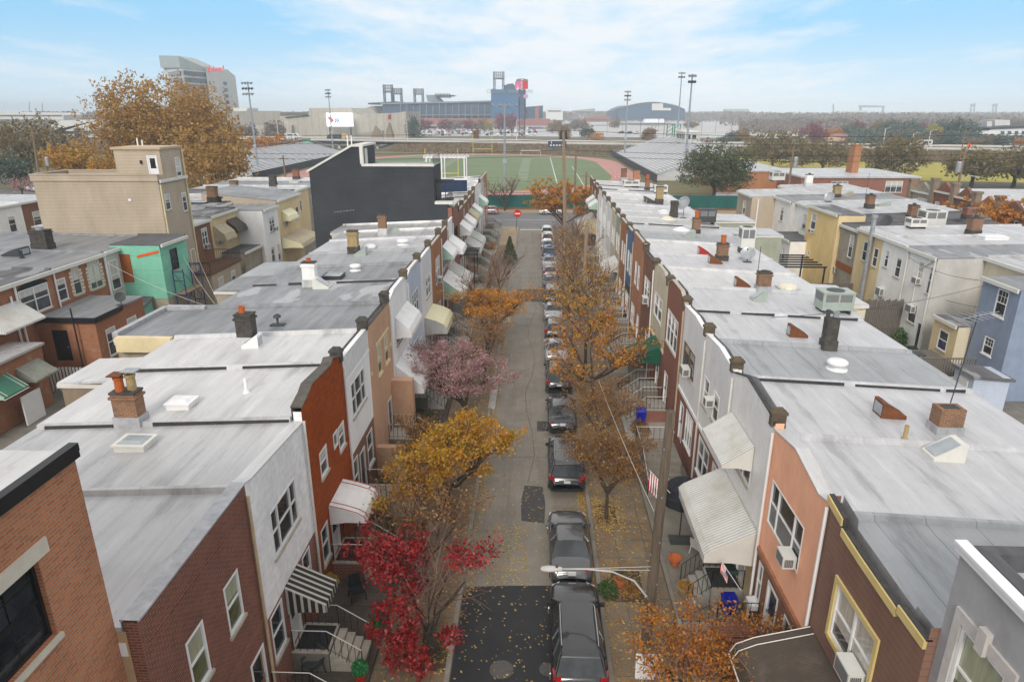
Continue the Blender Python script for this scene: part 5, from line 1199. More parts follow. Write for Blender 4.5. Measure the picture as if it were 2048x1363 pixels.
# tree pits
for x0, x1, y0, y1 in ((3.0, 4.0, 27.3, 28.8), (-4., -3., 18.2, 20.), (-4.6, -3.6, 37.6, 39.4), (3.2, 4.3, 39.8, 41.4), (-4.6, -3.6, 27.1, 28.7), (3.2, 4.5, 21.9, 23.8)):
    g = MB(); g.box(x0, x1, y0, y1, .1, .128); struct(g.build('tree_pit_soil', 'dirt'))
# ivy bed with the terracotta pot
r_ = np.random.RandomState(3)
def bush(kind, label, x, y, z0, rx, ry, rz, n, ls, leaf, seed, cat='shrub', group=None):
    o = thing(kind, (x, y, z0), label, cat, group); q = np.random.RandomState(seed); d = q.normal(size=(n, 3)); d /= np.linalg.norm(d, axis=1, keepdims=True); d[:, 2] = np.abs(d[:, 2]); rad = q.uniform(.55, 1.05, size=(n, 1))
    m = MB(); 
    for k in range(4): m.tube([(x, y, z0), (x+q.uniform(-.5, .5)*rx, y+q.uniform(-.5, .5)*ry, z0+rz*.6)], [.03, .01], 4)
    m.build('stems', 'bark', o); leaves('foliage', np.array([x, y, z0])+d*rad*np.array([rx, ry, rz]), ls, leaf, o, seed); return o
p = gz(1215, 1180, .15); bush('ground_ivy', 'low green ivy in the pavement bed beside the terracotta pot', p.x, p.y, .12, .42, .6, .3, 700, .05, 'leaf_bush', 5)
p = gz(1258, 1180, .15); bush('leaf_pile', 'heap of brown fallen leaves beside the ivy', p.x+.05, p.y, .12, .42, .5, .14, 700, .05, 'leaf_litter_brown', 6, 'leaf pile')

# ---------------------------------------------------------------- street furniture
mat('pole_wood', (.17, .135, .105), (.095, .075, .058), rough=.95, nscale=5, stretch=(6, 6, .25), bump=.8, stain=[(2, .55, .75, (.19, .16, .13), .5, (5, 5, .3))]); mat('pole_wood_pale', (.27, .21, .155), (.20, .155, .115), rough=.95, nscale=4, stretch=(5, 5, .25), bump=.6); mat('wire', (.03, .03, .032), rough=.6); mat('wire_pale', (.55, .53, .5), rough=.6); mat('lamp_grey', (.52, .51, .49), (.44, .43, .41), rough=.45)
o = thing('utility_pole', (4.2, 19.8, .12), 'thick brown wooden utility pole in the foreground carrying the street lamp arm', 'utility pole')
m = MB(); m.tube([(4.2, 19.8, 0), (4.26, 19.65, 5), (4.32, 19.45, 9.55)], [.19, .165, .135], 14); m.build('shaft', 'pole_wood', o, smooth=True)
m = MB()
for i in range(14): z = 1+i*.6; a = i*1.9; x = 4.2+z*.0125; m.box(x+cos(a)*.165-.02, x+cos(a)*.165+.02, 19.8-z*.036+sin(a)*.165-.02, 19.8-z*.036+sin(a)*.165+.02, z, z+.06)
m.build('fittings', 'galv', o)
o2 = thing('street_lamp', (4.1, 19.7, 4.), 'cobra head street lamp on a pale bent arm reaching over the dark grey sedan', 'street lamp')
a0 = gy(1290, 1188, 19.62); b0 = gy(1268, 1160, 19.62); c0 = gy(1225, 1143, 19.7); d0 = gy(1172, 1137, 19.8); e0 = gy(1122, 1137, 19.85)
m = MB(); m.tube([a0+Vector((.05, 0, -.08)), a0, b0, c0, d0, e0], [.045, .042, .04, .036, .032, .03], 8); m.build('arm', 'lamp_grey', o2, smooth=True)
m = MB(); s = gy(1298, 1140, 19.6); m.tube([gy(1175, 1136, 19.8), gy(1306, 1132, 19.6)], .012, 5); m.tube([gy(1175, 1138, 19.8), gy(1308, 1140, 19.6)], .012, 5); m.build('stay_rod', 'lamp_grey', o2)
q = gy(1105, 1137, 19.85); m = MB(); rings = []
for t, w_, hh in ((-.42, .04, .04), (-.36, .12, .07), (-.15, .16, .10), (.1, .13, .10), (.3, .085, .08), (.36, .05, .05)):
    rings.append(len(m.v))
    for k in range(12): aa = 2*PI*k/12; m.v.append((q.x+t*1., q.y+cos(aa)*w_, q.z+max(-.035, sin(aa)*hh)))
for i in range(5):
    for k in range(12): m.f.append((rings[i]+k, rings[i]+(k+1) % 12, rings[i+1]+(k+1) % 12, rings[i+1]+k)); m.m.append(0); m.uv.append(None)
for r in (rings[0], rings[-1]): m.f.append(tuple(r+k for k in range(12))); m.m.append(0); m.uv.append(None)
m.build('lamp_head', 'lamp_grey', o2, smooth=True); m = MB(); m.cyl(q.x+.15, q.y, q.z+.08, q.z+.17, .05, .05, 10); m.build('photocell', 'metal_dark', o2); m = MB(); m.box(q.x-.3, q.x+.0, q.y-.1, q.y+.1, q.z-.05, q.z-.03); m.build('lens', 'light_clear', o2)
# second pole, cut short behind the golden tree, and the tall far pole
o = thing('utility_pole', (4.1, 93.5, .1), 'tall pale wooden utility pole at the far corner, its top above the playing field', 'utility pole'); t0 = gy(1127, 264, 93.5)
m = MB(); m.tube([(4.1, 93.5, 0), t0], [.26, .2], 10); m.build('shaft', 'pole_wood_pale', o, smooth=True); m = MB(); m.box(t0.x-.55, t0.x+.55, t0.y-.1, t0.y+.1, t0.z-.9, t0.z-.7); m.cyl(t0.x-.35, t0.y, t0.z-.7, t0.z+.1, .16, .16, 8); m.cyl(t0.x+.35, t0.y, t0.z-.7, t0.z+.1, .16, .16, 8); m.build('insulators', 'metal_dark', o)
p = gz(1185, 690); o = thing('utility_pole', (4.3, 58, .1), 'weathered pole stump among the bare trees of the right pavement', 'utility pole'); m = MB(); m.tube([(4.3, 58, 0), (4.35, 58, 9.2)], [.2, .15], 10); m.build('shaft', 'pole_wood_pale', o, smooth=True)
# do not enter sign
p = gz(1032, 462, .12); o = thing('road_sign', (p.x, p.y, .12), 'round red do not enter sign with white bar at the far corner', 'road sign'); q = gy(1035, 427, p.y)
m = MB(); m.tube([(p.x, p.y, .1), (q.x, q.y, q.z+.4)], .05, 6); m.build('post', 'metal_dark', o)
B = Basis('y', p.y-.08, -1); m = MB(); n = 24; m.face([(q.x+.6*cos(2*PI*k/n), p.y-.09, q.z+.6*sin(2*PI*k/n)) for k in range(n)]); m.face([(q.x+.6*cos(2*PI*k/n), p.y-.06, q.z+.6*sin(2*PI*k/n)) for k in range(n)]); m.build('disc', 'sign_red', o) if 'sign_red' in M else (mat('sign_red', (.60, .03, .03), rough=.4), m.build('disc', 'sign_red', o))
MB().box(q.x-.42, q.x+.42, p.y-.105, p.y-.094, q.z-.1, q.z+.1).build('white_bar', 'paint_white', o)

def wires(pts, label, r=.014, sag=.3, m_='wire', n=10):
    m = MB()
    for a, b in pts:
        a, b = Vector(a), Vector(b); m.tube([a.lerp(b, i/n)+Vector((0, 0, -sag*4*(i/n)*(1-i/n))) for i in range(n+1)], r, 4)
    return tag(m.build('overhead_wire', m_), label, 'wire')
wires([(tuple(gy(1197, 760, 36)), tuple(gy(1308, 1022, 20.)))], 'pale slack cable dropping past the golden tree to the foreground pole', .013, .15, 'wire_pale')
for i, (za, lab) in enumerate(((.2, 'top'), (-.9, 'second'), (-2.3, 'third'), (-3., 'lowest'))):
    wires([((-70, 100, t0.z+za), (4.1, 93.5, t0.z+za)), ((4.1, 93.5, t0.z+za), (75, 96, t0.z+za))], '%s dark overhead wire crossing the street at the tall far pole' % lab, .025, .8)

def flag(label, p, dirv, size, group='flags on the right row'):
    o = thing('national_flag', tuple(p), label, 'flag', group); d = Vector(dirv).normalized(); top = p+d*1.3
    m = MB(); m.tube([p, top], .012, 5); m.build('flag_staff', 'paint_white', o)
    f = MB(); Lh, Lw = size; a = Vector((d.y, -d.x, 0)).normalized() if abs(d.x)+abs(d.y) > .01 else Vector((1, 0, 0))
    for i in range(13):
        for j in range(6):
            q = lambda u, v: top-d*(u*Lh*.9)+Vector((0, 0, -v*Lw))+a*(.05*sin(v*7+u*3))
            ca = i > 7 and j < 2
            f.face([q(i/13, j/6), q((i+1)/13, j/6), q((i+1)/13, (j+1)/6), q(i/13, (j+1)/6)], 2 if ca else i % 2)
    f.build('cloth', ['flag_red', 'paint_white', 'paint_navy'], o); return o
mat('flag_red', (.5, .02, .04), rough=.8)
flag('striped national flag hanging in front of the large grey awning', gy(1340, 985, 23.9), (-.55, .1, .6), (1.0, .9)); flag('small striped national flag by the salmon house corner', gy(1482, 1180, 20.3), (-.5, .2, .7), (.55, .5))

def bin_(label, p, colr, h=1.05, w=.58):
    o = thing('wheeled_bin', (p.x, p.y, p.z), label, 'bin', 'bins behind the steps'); x, y, z = p; m = MB()
    m.hexa([(x-w*.4, y-w*.4, z+.05), (x+w*.4, y-w*.4, z+.05), (x+w*.4, y+w*.4, z+.05), (x-w*.4, y+w*.4, z+.05), (x-w/2, y-w/2, z+h*.9), (x+w/2, y-w/2, z+h*.9), (x+w/2, y+w/2, z+h*.9), (x-w/2, y+w/2, z+h*.9)]); m.build('body', colr, o)
    m = MB(); m.hexa([(x-w*.54, y-w*.54, z+h*.9), (x+w*.54, y-w*.54, z+h*.9), (x+w*.54, y+w*.54, z+h*.9), (x-w*.54, y+w*.54, z+h*.9), (x-w*.42, y-w*.42, z+h), (x+w*.42, y-w*.42, z+h), (x+w*.42, y+w*.42, z+h), (x-w*.42, y+w*.42, z+h)]); m.build('lid', colr if colr == 'bin_blue' else 'bin_dark', o)
    for s in (-1, 1): m = MB(); m.tube([(x+s*w*.42, y+w*.4, z+.1), (x+s*w*.48, y+w*.4, z+.1)], .1, 10); m.build('wheel', 'tyre', o)
    return o
mat('bin_green', (.01, .075, .04), rough=.5); mat('bin_dark', (.012, .04, .03), rough=.5); mat('bin_blue', (.01, .035, .42), rough=.4)
bin_('dark green wheeled bin against the salmon house corner', gz(1453, 1175, .16), 'bin_green'); bin_('bright blue recycling bin in front of the green bin', gz(1456, 1222, .16), 'bin_blue', .75, .55)
def pot(label, p, r, h, m_, plant=None, n=140, pl='leaf_olive', ph=.25):
    o = thing('plant_pot', tuple(p), label, 'plant pot'); x, y, z = p; m = MB(); m.lathe(x, y, [(r*.62, z), (r*.95, z+h*.85), (r*1.08, z+h*.86), (r*1.08, z+h), (r*.92, z+h), (r*.88, z+h*.85), (.02, z+h*.84)], 16); m.build('pot', m_, o, smooth=False)
    if plant:
        q = np.random.RandomState(int(x*100) % 1000); d = q.normal(size=(n, 3)); d /= np.linalg.norm(d, axis=1, keepdims=True); leaves('plant', np.array([x, y, z+h+ph*.5])+d*q.uniform(.6, 1.05, size=(n, 1))*np.array([r*1.15, r*1.15, ph]), .05, plant, o, 3)
    return o
pot('big dark tub planter with dry ochre plants at the patio edge', gz(1368, 1190, .16), .30, .45, 'clay_yellow', 'leaf_gold', 160, ph=.1); pot('round terracotta planter with soil on the patio beside the plastic chair', gz(1349, 1128, .3), .27, .38, 'clay'); pot('terracotta pot standing in the ivy bed', gz(1241, 1170, .15), .25, .35, 'clay', 'leaf_bush', 80, ph=.12)
pot('red pot with a clipped round green shrub on the left pavement', gz(722, 1362, .16), .23, .4, 'paint_red', 'leaf_bright', 1100, ph=.32); pot('round green shrub in a pot under the crimson maple', gz(752, 1262, .16), .2, .3, 'clay', 'leaf_bright', 500, ph=.25)
p = gz(1360, 1085, .16); o = tag(MB().box(p.x-.45, p.x+.45, p.y-.15, p.y+.15, .16, .38).box(p.x-.5, p.x+.5, p.y-.2, p.y+.2, .38, .44).build('trough_planter', 'metal_dark'), 'long grey trough planter below the railings of the right row', 'planter')
def chair(label, p, m_, rz):
    o = thing('garden_chair', (0, 0, 0), label, 'chair'); m = MB(); m.box(-.26, .26, -.25, .25, .38, .43); m.build('seat', m_, o); m = MB(); m.hexa([(-.26, .22, .42), (.26, .22, .42), (.26, .27, .42), (-.26, .27, .42), (-.22, .36, .9), (.22, .36, .9), (.22, .40, .9), (-.22, .40, .9)]); m.build('backrest', m_, o)
    for s in (-1, 1):
        m = MB(); m.box(s*.29-.03, s*.29+.03, -.26, .28, .6, .64); m.build('armrest', m_, o)
        for t in (-1, 1): m = MB(); m.tube([(s*.3, t*.27, 0), (s*.26, t*.22, .6 if t < 0 else .4)], .025, 5); m.build('leg', m_, o)
    return place(o, tuple(p), rz)
chair('white plastic armchair under the large grey awning', gz(1397, 1108, .16), 'paint_offwhite', 2.2); chair('grey slatted garden chair on the patio by the nearest left steps', gz(628, 1345, .16), 'metal_dark', -.6); chair('dark garden chair under the crimson maple by the rust red house', gz(715, 1195, .16), 'paint_black', .5)
p = gz(1395, 920, 3.4)
o = thing('patio_umbrella', (6.7, 26.3, .16), 'closed black dome patio umbrella beside the large grey awning', 'umbrella'); m = MB(); m.tube([(6.7, 26.3, .16), (6.7, 26.3, 2.75)], .03, 6); m.build('pole', 'metal_dark', o)
m = MB(); m.lathe(6.7, 26.3, [(.95, 2.0), (.93, 2.4), (.76, 2.8), (.42, 3.05), (.02, 3.12)], 10); m.build('canopy', 'umbrella_cloth', o) if 'umbrella_cloth' in M else (mat('umbrella_cloth', (.02, .023, .03), rough=.8), m.build('canopy', 'umbrella_cloth', o))
for i, (x, y, rx, ry, rz, lf, lab) in enumerate(((-7.2, 29.6, .6, .8, .9, 'leaf_bush', 'green shrub on the patio of the white clapboard house with the triple window'), (-6.6, 37.4, .7, 1., .9, 'leaf_green', 'dark green shrub under the big white awning'), (-6.9, 45.8, .6, .8, .8, 'leaf_bush', 'leafy shrub between the blue grey house and the cream awning'), (-6.4, 26.2, .6, .7, .7, 'leaf_olive', 'olive shrub beside the red edged awning'), (-7.3, 19.9, .25, .35, .5, 'leaf_yellow', 'yellow green hanging plant at the end of the striped awning'), (6.4, 36.8, .6, .9, .8, 'leaf_rust', 'rusty shrub in front of the red brick house'), (6.3, 43.6, .7, .9, .9, 'leaf_brown', 'brown shrub below the green awning'), (6.2, 48.6, .7, 1., 1., 'leaf_rust', 'rust coloured bush by the brown brick house with the air conditioner'), (6.5, 53.5, .7, .9, 1., 'leaf_brown', 'brown bush in front of the orange brick house'), (-6.4, 60, .6, .8, .8, 'leaf_olive', 'olive bush below the green sided awnings'), (-6.2, 73.6, .7, .9, .8, 'leaf_green', 'dark shrub under the black pergola'), (-6.2, 92.5, .7, .8, 1.3, 'leaf_amber', 'orange leaved bush by the navy ground floor'))):
    bush('porch_shrub', lab, x, y, .16 if i != 4 else 2.2, rx, ry, rz, 420, .07, lf, 90+i)
for i, (x, y, lab, mt) in enumerate(((-6.9, 34.5, 'black bin in the porch of the tan stucco house', 'plastic'), (-6.8, 43.2, 'grey bin by the blue grey house steps', 'metal_dark'), (6.6, 37.9, 'blue bin beside the red brick house steps', 'bin_blue'), (6.7, 47.9, 'dark bin beside the brown brick house steps', 'plastic'), (-6.7, 23.9, 'black covered barbecue beside the crimson maple', 'plastic'))):
    bin_(lab, Vector((x, y, .16)), mt)
# yard sign below the near pole
p = gz(1298, 1375, 1.2)
o = thing('yard_sign', (4.3, 17.5, .12), 'white metal lattice notice board at the foot of the wooden pole', 'sign'); q = gy(1295, 1330, 17.5); m = MB(); m.box(q.x-.02, q.x+.02, 17.5, 17.54, .12, q.z); m.build('post', 'galv', o); m = MB(); m.hexa([(q.x-.4, 17.38, q.z-.45), (q.x+.4, 17.38, q.z-.45), (q.x+.4, 17.42, q.z-.45), (q.x-.4, 17.42, q.z-.45), (q.x-.4, 17.5, q.z+.45), (q.x+.4, 17.5, q.z+.45), (q.x+.4, 17.54, q.z+.45), (q.x-.4, 17.54, q.z+.45)]); m.build('board', 'paint_white', o)
# ---------------------------------------------------------------- roof fittings, left row
chimney(265, 848, .85, .55, 1.25, 'brick_chimney', [(-.16, -.05, .16, .55, 'clay'), (.2, .08, .16, .6, 'clay_yellow')], 'flashing', zg=8.)
m = MB(); h_, p_ = rp(265, 848); m.box(p_.x-.42, p_.x+.05, p_.y-.3, p_.y+.18, p_.z+1.92, p_.z+1.96); m.build('chimney_cap', 'rust', h_['R']); m = MB(); m.box(p_.x-.02, p_.x+.5, p_.y-.12, p_.y+.3, p_.z+2.02, p_.z+2.06); m.build('chimney_cap', 'galv', h_['R'])
skylight(365, 812, 'box', .85, .75); skylight(272, 893, 'box', 1.0, .8, 'paint_offwhite'); vent(493, 785, 'pipe', .09)
chimney(497, 690, .75, .6, 1.5, 'soot', [(-.1, 0, .15, .35, 'clay')], 'roof_white'); skylight(505, 693, -1, .8, .6, 'paint_white')
vent(556, 650, 'cowl', .2, 'metal_dark'); chimney(622, 572, .8, .55, 1.5, 'stucco_white', [(0, 0, .15, .25, 'clay')], 'roof_white'); skylight(645, 575, 1, 1.0, .8, 'paint_offwhite'); skylight(668, 556, 'box', 1.2, 1.1, 'metal_dark'); vent(711, 541, 'turbine', .3)
chimney(708, 506, .75, .6, 1.7, 'clay_yellow', [], 'soot'); skylight(722, 510, -1, .9, .7, 'ac_green'); skylight(740, 496, 'dome', 1., 1., 'dome_white'); vent(806, 489, 'turbine', .38)
chimney(766, 468, .7, .5, 1.7, 'brick_chimney', [], 'roof_white'); vent(790, 460, 'cone', .3, 'ac_green')
antenna(691, 455, 1.6, label='bent television aerial on the corner of the white ribbed house roof', arms=True)
for px, py in ((880, 372), (905, 366)): vent(px, py, 'pipe', .12, 'metal_dark')
# right row
chimney(1888, 862, .85, .6, .95, 'brick_chimney', [], 'flashing', cap=False); skylight(1885, 913, -1, 1.0, .75, 'paint_offwhite'); skylight(1778, 830, 1, .9, .7, 'rust'); vent(1808, 882, 'pipe', .12, 'clay_yellow')
antenna(1893, 830, 3.9, label='tall television aerial with many arms above the brick chimney on the salmon house', lean=.3)
vent(1673, 738, 'turbine', .34); chimney(1655, 698, .55, .5, 1.55, 'soot', [(.14, 0, .14, .25, 'galv'), (-.18, .1, .1, .3, 'metal_dark')], 'soot', cap=False); skylight(1594, 672, 1, .9, .5, 'rust')
hvac(1665, 622, 'large pale green air conditioning box on the roof behind the black chimney', 1.7, 1.2, .95, m='ac_green')
chimney(1525, 582, .75, .6, 1.15, 'brick_chimney', [(0, 0, .2, .1, 'soot')], 'flashing'); skylight(1484, 573, 1, .9, .6, 'rust'); skylight(1516, 600, -1, .8, .7, 'ac_green'); skylight(1575, 578, 'dome', 1.2, 1.2, 'dome_cream'); antenna(1512, 575, 2.6, label='thin bare aerial mast beside the round topped brick chimney', arms=False)
chimney(1443, 520, .75, .6, 1.2, 'brick_chimney', [(0, 0, .2, .6, 'clay')], 'soot'); skylight(1408, 509, 1, .9, .7, 'paint_red'); skylight(1430, 526, 1, .9, .7, 'rust')
hvac(1490, 506, 'tall pale grey air conditioner on a stand on the white roof', 1.05, 1.0, 1.5, lift=.5); dish(1494, 524, 'grey satellite dish lying low below the tall pale air conditioner', .55, (-.2, -.4))
chimney(1391, 468, .65, .5, 1.4, 'brick_chimney', [(0, 0, .22, .6, 'clay')], 'soot'); skylight(1377, 474, -1, 1., .8, 'ac_green'); hvac(1411, 447, 'blue grey box air conditioner on the roof beside the red pot chimney', 1.7, 1.2, 1.2, m='metal_dark'); vent(1362, 460, 'cone', .35)
chimney(1347, 434, .7, .6, 1.6, 'soot', [], 'soot'); dish(1366, 436, 'pale round satellite dish beside the black chimney on the far right row', .75, (-.6, -.5), ht=1.4); vent(1335, 438, 'cone', .4, 'dome_cream'); vent(1327, 425, 'cone', .4)
chimney(1318, 408, .8, .7, 2., 'clay_yellow', [], 'soot'); skylight(1303, 406, 1, 1.2, .9, 'soot'); skylight(1297, 403, 1, 1.2, .9, 'stone_dark')
chimney(1294, 382, .6, .6, 1.6, 'brick_red', [(0, 0, .24, .6, 'clay')], 'soot'); hvac(1320, 386, 'white air conditioner near the far end of the right row', 1.8, 1.4, .8); chimney(1272, 366, .9, .8, 1.9, 'brick_orange', [], 'flashing'); chimney(1247, 362, .8, .7, 1.8, 'brick_brown', [], 'flashing'); hvac(1262, 374, 'low white air conditioner beside the orange chimney at the far right row end', 2.2, 1.5, .7)

# ---------------------------------------------------------------- the block to the left: backs of the next row
def block(kind, label, s, xr, xf, y0, y1, z, rearm, sidem, roofm, wins=(), side_wins=(), cat='house', z0=0., slope=0., curb=True, group=None, doors=()):
    """xr: rear plane facing the street row, xf: the far end"""
    o = thing(kind, (xr, (y0+y1)/2, z0), label, cat, group); B = Basis('x', xr, -s if abs(xf) > abs(xr) else s); y0i, y1i = y0+.004, y1-.004
    m = MB(); m.wall(B, y0i, y1i, z0, z, [w[:4] for w in wins]+[d[:4] for d in doors], .1, 0)
    m.face([(xf, y0i, z0), (xf, y1i, z0), (xf, y1i, z+slope), (xf, y0i, z+slope)], 0)
    a, b = sorted((xr, xf)); Bs = Basis('y', y0i, -1)
    if side_wins: m.wall(Bs, a, b, z0, z, [w[:4] for w in side_wins], .1, 1)
    else: m.face([(xr, y0i, z0), (xf, y0i, z0), (xf, y0i, z+slope), (xr, y0i, z)], 1)
    m.face([(xr, y1i, z0), (xf, y1i, z0), (xf, y1i, z+slope), (xr, y1i, z)], 1)
    m.build('wall', [rearm, sidem], o)
    r = MB(); sx = -1 if xf < xr else 1
    r.hexa([(xr-sx*.12, y0i, z), (xf, y0i, z+slope), (xf, y1i, z+slope), (xr-sx*.12, y1i, z), (xr-sx*.12, y0i, z+.1), (xf, y0i, z+slope+.1), (xf, y1i, z+slope+.1), (xr-sx*.12, y1i, z+.1)])
    if curb: r.hexa([(xr, y1i-.18, z+.095), (xf, y1i-.18, z+slope+.095), (xf, y1i, z+slope+.095), (xr, y1i, z+.095), (xr, y1i-.14, z+.26), (xf, y1i-.14, z+slope+.26), (xf, y1i, z+slope+.26), (xr, y1i, z+.26)])
    R = r.build('roof', roofm, o)
    g = MB(); e = xr-sx*.13; g.box(min(e, e-sx*.12), max(e, e-sx*.12), y0i, y1i, z-.14, z+.12); g.build('gutter', 'paint_offwhite', R)
    for w in wins: window(o, B, *w[:4], **(w[4] if len(w) > 4 else {}))
    for w in side_wins: window(o, Bs, *w[:4], **(w[4] if len(w) > 4 else {}))
    for d in doors: door(o, B, *d[:4], **(d[4] if len(d) > 4 else {}))
    if z > 5: HOUSES.append(dict(o=o, B=B, s=s, y0=y0, y1=y1, R=R, za=z+0., zrr=z+slope, rear=abs(xf), xf=abs(xr), blk=1))
    return o, B, R
ww = W(n=1, pane='pane_blind')
# old brick backs
o, B, R = block('brick_rowhouse', 'old brick house back with an arched window and white gutter at the left picture edge', -1, -34.5, -49, 36.5, 45.6, 7.7, 'brick_old', 'brick_old', 'roof_tar', wins=[(42.1, 44.9, 5.3, 7.1, W(n=2)), (42.6, 44.6, 1.6, 3.0, W(n=2))], slope=.3)
m = MB(); n = 10; m.face([B.P(43.5-1.5*cos(PI*k/n), .02, 7.1+.42*sin(PI*k/n)) for k in range(n+1)]); m.face([B.P(43.6-1.2*cos(PI*k/n), .02, 3.0+.4*sin(PI*k/n)) for k in range(n+1)]); m.build('arch_panel', 'paint_black', o)
awning(o, B, 38.3, 41.9, [(.02, 6.6), (1.7, 5.5)], 'awning_grey', 'awning_grey'); m = MB(); m.tube([B.P(41.8, .1, 7.7), B.P(41.8, .1, .5)], .08, 6); m.tube([B.P(41.3, .1, 7.0), B.P(41.3, .1, .5)], .07, 6); m.build('downspout', 'paint_white', o)
o, B, R = block('brick_rowhouse', 'old brick house back with stone edged windows and a flat roofed brick annex', -1, -34.5, -49, 45.6, 51.6, 7.7, 'brick_old', 'brick_old', 'roof_grey', wins=[(45.75, 46.75, 5.4, 7.0), (47.5, 48.4, 5.4, 7.2, W(fr='limestone')), (49.4, 50.9, 5.3, 7.2, W(n=2, fr='limestone'))], slope=.3)
m = MB(); m.tube([B.P(51.5, .1, 7.7), B.P(51.5, .1, .5)], .09, 6); m.tube([B.P(45.6, .1, 7.7), B.P(45.6, .1, 3.)], .06, 6); m.build('downspout', 'paint_white', o)
for u0, u1, z0, z1 in ((47.5, 48.4, 5.4, 7.2), (49.4, 50.9, 5.3, 7.2)):
    m = MB()
    for k in range(7):
        for u in (u0-.12, u1+.12): m.bb(B, u-.11-(k % 2)*.06, u+.11+(k % 2)*.06, .003, .03, z0+k*.27, z0+k*.27+.2)
    for k in range(5): m.bb(B, u0+(u1-u0)*k/5, u0+(u1-u0)*(k+.8)/5, .003, .035, z1+.02, z1+.28)
    m.build('quoins', 'limestone', o)
# annex of that house, on the ground
x0, x1 = -33.4, -30.3
m = MB(); Bs = Basis('y', 43.0, -1); Bt = Basis('x', x1, 1)
o2 = thing('brick_annex', (x0, 46, 0), 'single storey brick annex with a black roof edge and black door, left back yards', 'outbuilding')
m.wall(Bs, -34.49, x1, 0, 4.9, [(-33.5, -32.4, 1.9, 4.15)], .12); m.wall(Bt, 43.0, 48.9, 0, 4.9, [(43.9, 45., 1.9, 3.9), (46.5, 47.7, 2.1, 3.9)], .12); m.build('wall', 'brick_old', o2)
door(o2, Bs, -33.5, -32.4, 1.9, 4.15, 'paint_black', 'paint_black', False); window(o2, Bt, 43.9, 45., 1.9, 3.9); window(o2, Bt, 46.5, 47.7, 2.1, 3.9)
m = MB(); m.box(-34.4, x1+.1, 42.9, 48.9, 4.91, 5.05); R2 = m.build('roof', 'roof_grey', o2); m = MB(); m.box(-34.4, x1+.2, 42.75, 42.9, 4.75, 5.1); m.box(x1+.1, x1+.22, 42.9, 46., 4.75, 5.1); m.build('fascia', 'paint_black', R2)
m = MB(); m.tube([(-31.6, 42.7, .1), (-31.6, 42.7, 5.8)], .05, 6); m.build('downspout', 'paint_black', o2)
dish(243, 610, 'black satellite dish on the corner of the brick annex', .38, (.5, -.6), 5.05, 'metal_dark'); dish(205, 685, 'dark satellite dish leaning on the wall by the white meter boxes', .35, (.5, -.6), gx(205, 700, -30.2).z, 'metal_dark', .3)
# low brick wing and awnings, far left
o2 = thing('brick_annex', (-33, 38, 0), 'low brick wing with green and grey slat awnings at the left picture edge', 'outbuilding'); Bt = Basis('x', -32.2, 1)
m = MB(); m.box(-34.4, -32.2, 33, 40.1, 0, 4.1); m.build('wall', 'brick_old', o2); m = MB(); m.box(-34.4, -32.0, 33, 40.2, 4.1, 4.25); m.build('roof', 'roof_silver', o2)
awning(o2, Bt, 37.6, 39.6, [(.02, 3.4), (1.2, 2.6)], 'awning_weather'); awning(o2, Bt, 34.9, 36.9, [(.02, 3.4), (1.2, 2.6)], 'awning_greenmetal', 'sheet_green', trim='paint_offwhite')
m = MB(); m.box(-31.5, -31.4, 36.6, 38.2, 0, 1.9); tag(m.build('garden_gate', 'paint_white'), 'white vinyl garden gate with a lattice top beside the brown rear wall', 'gate')
o3 = thing('picket_fence', (-32, 42, 0), 'white tipped wooden picket fence beneath the black door annex', 'fence'); m = MB(); m.box(-33.6, -30.2, 42., 42.05, .8, 1.5); m.build('rails', 'wood_door', o3); m = MB()
for i in range(14): m.box(-33.6+i*.25, -33.48+i*.25, 41.94, 42., 0, 1.8)
m.build('pickets', 'paint_white', o3)
# two plain silver roofs behind
o, B, R = block('brick_rowhouse', 'grey roofed house against the tall beige clapboard wall', -1, -34.5, -49, 51.6, 58.6, 7.75, 'stucco_pale', 'brick_old', 'roof_grey', wins=[(52., 53.2, 4.6, 7.)], slope=.25)
chimney(88, 498, 1.3, .9, 1.5, 'soot', [(0, 0, .3, .25, 'galv')], 'soot', zg=8.); skylight(32, 510, -1, 1.5, 1.2, 'metal_dark', zg=8.); vent(45, 516, 'pipe', .15, 'paint_black', 8.); chimney(230, 462, .6, .6, 1.4, 'stucco_white', [(0, 0, .2, .15, 'soot')], 'roof_white', zg=8.); vent(198, 462, 'cone', .6, 'flashing', 8.)
# green sheathed extension
o, B, R = block('sheathed_extension', 'rear extension wrapped in bare green sheathing boards with orange tape, scaffold beside it', -1, -31., -35.2, 53.6, 58., 8., 'sheathing', 'sheathing', 'roof_dark', wins=[(55.0, 56.2, 5.6, 7.4, W(fr='paint_black', pane='pane_dark'))], cat='house extension', z0=3.5) if 'sheathing' in M else (mat('sheathing', (.27, .56, .43), (.23, .50, .38), rough=.7, nscale=.8, pat=('lap', 1.22, .015, (.05, .2, .13)), stain=[(1.2, .56, .74, (.45, .62, .52), .6, (1, 1, .4)), (2.5, .6, .8, (.04, .16, .1), .6, None)]), block('sheathed_extension', 'rear extension wrapped in bare green sheathing boards with orange tape, scaffold beside it', -1, -31., -35.2, 53.6, 58., 8., 'sheathing', 'sheathing', 'roof_dark', wins=[(55.0, 56.2, 5.6, 7.4, W(fr='paint_black', pane='pane_dark'))], cat='house extension', z0=3.5))[1]
mat('osb', (.34, .12, .05), (.28, .1, .045), nscale=5); mat('tape', (.80, .16, .02), rough=.6); mat('scaffold_blue', (.04, .07, .20), rough=.5)
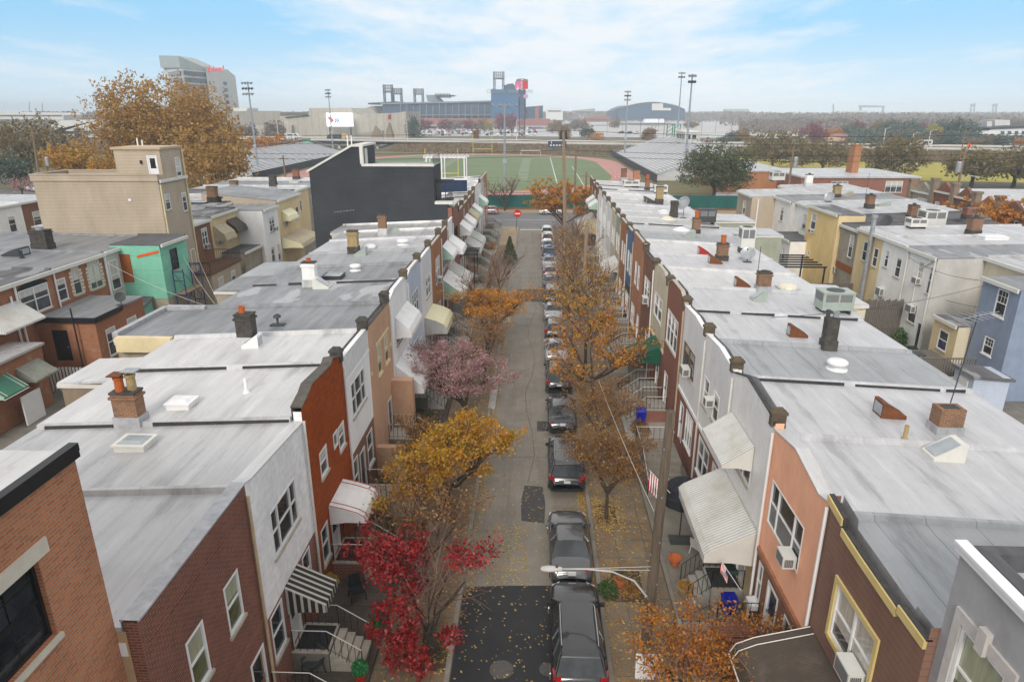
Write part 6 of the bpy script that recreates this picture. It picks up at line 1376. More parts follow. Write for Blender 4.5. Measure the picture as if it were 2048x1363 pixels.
m = MB(); m.box(-35.1, -33.6, 53.57, 53.6, 4.9, 7.3); m.build('plywood_panel', 'osb', o); m = MB(); m.hexa([(-33.0, 53.55, 7.0), (-31.1, 53.55, 7.45), (-31.1, 53.59, 7.45), (-33., 53.59, 7.), (-33.0, 53.55, 7.2), (-31.1, 53.55, 7.65), (-31.1, 53.59, 7.65), (-33., 53.59, 7.2)]); m.box(-30.98, -30.95, 56.2, 57.9, 7.75, 7.95); m.build('tape_strip', 'tape', o)
m = MB(); m.box(-36.3, -32.4, 52., 53.55, 2.2, 3.4); m.build('lower_wall', 'sheathing', o); m = MB(); m.hexa([(-36.6, 51.9, 3.3), (-32.2, 51.9, 3.1), (-32.2, 53.55, 3.6), (-36.6, 53.55, 3.8), (-36.6, 51.9, 3.4), (-32.2, 51.9, 3.2), (-32.2, 53.55, 3.7), (-36.6, 53.55, 3.9)]); m.build('lower_roof', 'roof_dark', o)
m = MB(); m.box(-36.3, -32.4, 52., 58., 0, 2.2); m.box(-34.5, -31.0, 53.62, 58., 0, 3.5); m.build('lower_storey', 'stucco_old', o)
o2 = thing('scaffold', (-30.4, 56.5, 0), 'blue tubular scaffold against the green sheathed extension', 'scaffold'); m = MB()
for y in (54.6, 57.6):
    for x in (-30.8, -29.9): m.tube([(x, y, 0), (x, y, 5.8)], .05, 5)
    for z in (1.2, 2.4, 3.6, 4.8, 5.6): m.tube([(-30.8, y, z), (-29.9, y, z)], .04, 4)
for x in (-30.8, -29.9): m.tube([(x, 54.6, .3), (x, 57.6, 3.6)], .03, 4); m.tube([(x, 57.6, 2.4), (x, 54.6, 5.6)], .03, 4)
m.build('tubes', 'scaffold_blue', o2); MB().box(-30.8, -29.9, 54.5, 57.7, 3.65, 3.72).build('plank', 'pole_wood_pale', o2)
# three storey beige clapboard house
o, B, R = block('clapboard_house', 'three storey beige clapboard house with a roof terrace and stair tower, left of the street', -1, -33., -44.2, 58.6, 63.4, 12.7, 'lap_beige', 'lap_beige', 'roof_dark', wins=[(59.2, 60.1, 10.1, 11.5), (62.2, 63., 9.6, 11.3)], curb=False)
m = MB(); m.box(-44.3, -32.95, 58.5, 58.75, 12.7, 13.2); m.box(-44.3, -44.05, 58.75, 63.4, 12.7, 13.2); m.box(-44.05, -37.2, 63.1, 63.4, 12.7, 13.2); m.box(-44.35, -32.9, 58.45, 58.8, 13.2, 13.3); m.box(-44.35, -44., 58.8, 63.4, 13.2, 13.3); m.box(-44, -37.2, 63.05, 63.45, 13.2, 13.3); m.box(-33.2, -32.96, 58.75, 59.7, 12.7, 13.2); m.build('parapet', 'lap_beige', o)
Bt = Basis('y', 59.75, -1); m = MB(); m.wall(Bt, -37.2, -33.05, 12.7, 15.3, [(-34.3, -33.4, 12.8, 14.8)], .1); m.wall(Basis('x', -33.02, 1), 59.75, 63.4, 12.7, 15.3, [(62., 62.9, 12.8, 14.5)], .1); m.face([(-37.2, 59.75, 12.7), (-37.2, 63.4, 12.7), (-37.2, 63.4, 15.3), (-37.2, 59.75, 15.3)]); m.build('stair_tower', 'lap_beige', o)
m = MB(); m.box(-37.35, -32.9, 59.6, 63.5, 15.3, 15.5); m.build('tower_roof', 'paint_tan', o); door(o, Bt, -34.3, -33.4, 12.8, 14.8, 'paint_white'); window(o, Basis('x', -33.02, 1), 62., 62.9, 12.8, 14.5)
m = MB(); m.tube([B.P(58.75, .08, 12.4), B.P(58.75, .08, 5)], .08, 6); m.tube([B.P(63.3, .08, 15.2), B.P(63.3, .08, 4)], .08, 6); m.build('downspout', 'paint_cream', o)
m = MB(); m.bb(Bt, -34.9, -34.75, .0, .15, 14.1, 14.4); m.build('wall_lamp', 'paint_black', o); m = MB(); m.bb(Basis('y', 58.6, -1), -35.9, -35.65, .0, .06, 11.0, 11.2); m.build('vent_cover', 'paint_white', o)
m = MB(); m.tube([(-36.2, 62, 15.5), (-36.2, 62, 16.2)], .06, 6); m.tube([(-36., 62.4, 15.5), (-36., 62.4, 16.)], .06, 6); m.build('vent_pipe', 'paint_white', o); door(o, B, 62.2, 63.1, 3.9, 6.0, 'paint_white', 'paint_white')
# brick segment with a balcony deck, then further backs
o, B, R = block('brick_rowhouse', 'small brick house back behind the timber balcony deck', -1, -34., -49, 63.4, 68.9, 7.8, 'brick_brown', 'brick_brown', 'roof_silver', wins=[(64.6, 65.5, 5., 6.9), (66.8, 68., 5.3, 7.2, W(n=2))])
window_ac(B, 66.9, 67.5, 5.1, 5.6, 'window air conditioner on the small brick house above the timber deck')
o2 = thing('balcony_deck', (-33, 65, 0), 'brown timber balcony deck with black railing behind the green extension', 'deck'); m = MB(); m.box(-34., -31.2, 62., 69., 3.5, 3.7); m.build('floor', 'deck_wood', o2) if 'deck_wood' in M else (mat('deck_wood', (.20, .11, .07), (.15, .08, .05), nscale=3, stretch=(1, 5, 1)), m.build('floor', 'deck_wood', o2))
m = MB(); railing(m, (-31.3, 62.1, 3.7), (-31.3, 68.9, 3.7), 1., 26, .015, .04); railing(m, (-34, 62.1, 3.7), (-31.3, 62.1, 3.7), 1., 12, .015, .04); railing(m, (-34, 68.9, 3.7), (-31.3, 68.9, 3.7), 1., 12, .015, .04); m.build('railing', 'iron', o2)
m = MB(); m.box(-34., -31.3, 62.2, 68.8, 0, 3.48); m.build('lower_wall', 'lap_beige', o2)
window(o2, Basis('x', -31.3, 1), 63.4, 64.5, 1.2, 2.9, proud=.03, dep=.02); window(o2, Basis('x', -31.3, 1), 66.3, 67.3, 1.2, 2.9, proud=.03, dep=.02)
o, B, R = block('stucco_rowhouse', 'tan stucco house back with two brown curved awnings', -1, -34., -49, 68.9, 75.4, 8., 'stucco_cream', 'stucco_old', 'roof_tar', wins=[(70., 71., 5., 6.6), (73, 74., 5., 6.6)])
awning(o, B, 69.4, 72., [(.02, 7.1), (1.1, 6.2), (1.3, 5.6)], 'awning_tan'); awning(o, B, 72.6, 75.2, [(.02, 7.2), (1., 6.4), (1.2, 5.9)], 'awning_brown')
o2 = block('rear_wing', 'low stucco rear wing with a dark roof below the white clapboard house', -1, -31.6, -34., 70.5, 77., 3.9, 'stucco_old', 'stucco_old', 'roof_dark', cat='outbuilding')[0]
o, B, R = block('clapboard_house', 'white clapboard rear wing with dark windows, left of the charcoal house', -1, -31., -36.5, 75.4, 79.9, 7.8, 'lap_white', 'lap_white', 'roof_grey', wins=[(77., 78.6, 5.1, 6.8, W(n=2)), (76.6, 77.6, 1.6, 3.4), (78.6, 79.4, 1.4, 3.4)])
window_ac(B, 77.9, 78.5, 5.1, 5.6, 'window air conditioner on the white clapboard rear wing')
block('stucco_rowhouse', 'dark roofed house behind the white clapboard wing', -1, -36.5, -49, 75.4, 79.9, 8.1, 'stucco_old', 'stucco_old', 'roof_tar')
o, B, R = block('clapboard_house', 'tan clapboard house back with a sloping roof and two cream awnings', -1, -31., -40., 79.9, 88., 8.3, 'stucco_cream', 'lap_beige', 'roof_grey', wins=[(82, 83, 5., 6.4), (86, 87.2, 5.2, 6.8)], slope=.9)
awning(o, B, 81.2, 84.4, [(.02, 7.), (.8, 6.4), (1., 5.9)], 'awning_cream'); awning(o, B, 80.2, 87.5, [(.02, 4.), (2.4, 3.2), (2.6, 2.8)], 'awning_tan', 'awning_cream')
block('stucco_rowhouse', 'low silver roofed house behind the tan clapboard back', -1, -40., -49, 79.9, 88., 8., 'stucco_old', 'stucco_old', 'roof_silver')
for i, (y0, y1, rm, sm, lab) in enumerate(((88., 93.5, 'roof_tar', 'stucco_old', 'weathered stucco house left of the charcoal house with dark roof'), (93.5, 99, 'roof_silver', 'stucco_pale', 'pale stucco house with silver roof beyond the weathered one'), (99, 105., 'roof_grey', 'stucco_old', 'house with grey roof and black chimney near the left bleachers'), (105, 111., 'roof_white', 'brick_brown', 'white roofed corner house nearest the left bleachers'))):
    block('stucco_rowhouse', lab, -1, -33.5, -49, y0, y1, 8., 'stucco_cream' if i % 2 else 'stucco_old', sm, rm, wins=[(y0+1, y0+2.2, 5, 6.7)])
for px, py, m_ in ((427, 402, 'brick_chimney'), (547, 372, 'soot'), (593, 358, 'brick_red'), (470, 385, 'brick_chimney')): chimney(px, py, .9, .8, 1.5, m_, [], 'soot', zg=8.1)
vent(442, 404, 'cowl', .3, 'paint_black', 8.1); vent(490, 384, 'turbine', .4, 'ac_green', 8.1); skylight(402, 408, 'box', 1.6, 1.2, 'tar', 8.1); skylight(590, 365, 'box', 1.4, 1.1, 'paint_offwhite', 8.1)
# far side of the next street, facing us
for y0, y1, m_, rm, lab in ((74, 80, 'brick_maroon', 'roof_silver', 'dark brick house front with a wide white window at the far left edge'), (80, 84.5, 'stucco_white', 'roof_white', 'cream painted house front squeezed between the brick front and the beige clapboard house'), (68, 74, 'brick_maroon', 'roof_silver', 'dark red brick house cut by the left picture edge'), (84.5, 92, 'brick_brown', 'roof_silver', 'silver roofed house hidden behind the beige clapboard house')):
    o, B, R = block('terraced_house', lab, -1, -66., -78., y0, y1, 7.3, m_, m_, rm, wins=[(y0+1.6, y0+4.4, 3.9, 6.0, W(n=2))] if y1-y0 > 5 else [(y0+1.8, y0+3., 4., 6.)])
    if 'wide' in lab: m = MB(); m.prism([(-66.0, y0, 7.3), (-66.0, (y0+y1)/2, 8.2), (-66.0, y1, 7.3)], (-.4, 0, 0)); m.build('gable', m_, o)

# ---------------------------------------------------------------- the block to the right: backs facing us
o, B, R = block('stucco_rowhouse', 'blue grey painted house back with white grid windows at the right picture edge', 1, 31., 46., 42.6, 46.4, 7.6, 'stucco_blue', 'stucco_blue', 'roof_grey', wins=[(43.6, 44.7, 5.5, 7.3, W(mun=2, pane='pane_dark', sill='paint_white')), (43.9, 44.9, 2.7, 3.9, W(mun=2, pane='pane_dark', sill='paint_white'))], slope=.3, curb=False)
o2 = block('rear_annex', 'small cream annex with a barred window beside the blue grey house', 1, 30.2, 33., 46.6, 49.6, 3.9, 'stucco_cream', 'lap_cream', 'roof_tar', wins=[(47.5, 48.7, 1.7, 3.2)], cat='outbuilding', curb=False)[0]
block('stucco_rowhouse', 'cream clapboard house behind the blue grey one', 1, 34.6, 46., 46.4, 52., 7.8, 'lap_cream', 'lap_cream', 'roof_silver', slope=.3)
o, B, R = block('stucco_rowhouse', 'white stucco house back with a long pale side wall and pipes, right block', 1, 31., 46., 52., 56.3, 7.7, 'stucco_white', 'stucco_pale', 'roof_slate', wins=[(53.6, 54.5, 5.3, 7.1), (52.2, 52.8, 4.8, 7.), (53.4, 54.6, 2., 3.6)], slope=.3, doors=[(52.3, 53., .3, 2.4, W(col='paint_black'))])
window_ac(B, 53.7, 54.4, 5.3, 5.8, 'window air conditioner high on the white stucco house with the pale side wall'); window_ac(B, 53.6, 54.5, 2.9, 3.5, 'lower window air conditioner above the yard plants of the white stucco house')
m = MB(); m.tube([B.P(56.1, .1, 7.6), B.P(56.1, .1, .3)], .07, 6); m.tube([B.P(52.6, .1, 7.4), B.P(54.2, .1, 6.4), B.P(54.2, .1, 3.)], .05, 6); m.tube([B.P(52.15, .1, 7.6), B.P(52.15, .1, .3)], .06, 6); m.build('downspout', 'paint_offwhite', o)
o, B, R = block('stucco_rowhouse', 'white stucco house back with narrow windows, left neighbour of the one with pipes', 1, 31., 46., 56.3, 60.6, 7.8, 'stucco_white', 'stucco_white', 'roof_cool', wins=[(59.2, 59.9, 5.4, 6.9), (57., 57.9, 5., 6.7), (59., 59.9, 1.2, 2.8)], slope=.3)
window_ac(B, 58.9, 59.7, 2.9, 3.6, 'window air conditioner above the ground floor window of the narrow windowed white house')
o, B, R = block('stucco_rowhouse', 'cream stucco house back with a tall galvanised flue pipe', 1, 31., 46., 60.6, 65.5, 7.8, 'stucco_cream', 'stucco_cream', 'roof_cool', wins=[(61.1, 62., 5., 6.7, W(pane='pane_dark')), (63.2, 64.1, 5.1, 6.9, W(pane='pane_dark')), (63.5, 64.3, .6, 1.8)], slope=.3)
m = MB(); m.tube([B.P(62.4, .25, 1.2), B.P(62.4, .25, 9.3)], .2, 10); m.cyl(*B.P(62.4, .25, 0)[:2], 9.3, 9.55, .28, .28, 10); m.build('flue_pipe', 'galv', o)
o, B, R = block('stucco_rowhouse', 'stained cream house back with a dark roof band and orange painted strip', 1, 31.2, 46., 65.5, 69.8, 7.5, 'stucco_old', 'stucco_old', 'roof_dark', wins=[(66.6, 67.5, 4.7, 6.9)], slope=.4)
m = MB(); m.bb(B, 65.6, 69.7, .003, .03, 3.2, 3.9); m.build('painted_strip', 'osb', o)
o, B, R = block('stucco_rowhouse', 'yellow stucco house back with white sash windows, tallest of the right backs', 1, 30.8, 33.5, 69.8, 77.8, 8.4, 'stucco_yellow', 'stucco_cream', 'roof_tar', wins=[(75.2, 76.6, 6., 7.8), (75.8, 76.4, 3., 3.6)], side_wins=[(31.4, 32.5, 5.2, 7., W(n=2))], curb=False)
window_ac(B, 75.3, 76., 5.7, 6.1, 'window air conditioner under the upper window of the yellow house'); window_ac(Basis('y', 69.8, -1), 31.0, 31.7, 2.6, 3.2, 'lower window air conditioner on the side of the yellow house'); window_ac(Basis('y', 69.8, -1), 32.6, 33.1, 6.0, 6.5, 'small window air conditioner beside the side window of the yellow house')
block('stucco_rowhouse', 'dark tar roofed house behind the yellow stucco back', 1, 33.5, 46., 69.8, 74., 7.7, 'stucco_cream', 'stucco_cream', 'roof_dark', slope=.5); block('stucco_rowhouse', 'silver roofed house behind the upper yellow stucco back', 1, 33.5, 46., 74., 78., 7.9, 'stucco_cream', 'stucco_cream', 'roof_silver', slope=.3)
for y0, y1, x0, m1, m2, rm, lab in ((78, 84., 31.8, 'stucco_white', 'stucco_pale', 'roof_silver', 'white stucco house back streaked with grime, beyond the yellow one'), (84, 90, 31.2, 'stucco_white', 'stucco_pale', 'roof_grey', 'pale grey house back with a white downspout beyond the streaked white one'), (90, 96.5, 28.2, 'lap_beige', 'lap_beige', 'roof_silver', 'tan clapboard house back at the far end of the right block'), (96.5, 103, 36., 'stucco_pale', 'stucco_pale', 'roof_silver', 'silver roofed end house of the right block')):
    o, B, R = block('stucco_rowhouse', lab, 1, x0, 46., y0, y1, 7.9, m1, m2, rm, wins=[(y0+2.4, y0+3.6, 5.2, 7.), (y0+2.4, y0+3.6, 1.4, 3.)], slope=.3)
    m = MB(); m.tube([(x0+.8, y0-.1, 7.6), (x0+.8, y0-.1, 1)], .09, 6); m.build('downspout', 'paint_white', o)
block('rear_annex', 'low white annex with a dark roof behind the frame pergola', 1, 29., 32., 77., 82.5, 4.4, 'stucco_white', 'stucco_white', 'roof_dark', wins=[(78.4, 79.2, 2., 3.4), (80.2, 80.8, 2., 3.4)], cat='outbuilding')
for px, py, w, ht, m_ in ((1945, 470, .9, 1.5, 'brick_chimney'), (1823, 440, .8, 1.5, 'brick_chimney'), (1738, 415, .7, 1.3, 'brick_chimney'), (1672, 394, .8, 1.4, 'clay_yellow'), (1616, 372, .9, 1.6, 'stucco_white'), (1932, 436, .5, 1.1, 'brick_red')): chimney(px, py, w, .8, ht, m_, [(0, 0, .18, .2, 'soot')], 'soot' if m_ != 'stucco_white' else 'roof_white', zg=8.2)
hvac(1860, 452, 'large white air conditioner with a low duct box on the right block roof', 2., 1.6, 1.3, zg=8.2); hvac(1830, 456, 'low white duct box beside the large rooftop air conditioner', 1.5, 1.2, .7, zg=8.2, m='paint_offwhite'); hvac(1553, 362, 'white air conditioner on the tan clapboard end house', 2., 1.6, 1.2, zg=8.2)
dish(1770, 455, 'dark green satellite dish on the cream house roof', .6, (-.5, -.5), 8.2, 'metal_dark'); dish(1658, 404, 'pale satellite dish on the roof above the yellow house', .6, (-.5, -.5), 8.2); skylight(1983, 477, 'box', 2., 1.4, 'paint_white', 8.2); skylight(1766, 412, -1, 1.3, 1., 'ac_green', 8.2); skylight(1692, 392, -1, 1.3, 1., 'stucco_old', 8.2); antenna(1946, 452, 1.8, 8.2, True, 'spread television aerial above the right block chimney'); antenna(1730, 400, 3.2, 8.2, False, 'thin bare mast on the far right block roof')
# brick fronts of the street beyond, with pointed gables
for y0, y1, zp, m_, lab in ((86.5, 91., 7.4, 'brick_tan', 'tan brick gabled house front nearest in the far right row'), (91., 96., 8., 'brick_brown', 'dark brick gabled house front with a white bay window, far right row'), (96., 101., 8.2, 'brick_red', 'red brick gabled house front with two white windows, far right row'), (101, 107., 7.6, 'stucco_old', 'weathered tan gabled house front at the end of the far right row'), (81., 86.5, 7.4, 'brick_brown', 'brown brick house front behind the orange tree, far right row')):
    o, B, R = block('terraced_house', lab, 1, 57.5, 72., y0, y1, zp-.6, m_, m_, 'roof_cool', wins=[(y0+1, y0+2, 4.6, 6.2), (y0+3, y0+4, 4.6, 6.2)] if 'two' in lab else [(y0+1.2, y0+3.6, 4.4, 6.2, W(n=3))])
    m = MB(); m.prism([(57.5, y0+.3, zp-.6), (57.5, (y0+y1)/2, zp+.9), (57.5, y1-.3, zp-.6)], (.4, 0, 0)); m.build('gable', m_, o); m = MB(); m.box(57.1, 57.9, y1-.4, y1+.4, 3, zp+.9); m.box(57.0, 58., y1-.5, y1+.5, zp+.9, zp+1.2); m.build('party_pier', 'stucco_brown', o)
street_tree('orange and yellow tree behind the roofs at the right edge', 54.5, 84., 8.8, 5., 2.5, 'leaf_orange', 5200, .2, 41, trunk=.2, group='trees behind the right block', up=.4)
# yards of the right block
o = thing('timber_fence', (28, 62, 0), 'grey weathered stockade fence between the cream house and the white roof', 'fence'); m = MB()
for i in range(40): m.box(24.5+i*.18, 24.64+i*.18, 55.5, 55.56, 0, 3.4+.08*(i % 3))
m.build('boards', 'wood_grey', o) if 'wood_grey' in M else (mat('wood_grey', (.20, .18, .16), (.13, .115, .10), nscale=4, stretch=(4, 4, .4)), m.build('boards', 'wood_grey', o))
m = MB(); m.box(24.5, 31.6, 55.56, 55.64, .8, .95); m.box(24.5, 31.6, 55.56, 55.64, 2.6, 2.75); m.build('rails', 'wood_grey', o)
o = thing('timber_fence', (26, 68, 0), 'dark board fence below the stained cream house', 'fence'); m = MB()
for i in range(30): m.box(25+i*.2, 25.18+i*.2, 64.8, 64.86, 0, 2.6)
m.build('boards', 'wood_grey', o)
o = thing('yard_deck', (25.5, 46, 0), 'raised grey deck with a rounded slatted railing behind the pale sheet roof', 'deck'); m = MB(); m.box(23.4, 29.6, 43.2, 48.2, 1.5, 1.65); m.build('floor', 'wood_grey', o); m = MB(); path = [(29.6, 43.2), (24.6, 43.2), (23.7, 43.7), (23.4, 44.6), (23.4, 48.2)]
for (a, b), (c, d) in zip(path, path[1:]): railing(m, (a, b, 1.65), (c, d, 1.65), 1.15, max(3, int(math.hypot(c-a, d-b)/.18)), .035, .06)
m.build('railing', 'wood_grey', o); m = MB()
for x, y in ((23.6, 43.4), (29.4, 43.4), (23.6, 48), (29.4, 48)): m.box(x-.08, x+.08, y-.08, y+.08, 0, 1.5)
m.build('post', 'wood_grey', o)
m = MB(); m.box(26., 27.4, 45, 45.8, 2.3, 2.36); t_ = thing('patio_table', (26.7, 45.4, 1.65), 'grey rectangular patio table on the raised deck', 'table'); m.build('tabletop', 'metal_dark', t_); m = MB()
for x in (26.1, 27.3):
    for y in (45.1, 45.7): m.box(x-.03, x+.03, y-.03, y+.03, 1.65, 2.3)
m.build('legs', 'metal_dark', t_)
o = thing('garden_shed', (28.6, 41, 0), 'pale grey garden shed with a white door by the blue grey house', 'shed'); m = MB(); m.box(27.6, 29.8, 40., 42., 0, 2.7); m.build('wall', 'lap_bluegrey', o); m = MB(); m.hexa([(27.4, 39.8, 2.7), (30, 39.8, 2.5), (30, 42.2, 2.5), (27.4, 42.2, 2.7), (27.4, 39.8, 2.85), (30, 39.8, 2.65), (30, 42.2, 2.65), (27.4, 42.2, 2.85)]); m.build('roof', 'roof_tar', o); m = MB(); m.box(27.55, 27.6, 40.5, 41.4, .1, 2.3); m.build('door', 'paint_white', o)
o = thing('frame_pergola', (25, 70, 0), 'black metal pergola frame over the yard below the yellow house', 'pergola'); m = MB()
for x in (25., 29.4):
    for y in (68, 74.): m.box(x-.07, x+.07, y-.07, y+.07, 0, 3.4)
m.build('post', 'paint_black', o); m = MB()
for i in range(6): m.box(24.8, 29.6, 68+i*1.2-.05, 68+i*1.2+.05, 3.4, 3.55)
m.build('rafters', 'paint_black', o)
bin_('blue recycling tub in the yard beside the white stucco house', Vector((28.3, 51.5, .0)), 'bin_blue'); bin_('green bin in the yard next to the small cream annex', Vector((29.6, 50.6, 0)), 'bin_green')
bush('yard_plants', 'leafy plants against the white stucco house', 30.3, 53.8, .3, .5, .7, 1.2, 400, .12, 'leaf_bush', 61)
wires([((31, 46, 7.2), (12, 33, 8.6)), ((31, 56.3, 7.), (31, 46.4, 7.4)), ((31, 50, 5.), (34, 43, 6.4))], 'thin dark cables strung between the backs of the right block', .015, .4)
wires([((-34.4, 51.4, 7.2), (-20.9, 42, 6.)), ((-33, 63, 6), (-20.9, 42.2, 6.2)), ((-31, 57, 6.6), (-20.9, 41.9, 6.1))], 'thin cables fanning from the weathered rear wall in the left yards', .015, .3, 'wire_pale')
# ---------------------------------------------------------------- playing field
mat('turf', (.175, .225, .125), (.15, .195, .105), rough=.95, nscale=.05); mat('track_red', (.46, .25, .22), (.40, .215, .19), rough=.9, nscale=.1, stain=[(.15, .56, .72, (.50, .36, .33), .5, None)])
mat('grass_dry', (.40, .34, .09), (.32, .30, .08), rough=.95, nscale=.06, stain=[(.05, .5, .7, (.30, .24, .11), .6, None)]); mat('grass_olive', (.17, .155, .075), (.135, .125, .065), rough=.95, nscale=.08, stain=[(.25, .5, .7, (.22, .16, .09), .6, None)])
mat('brush', (.125, .095, .06), (.085, .075, .045), rough=.95, nscale=.35, bump=.6, bscale=1.5, stain=[(.3, .5, .68, (.20, .15, .075), .6, None)])
mat('far_lot', (.50, .49, .49), (.43, .42, .42), rough=.85, nscale=.02, stain=[(.03, .55, .7, (.34, .33, .32), .4, None)]); mat('highway', (.27, .265, .26), (.23, .23, .225), rough=.85, nscale=.05)
mat('barrier', (.58, .57, .54), (.5, .49, .46), nscale=.3); mat('screen_green', (.018, .12, .105), (.015, .10, .09), rough=.8, nscale=.4); mat('seat_metal', (.80, .80, .81), (.7, .7, .72), rough=.5, nscale=.5); mat('stand_dark', (.06, .065, .075), rough=.8)
mat('pole_steel', (.36, .39, .42), rough=.5, metal=.3); mat('pole_yellow', (.72, .58, .16), rough=.5); mat('sign_green', (.02, .22, .13), rough=.5)
def oval(cx, cy, R, half, z, n=24):
    pts = []
    for k in range(n+1): t = -PI+PI*k/n; pts.append((cx+R*cos(t), cy-half+R*sin(t), z))
    for k in range(n+1): t = PI*k/n; pts.append((cx+R*cos(t), cy+half+R*sin(t), z))
    return pts
FCX, FCY = -23., 236.
g = MB(); g.face([(-140, 133.6, -.02), (60, 133.6, -.02), (60, 330, -.02), (-140, 330, -.02)]); struct(g.build('grass_field', 'grass_olive'))
g = MB(); g.face(oval(FCX, FCY, 54, 27, .01)); struct(g.build('running_track', 'track_red'))
g = MB(); g.face(oval(FCX, FCY, 45.5, 27, .02)); struct(g.build('playing_field', 'turf'))
g = MB(); zz = .03
def ln(x0, x1, y0, y1): g.face([(x0, y0, zz), (x1, y0, zz), (x1, y1, zz), (x0, y1, zz)])
for x in (-43.5, 5.4): ln(x, x+.25, 186, 291)
for y in (186, 291): ln(-43.5, 5.6, y, y+.25)
for i in range(19):
    y = 195.5+i*4.8; ln(-5.8, -2.6, y, y+.6); ln(-34.6, -31.6, y, y+.6)
    if i % 2 == 0: ln(-43.5, 5.4, y, y+.14)
ln(12.3, 12.5, 181, 245); ln(3, 12.5, 215, 215.2)
struct(g.build('field_lines', 'line_white'))
g = MB()
for k in range(1, 7):
    r = 45.5+k*1.2; o_ = oval(FCX, FCY, r, 27, .018); i_ = oval(FCX, FCY, r-.05, 27, .018)
    for a in range(len(o_)): b = (a+1) % len(o_); g.face([o_[a], o_[b], i_[b], i_[a]])
struct(g.build('track_lane_lines', 'line_white'))
# green screened fence along the cross street
o = thing('screened_fence', (0, 134, 0), 'long chain link fence with a teal green wind screen along the cross street', 'fence'); m = MB(); m.box(-60, 13.9, 134., 134.05, .5, 2.9); m.box(15, 60, 134., 134.05, .5, 2.9); m.build('wind_screen', 'screen_green', o)
m = MB()
for i in range(34): x = -60+i*3.6; m.tube([(x, 133.9, 0), (x, 133.9, 3.3)], .05, 5)
m.tube([(-60, 133.9, 3.3), (60, 133.9, 3.3)], .03, 4); m.build('posts', 'metal_dark', o); m = MB(); m.box(-60, 60, 134.1, 134.3, 0, .5); m.build('kerb_wall', 'brick_brown', o)
def goalpost(label, x, y, w, zc, zt, group='goal posts'):
    o = thing('goal_post', (x, y, 0), label, 'goal post', group); m = MB(); m.tube([(x-w/2, y, zc), (x+w/2, y, zc)], .1, 6); m.build('crossbar', 'pole_yellow', o)
    for s in (-1, 1): m = MB(); m.tube([(x+s*w/2, y, zc), (x+s*w/2, y, zt)], .09, 6); m.build('upright', 'pole_yellow', o)
    m = MB(); m.tube([(x-w*.5, y, 0), (x-w*.5, y, zc)], .1, 6); m.tube([(x+w*.5, y, 0), (x+w*.5, y, zc)], .1, 6); m.build('post', 'pole_yellow', o)
q = gy(965, 298, 303); w_ = gy(985, 298, 303).x-gy(947, 298, 303).x; goalpost('tall yellow goal post at the far end of the field', q.x, 303, w_, q.z, gy(965, 265, 303).z)
q = gy(884, 345, 178); w_ = gy(917, 345, 178).x-gy(852, 345, 178).x; goalpost('nearer yellow goal post rising behind the white pergola', q.x, 178, w_, 3.2, gy(884, 297, 178).z)
o = thing('soccer_goal', (gy(1060, 305, 311).x, 311, 0), 'white soccer goal frame at the far end of the field', 'goal'); a, b = gy(1042, 301, 311), gy(1081, 301, 311); m = MB(); m.tube([(a.x, 311, 0), (a.x, 311, a.z), (b.x, 311, a.z), (b.x, 311, 0)], .12, 5); m.build('frame', 'paint_white', o)
# scoreboard
o = thing('scoreboard', (gy(1115, 300, 320).x, 320, 0), 'dark blue scoreboard with white panels at the far end of the field', 'scoreboard'); a, b = gy(1096, 294, 320), gy(1133, 281, 320); m = MB(); m.box(a.x, b.x, 320, 320.5, a.z, b.z); m.build('board', 'paint_navy', o); m = MB(); m.box(a.x, b.x, 319.97, 319.99, b.z-.18, b.z-.02)
for i in range(5): m.box(a.x+.9+i*1.35, a.x+1.7+i*1.35, 319.95, 319.99, a.z+.5, a.z+1.0)
m.box(a.x+1.4, a.x+1.7, 319.95, 319.99, a.z+1.5, a.z+2.4); m.build('score_panel', 'paint_white', o); m = MB()
for x in (a.x+1, b.x-1): m.tube([(x, 320.2, 0), (x, 320.2, a.z)], .15, 6)
m.build('post', 'metal_dark', o)
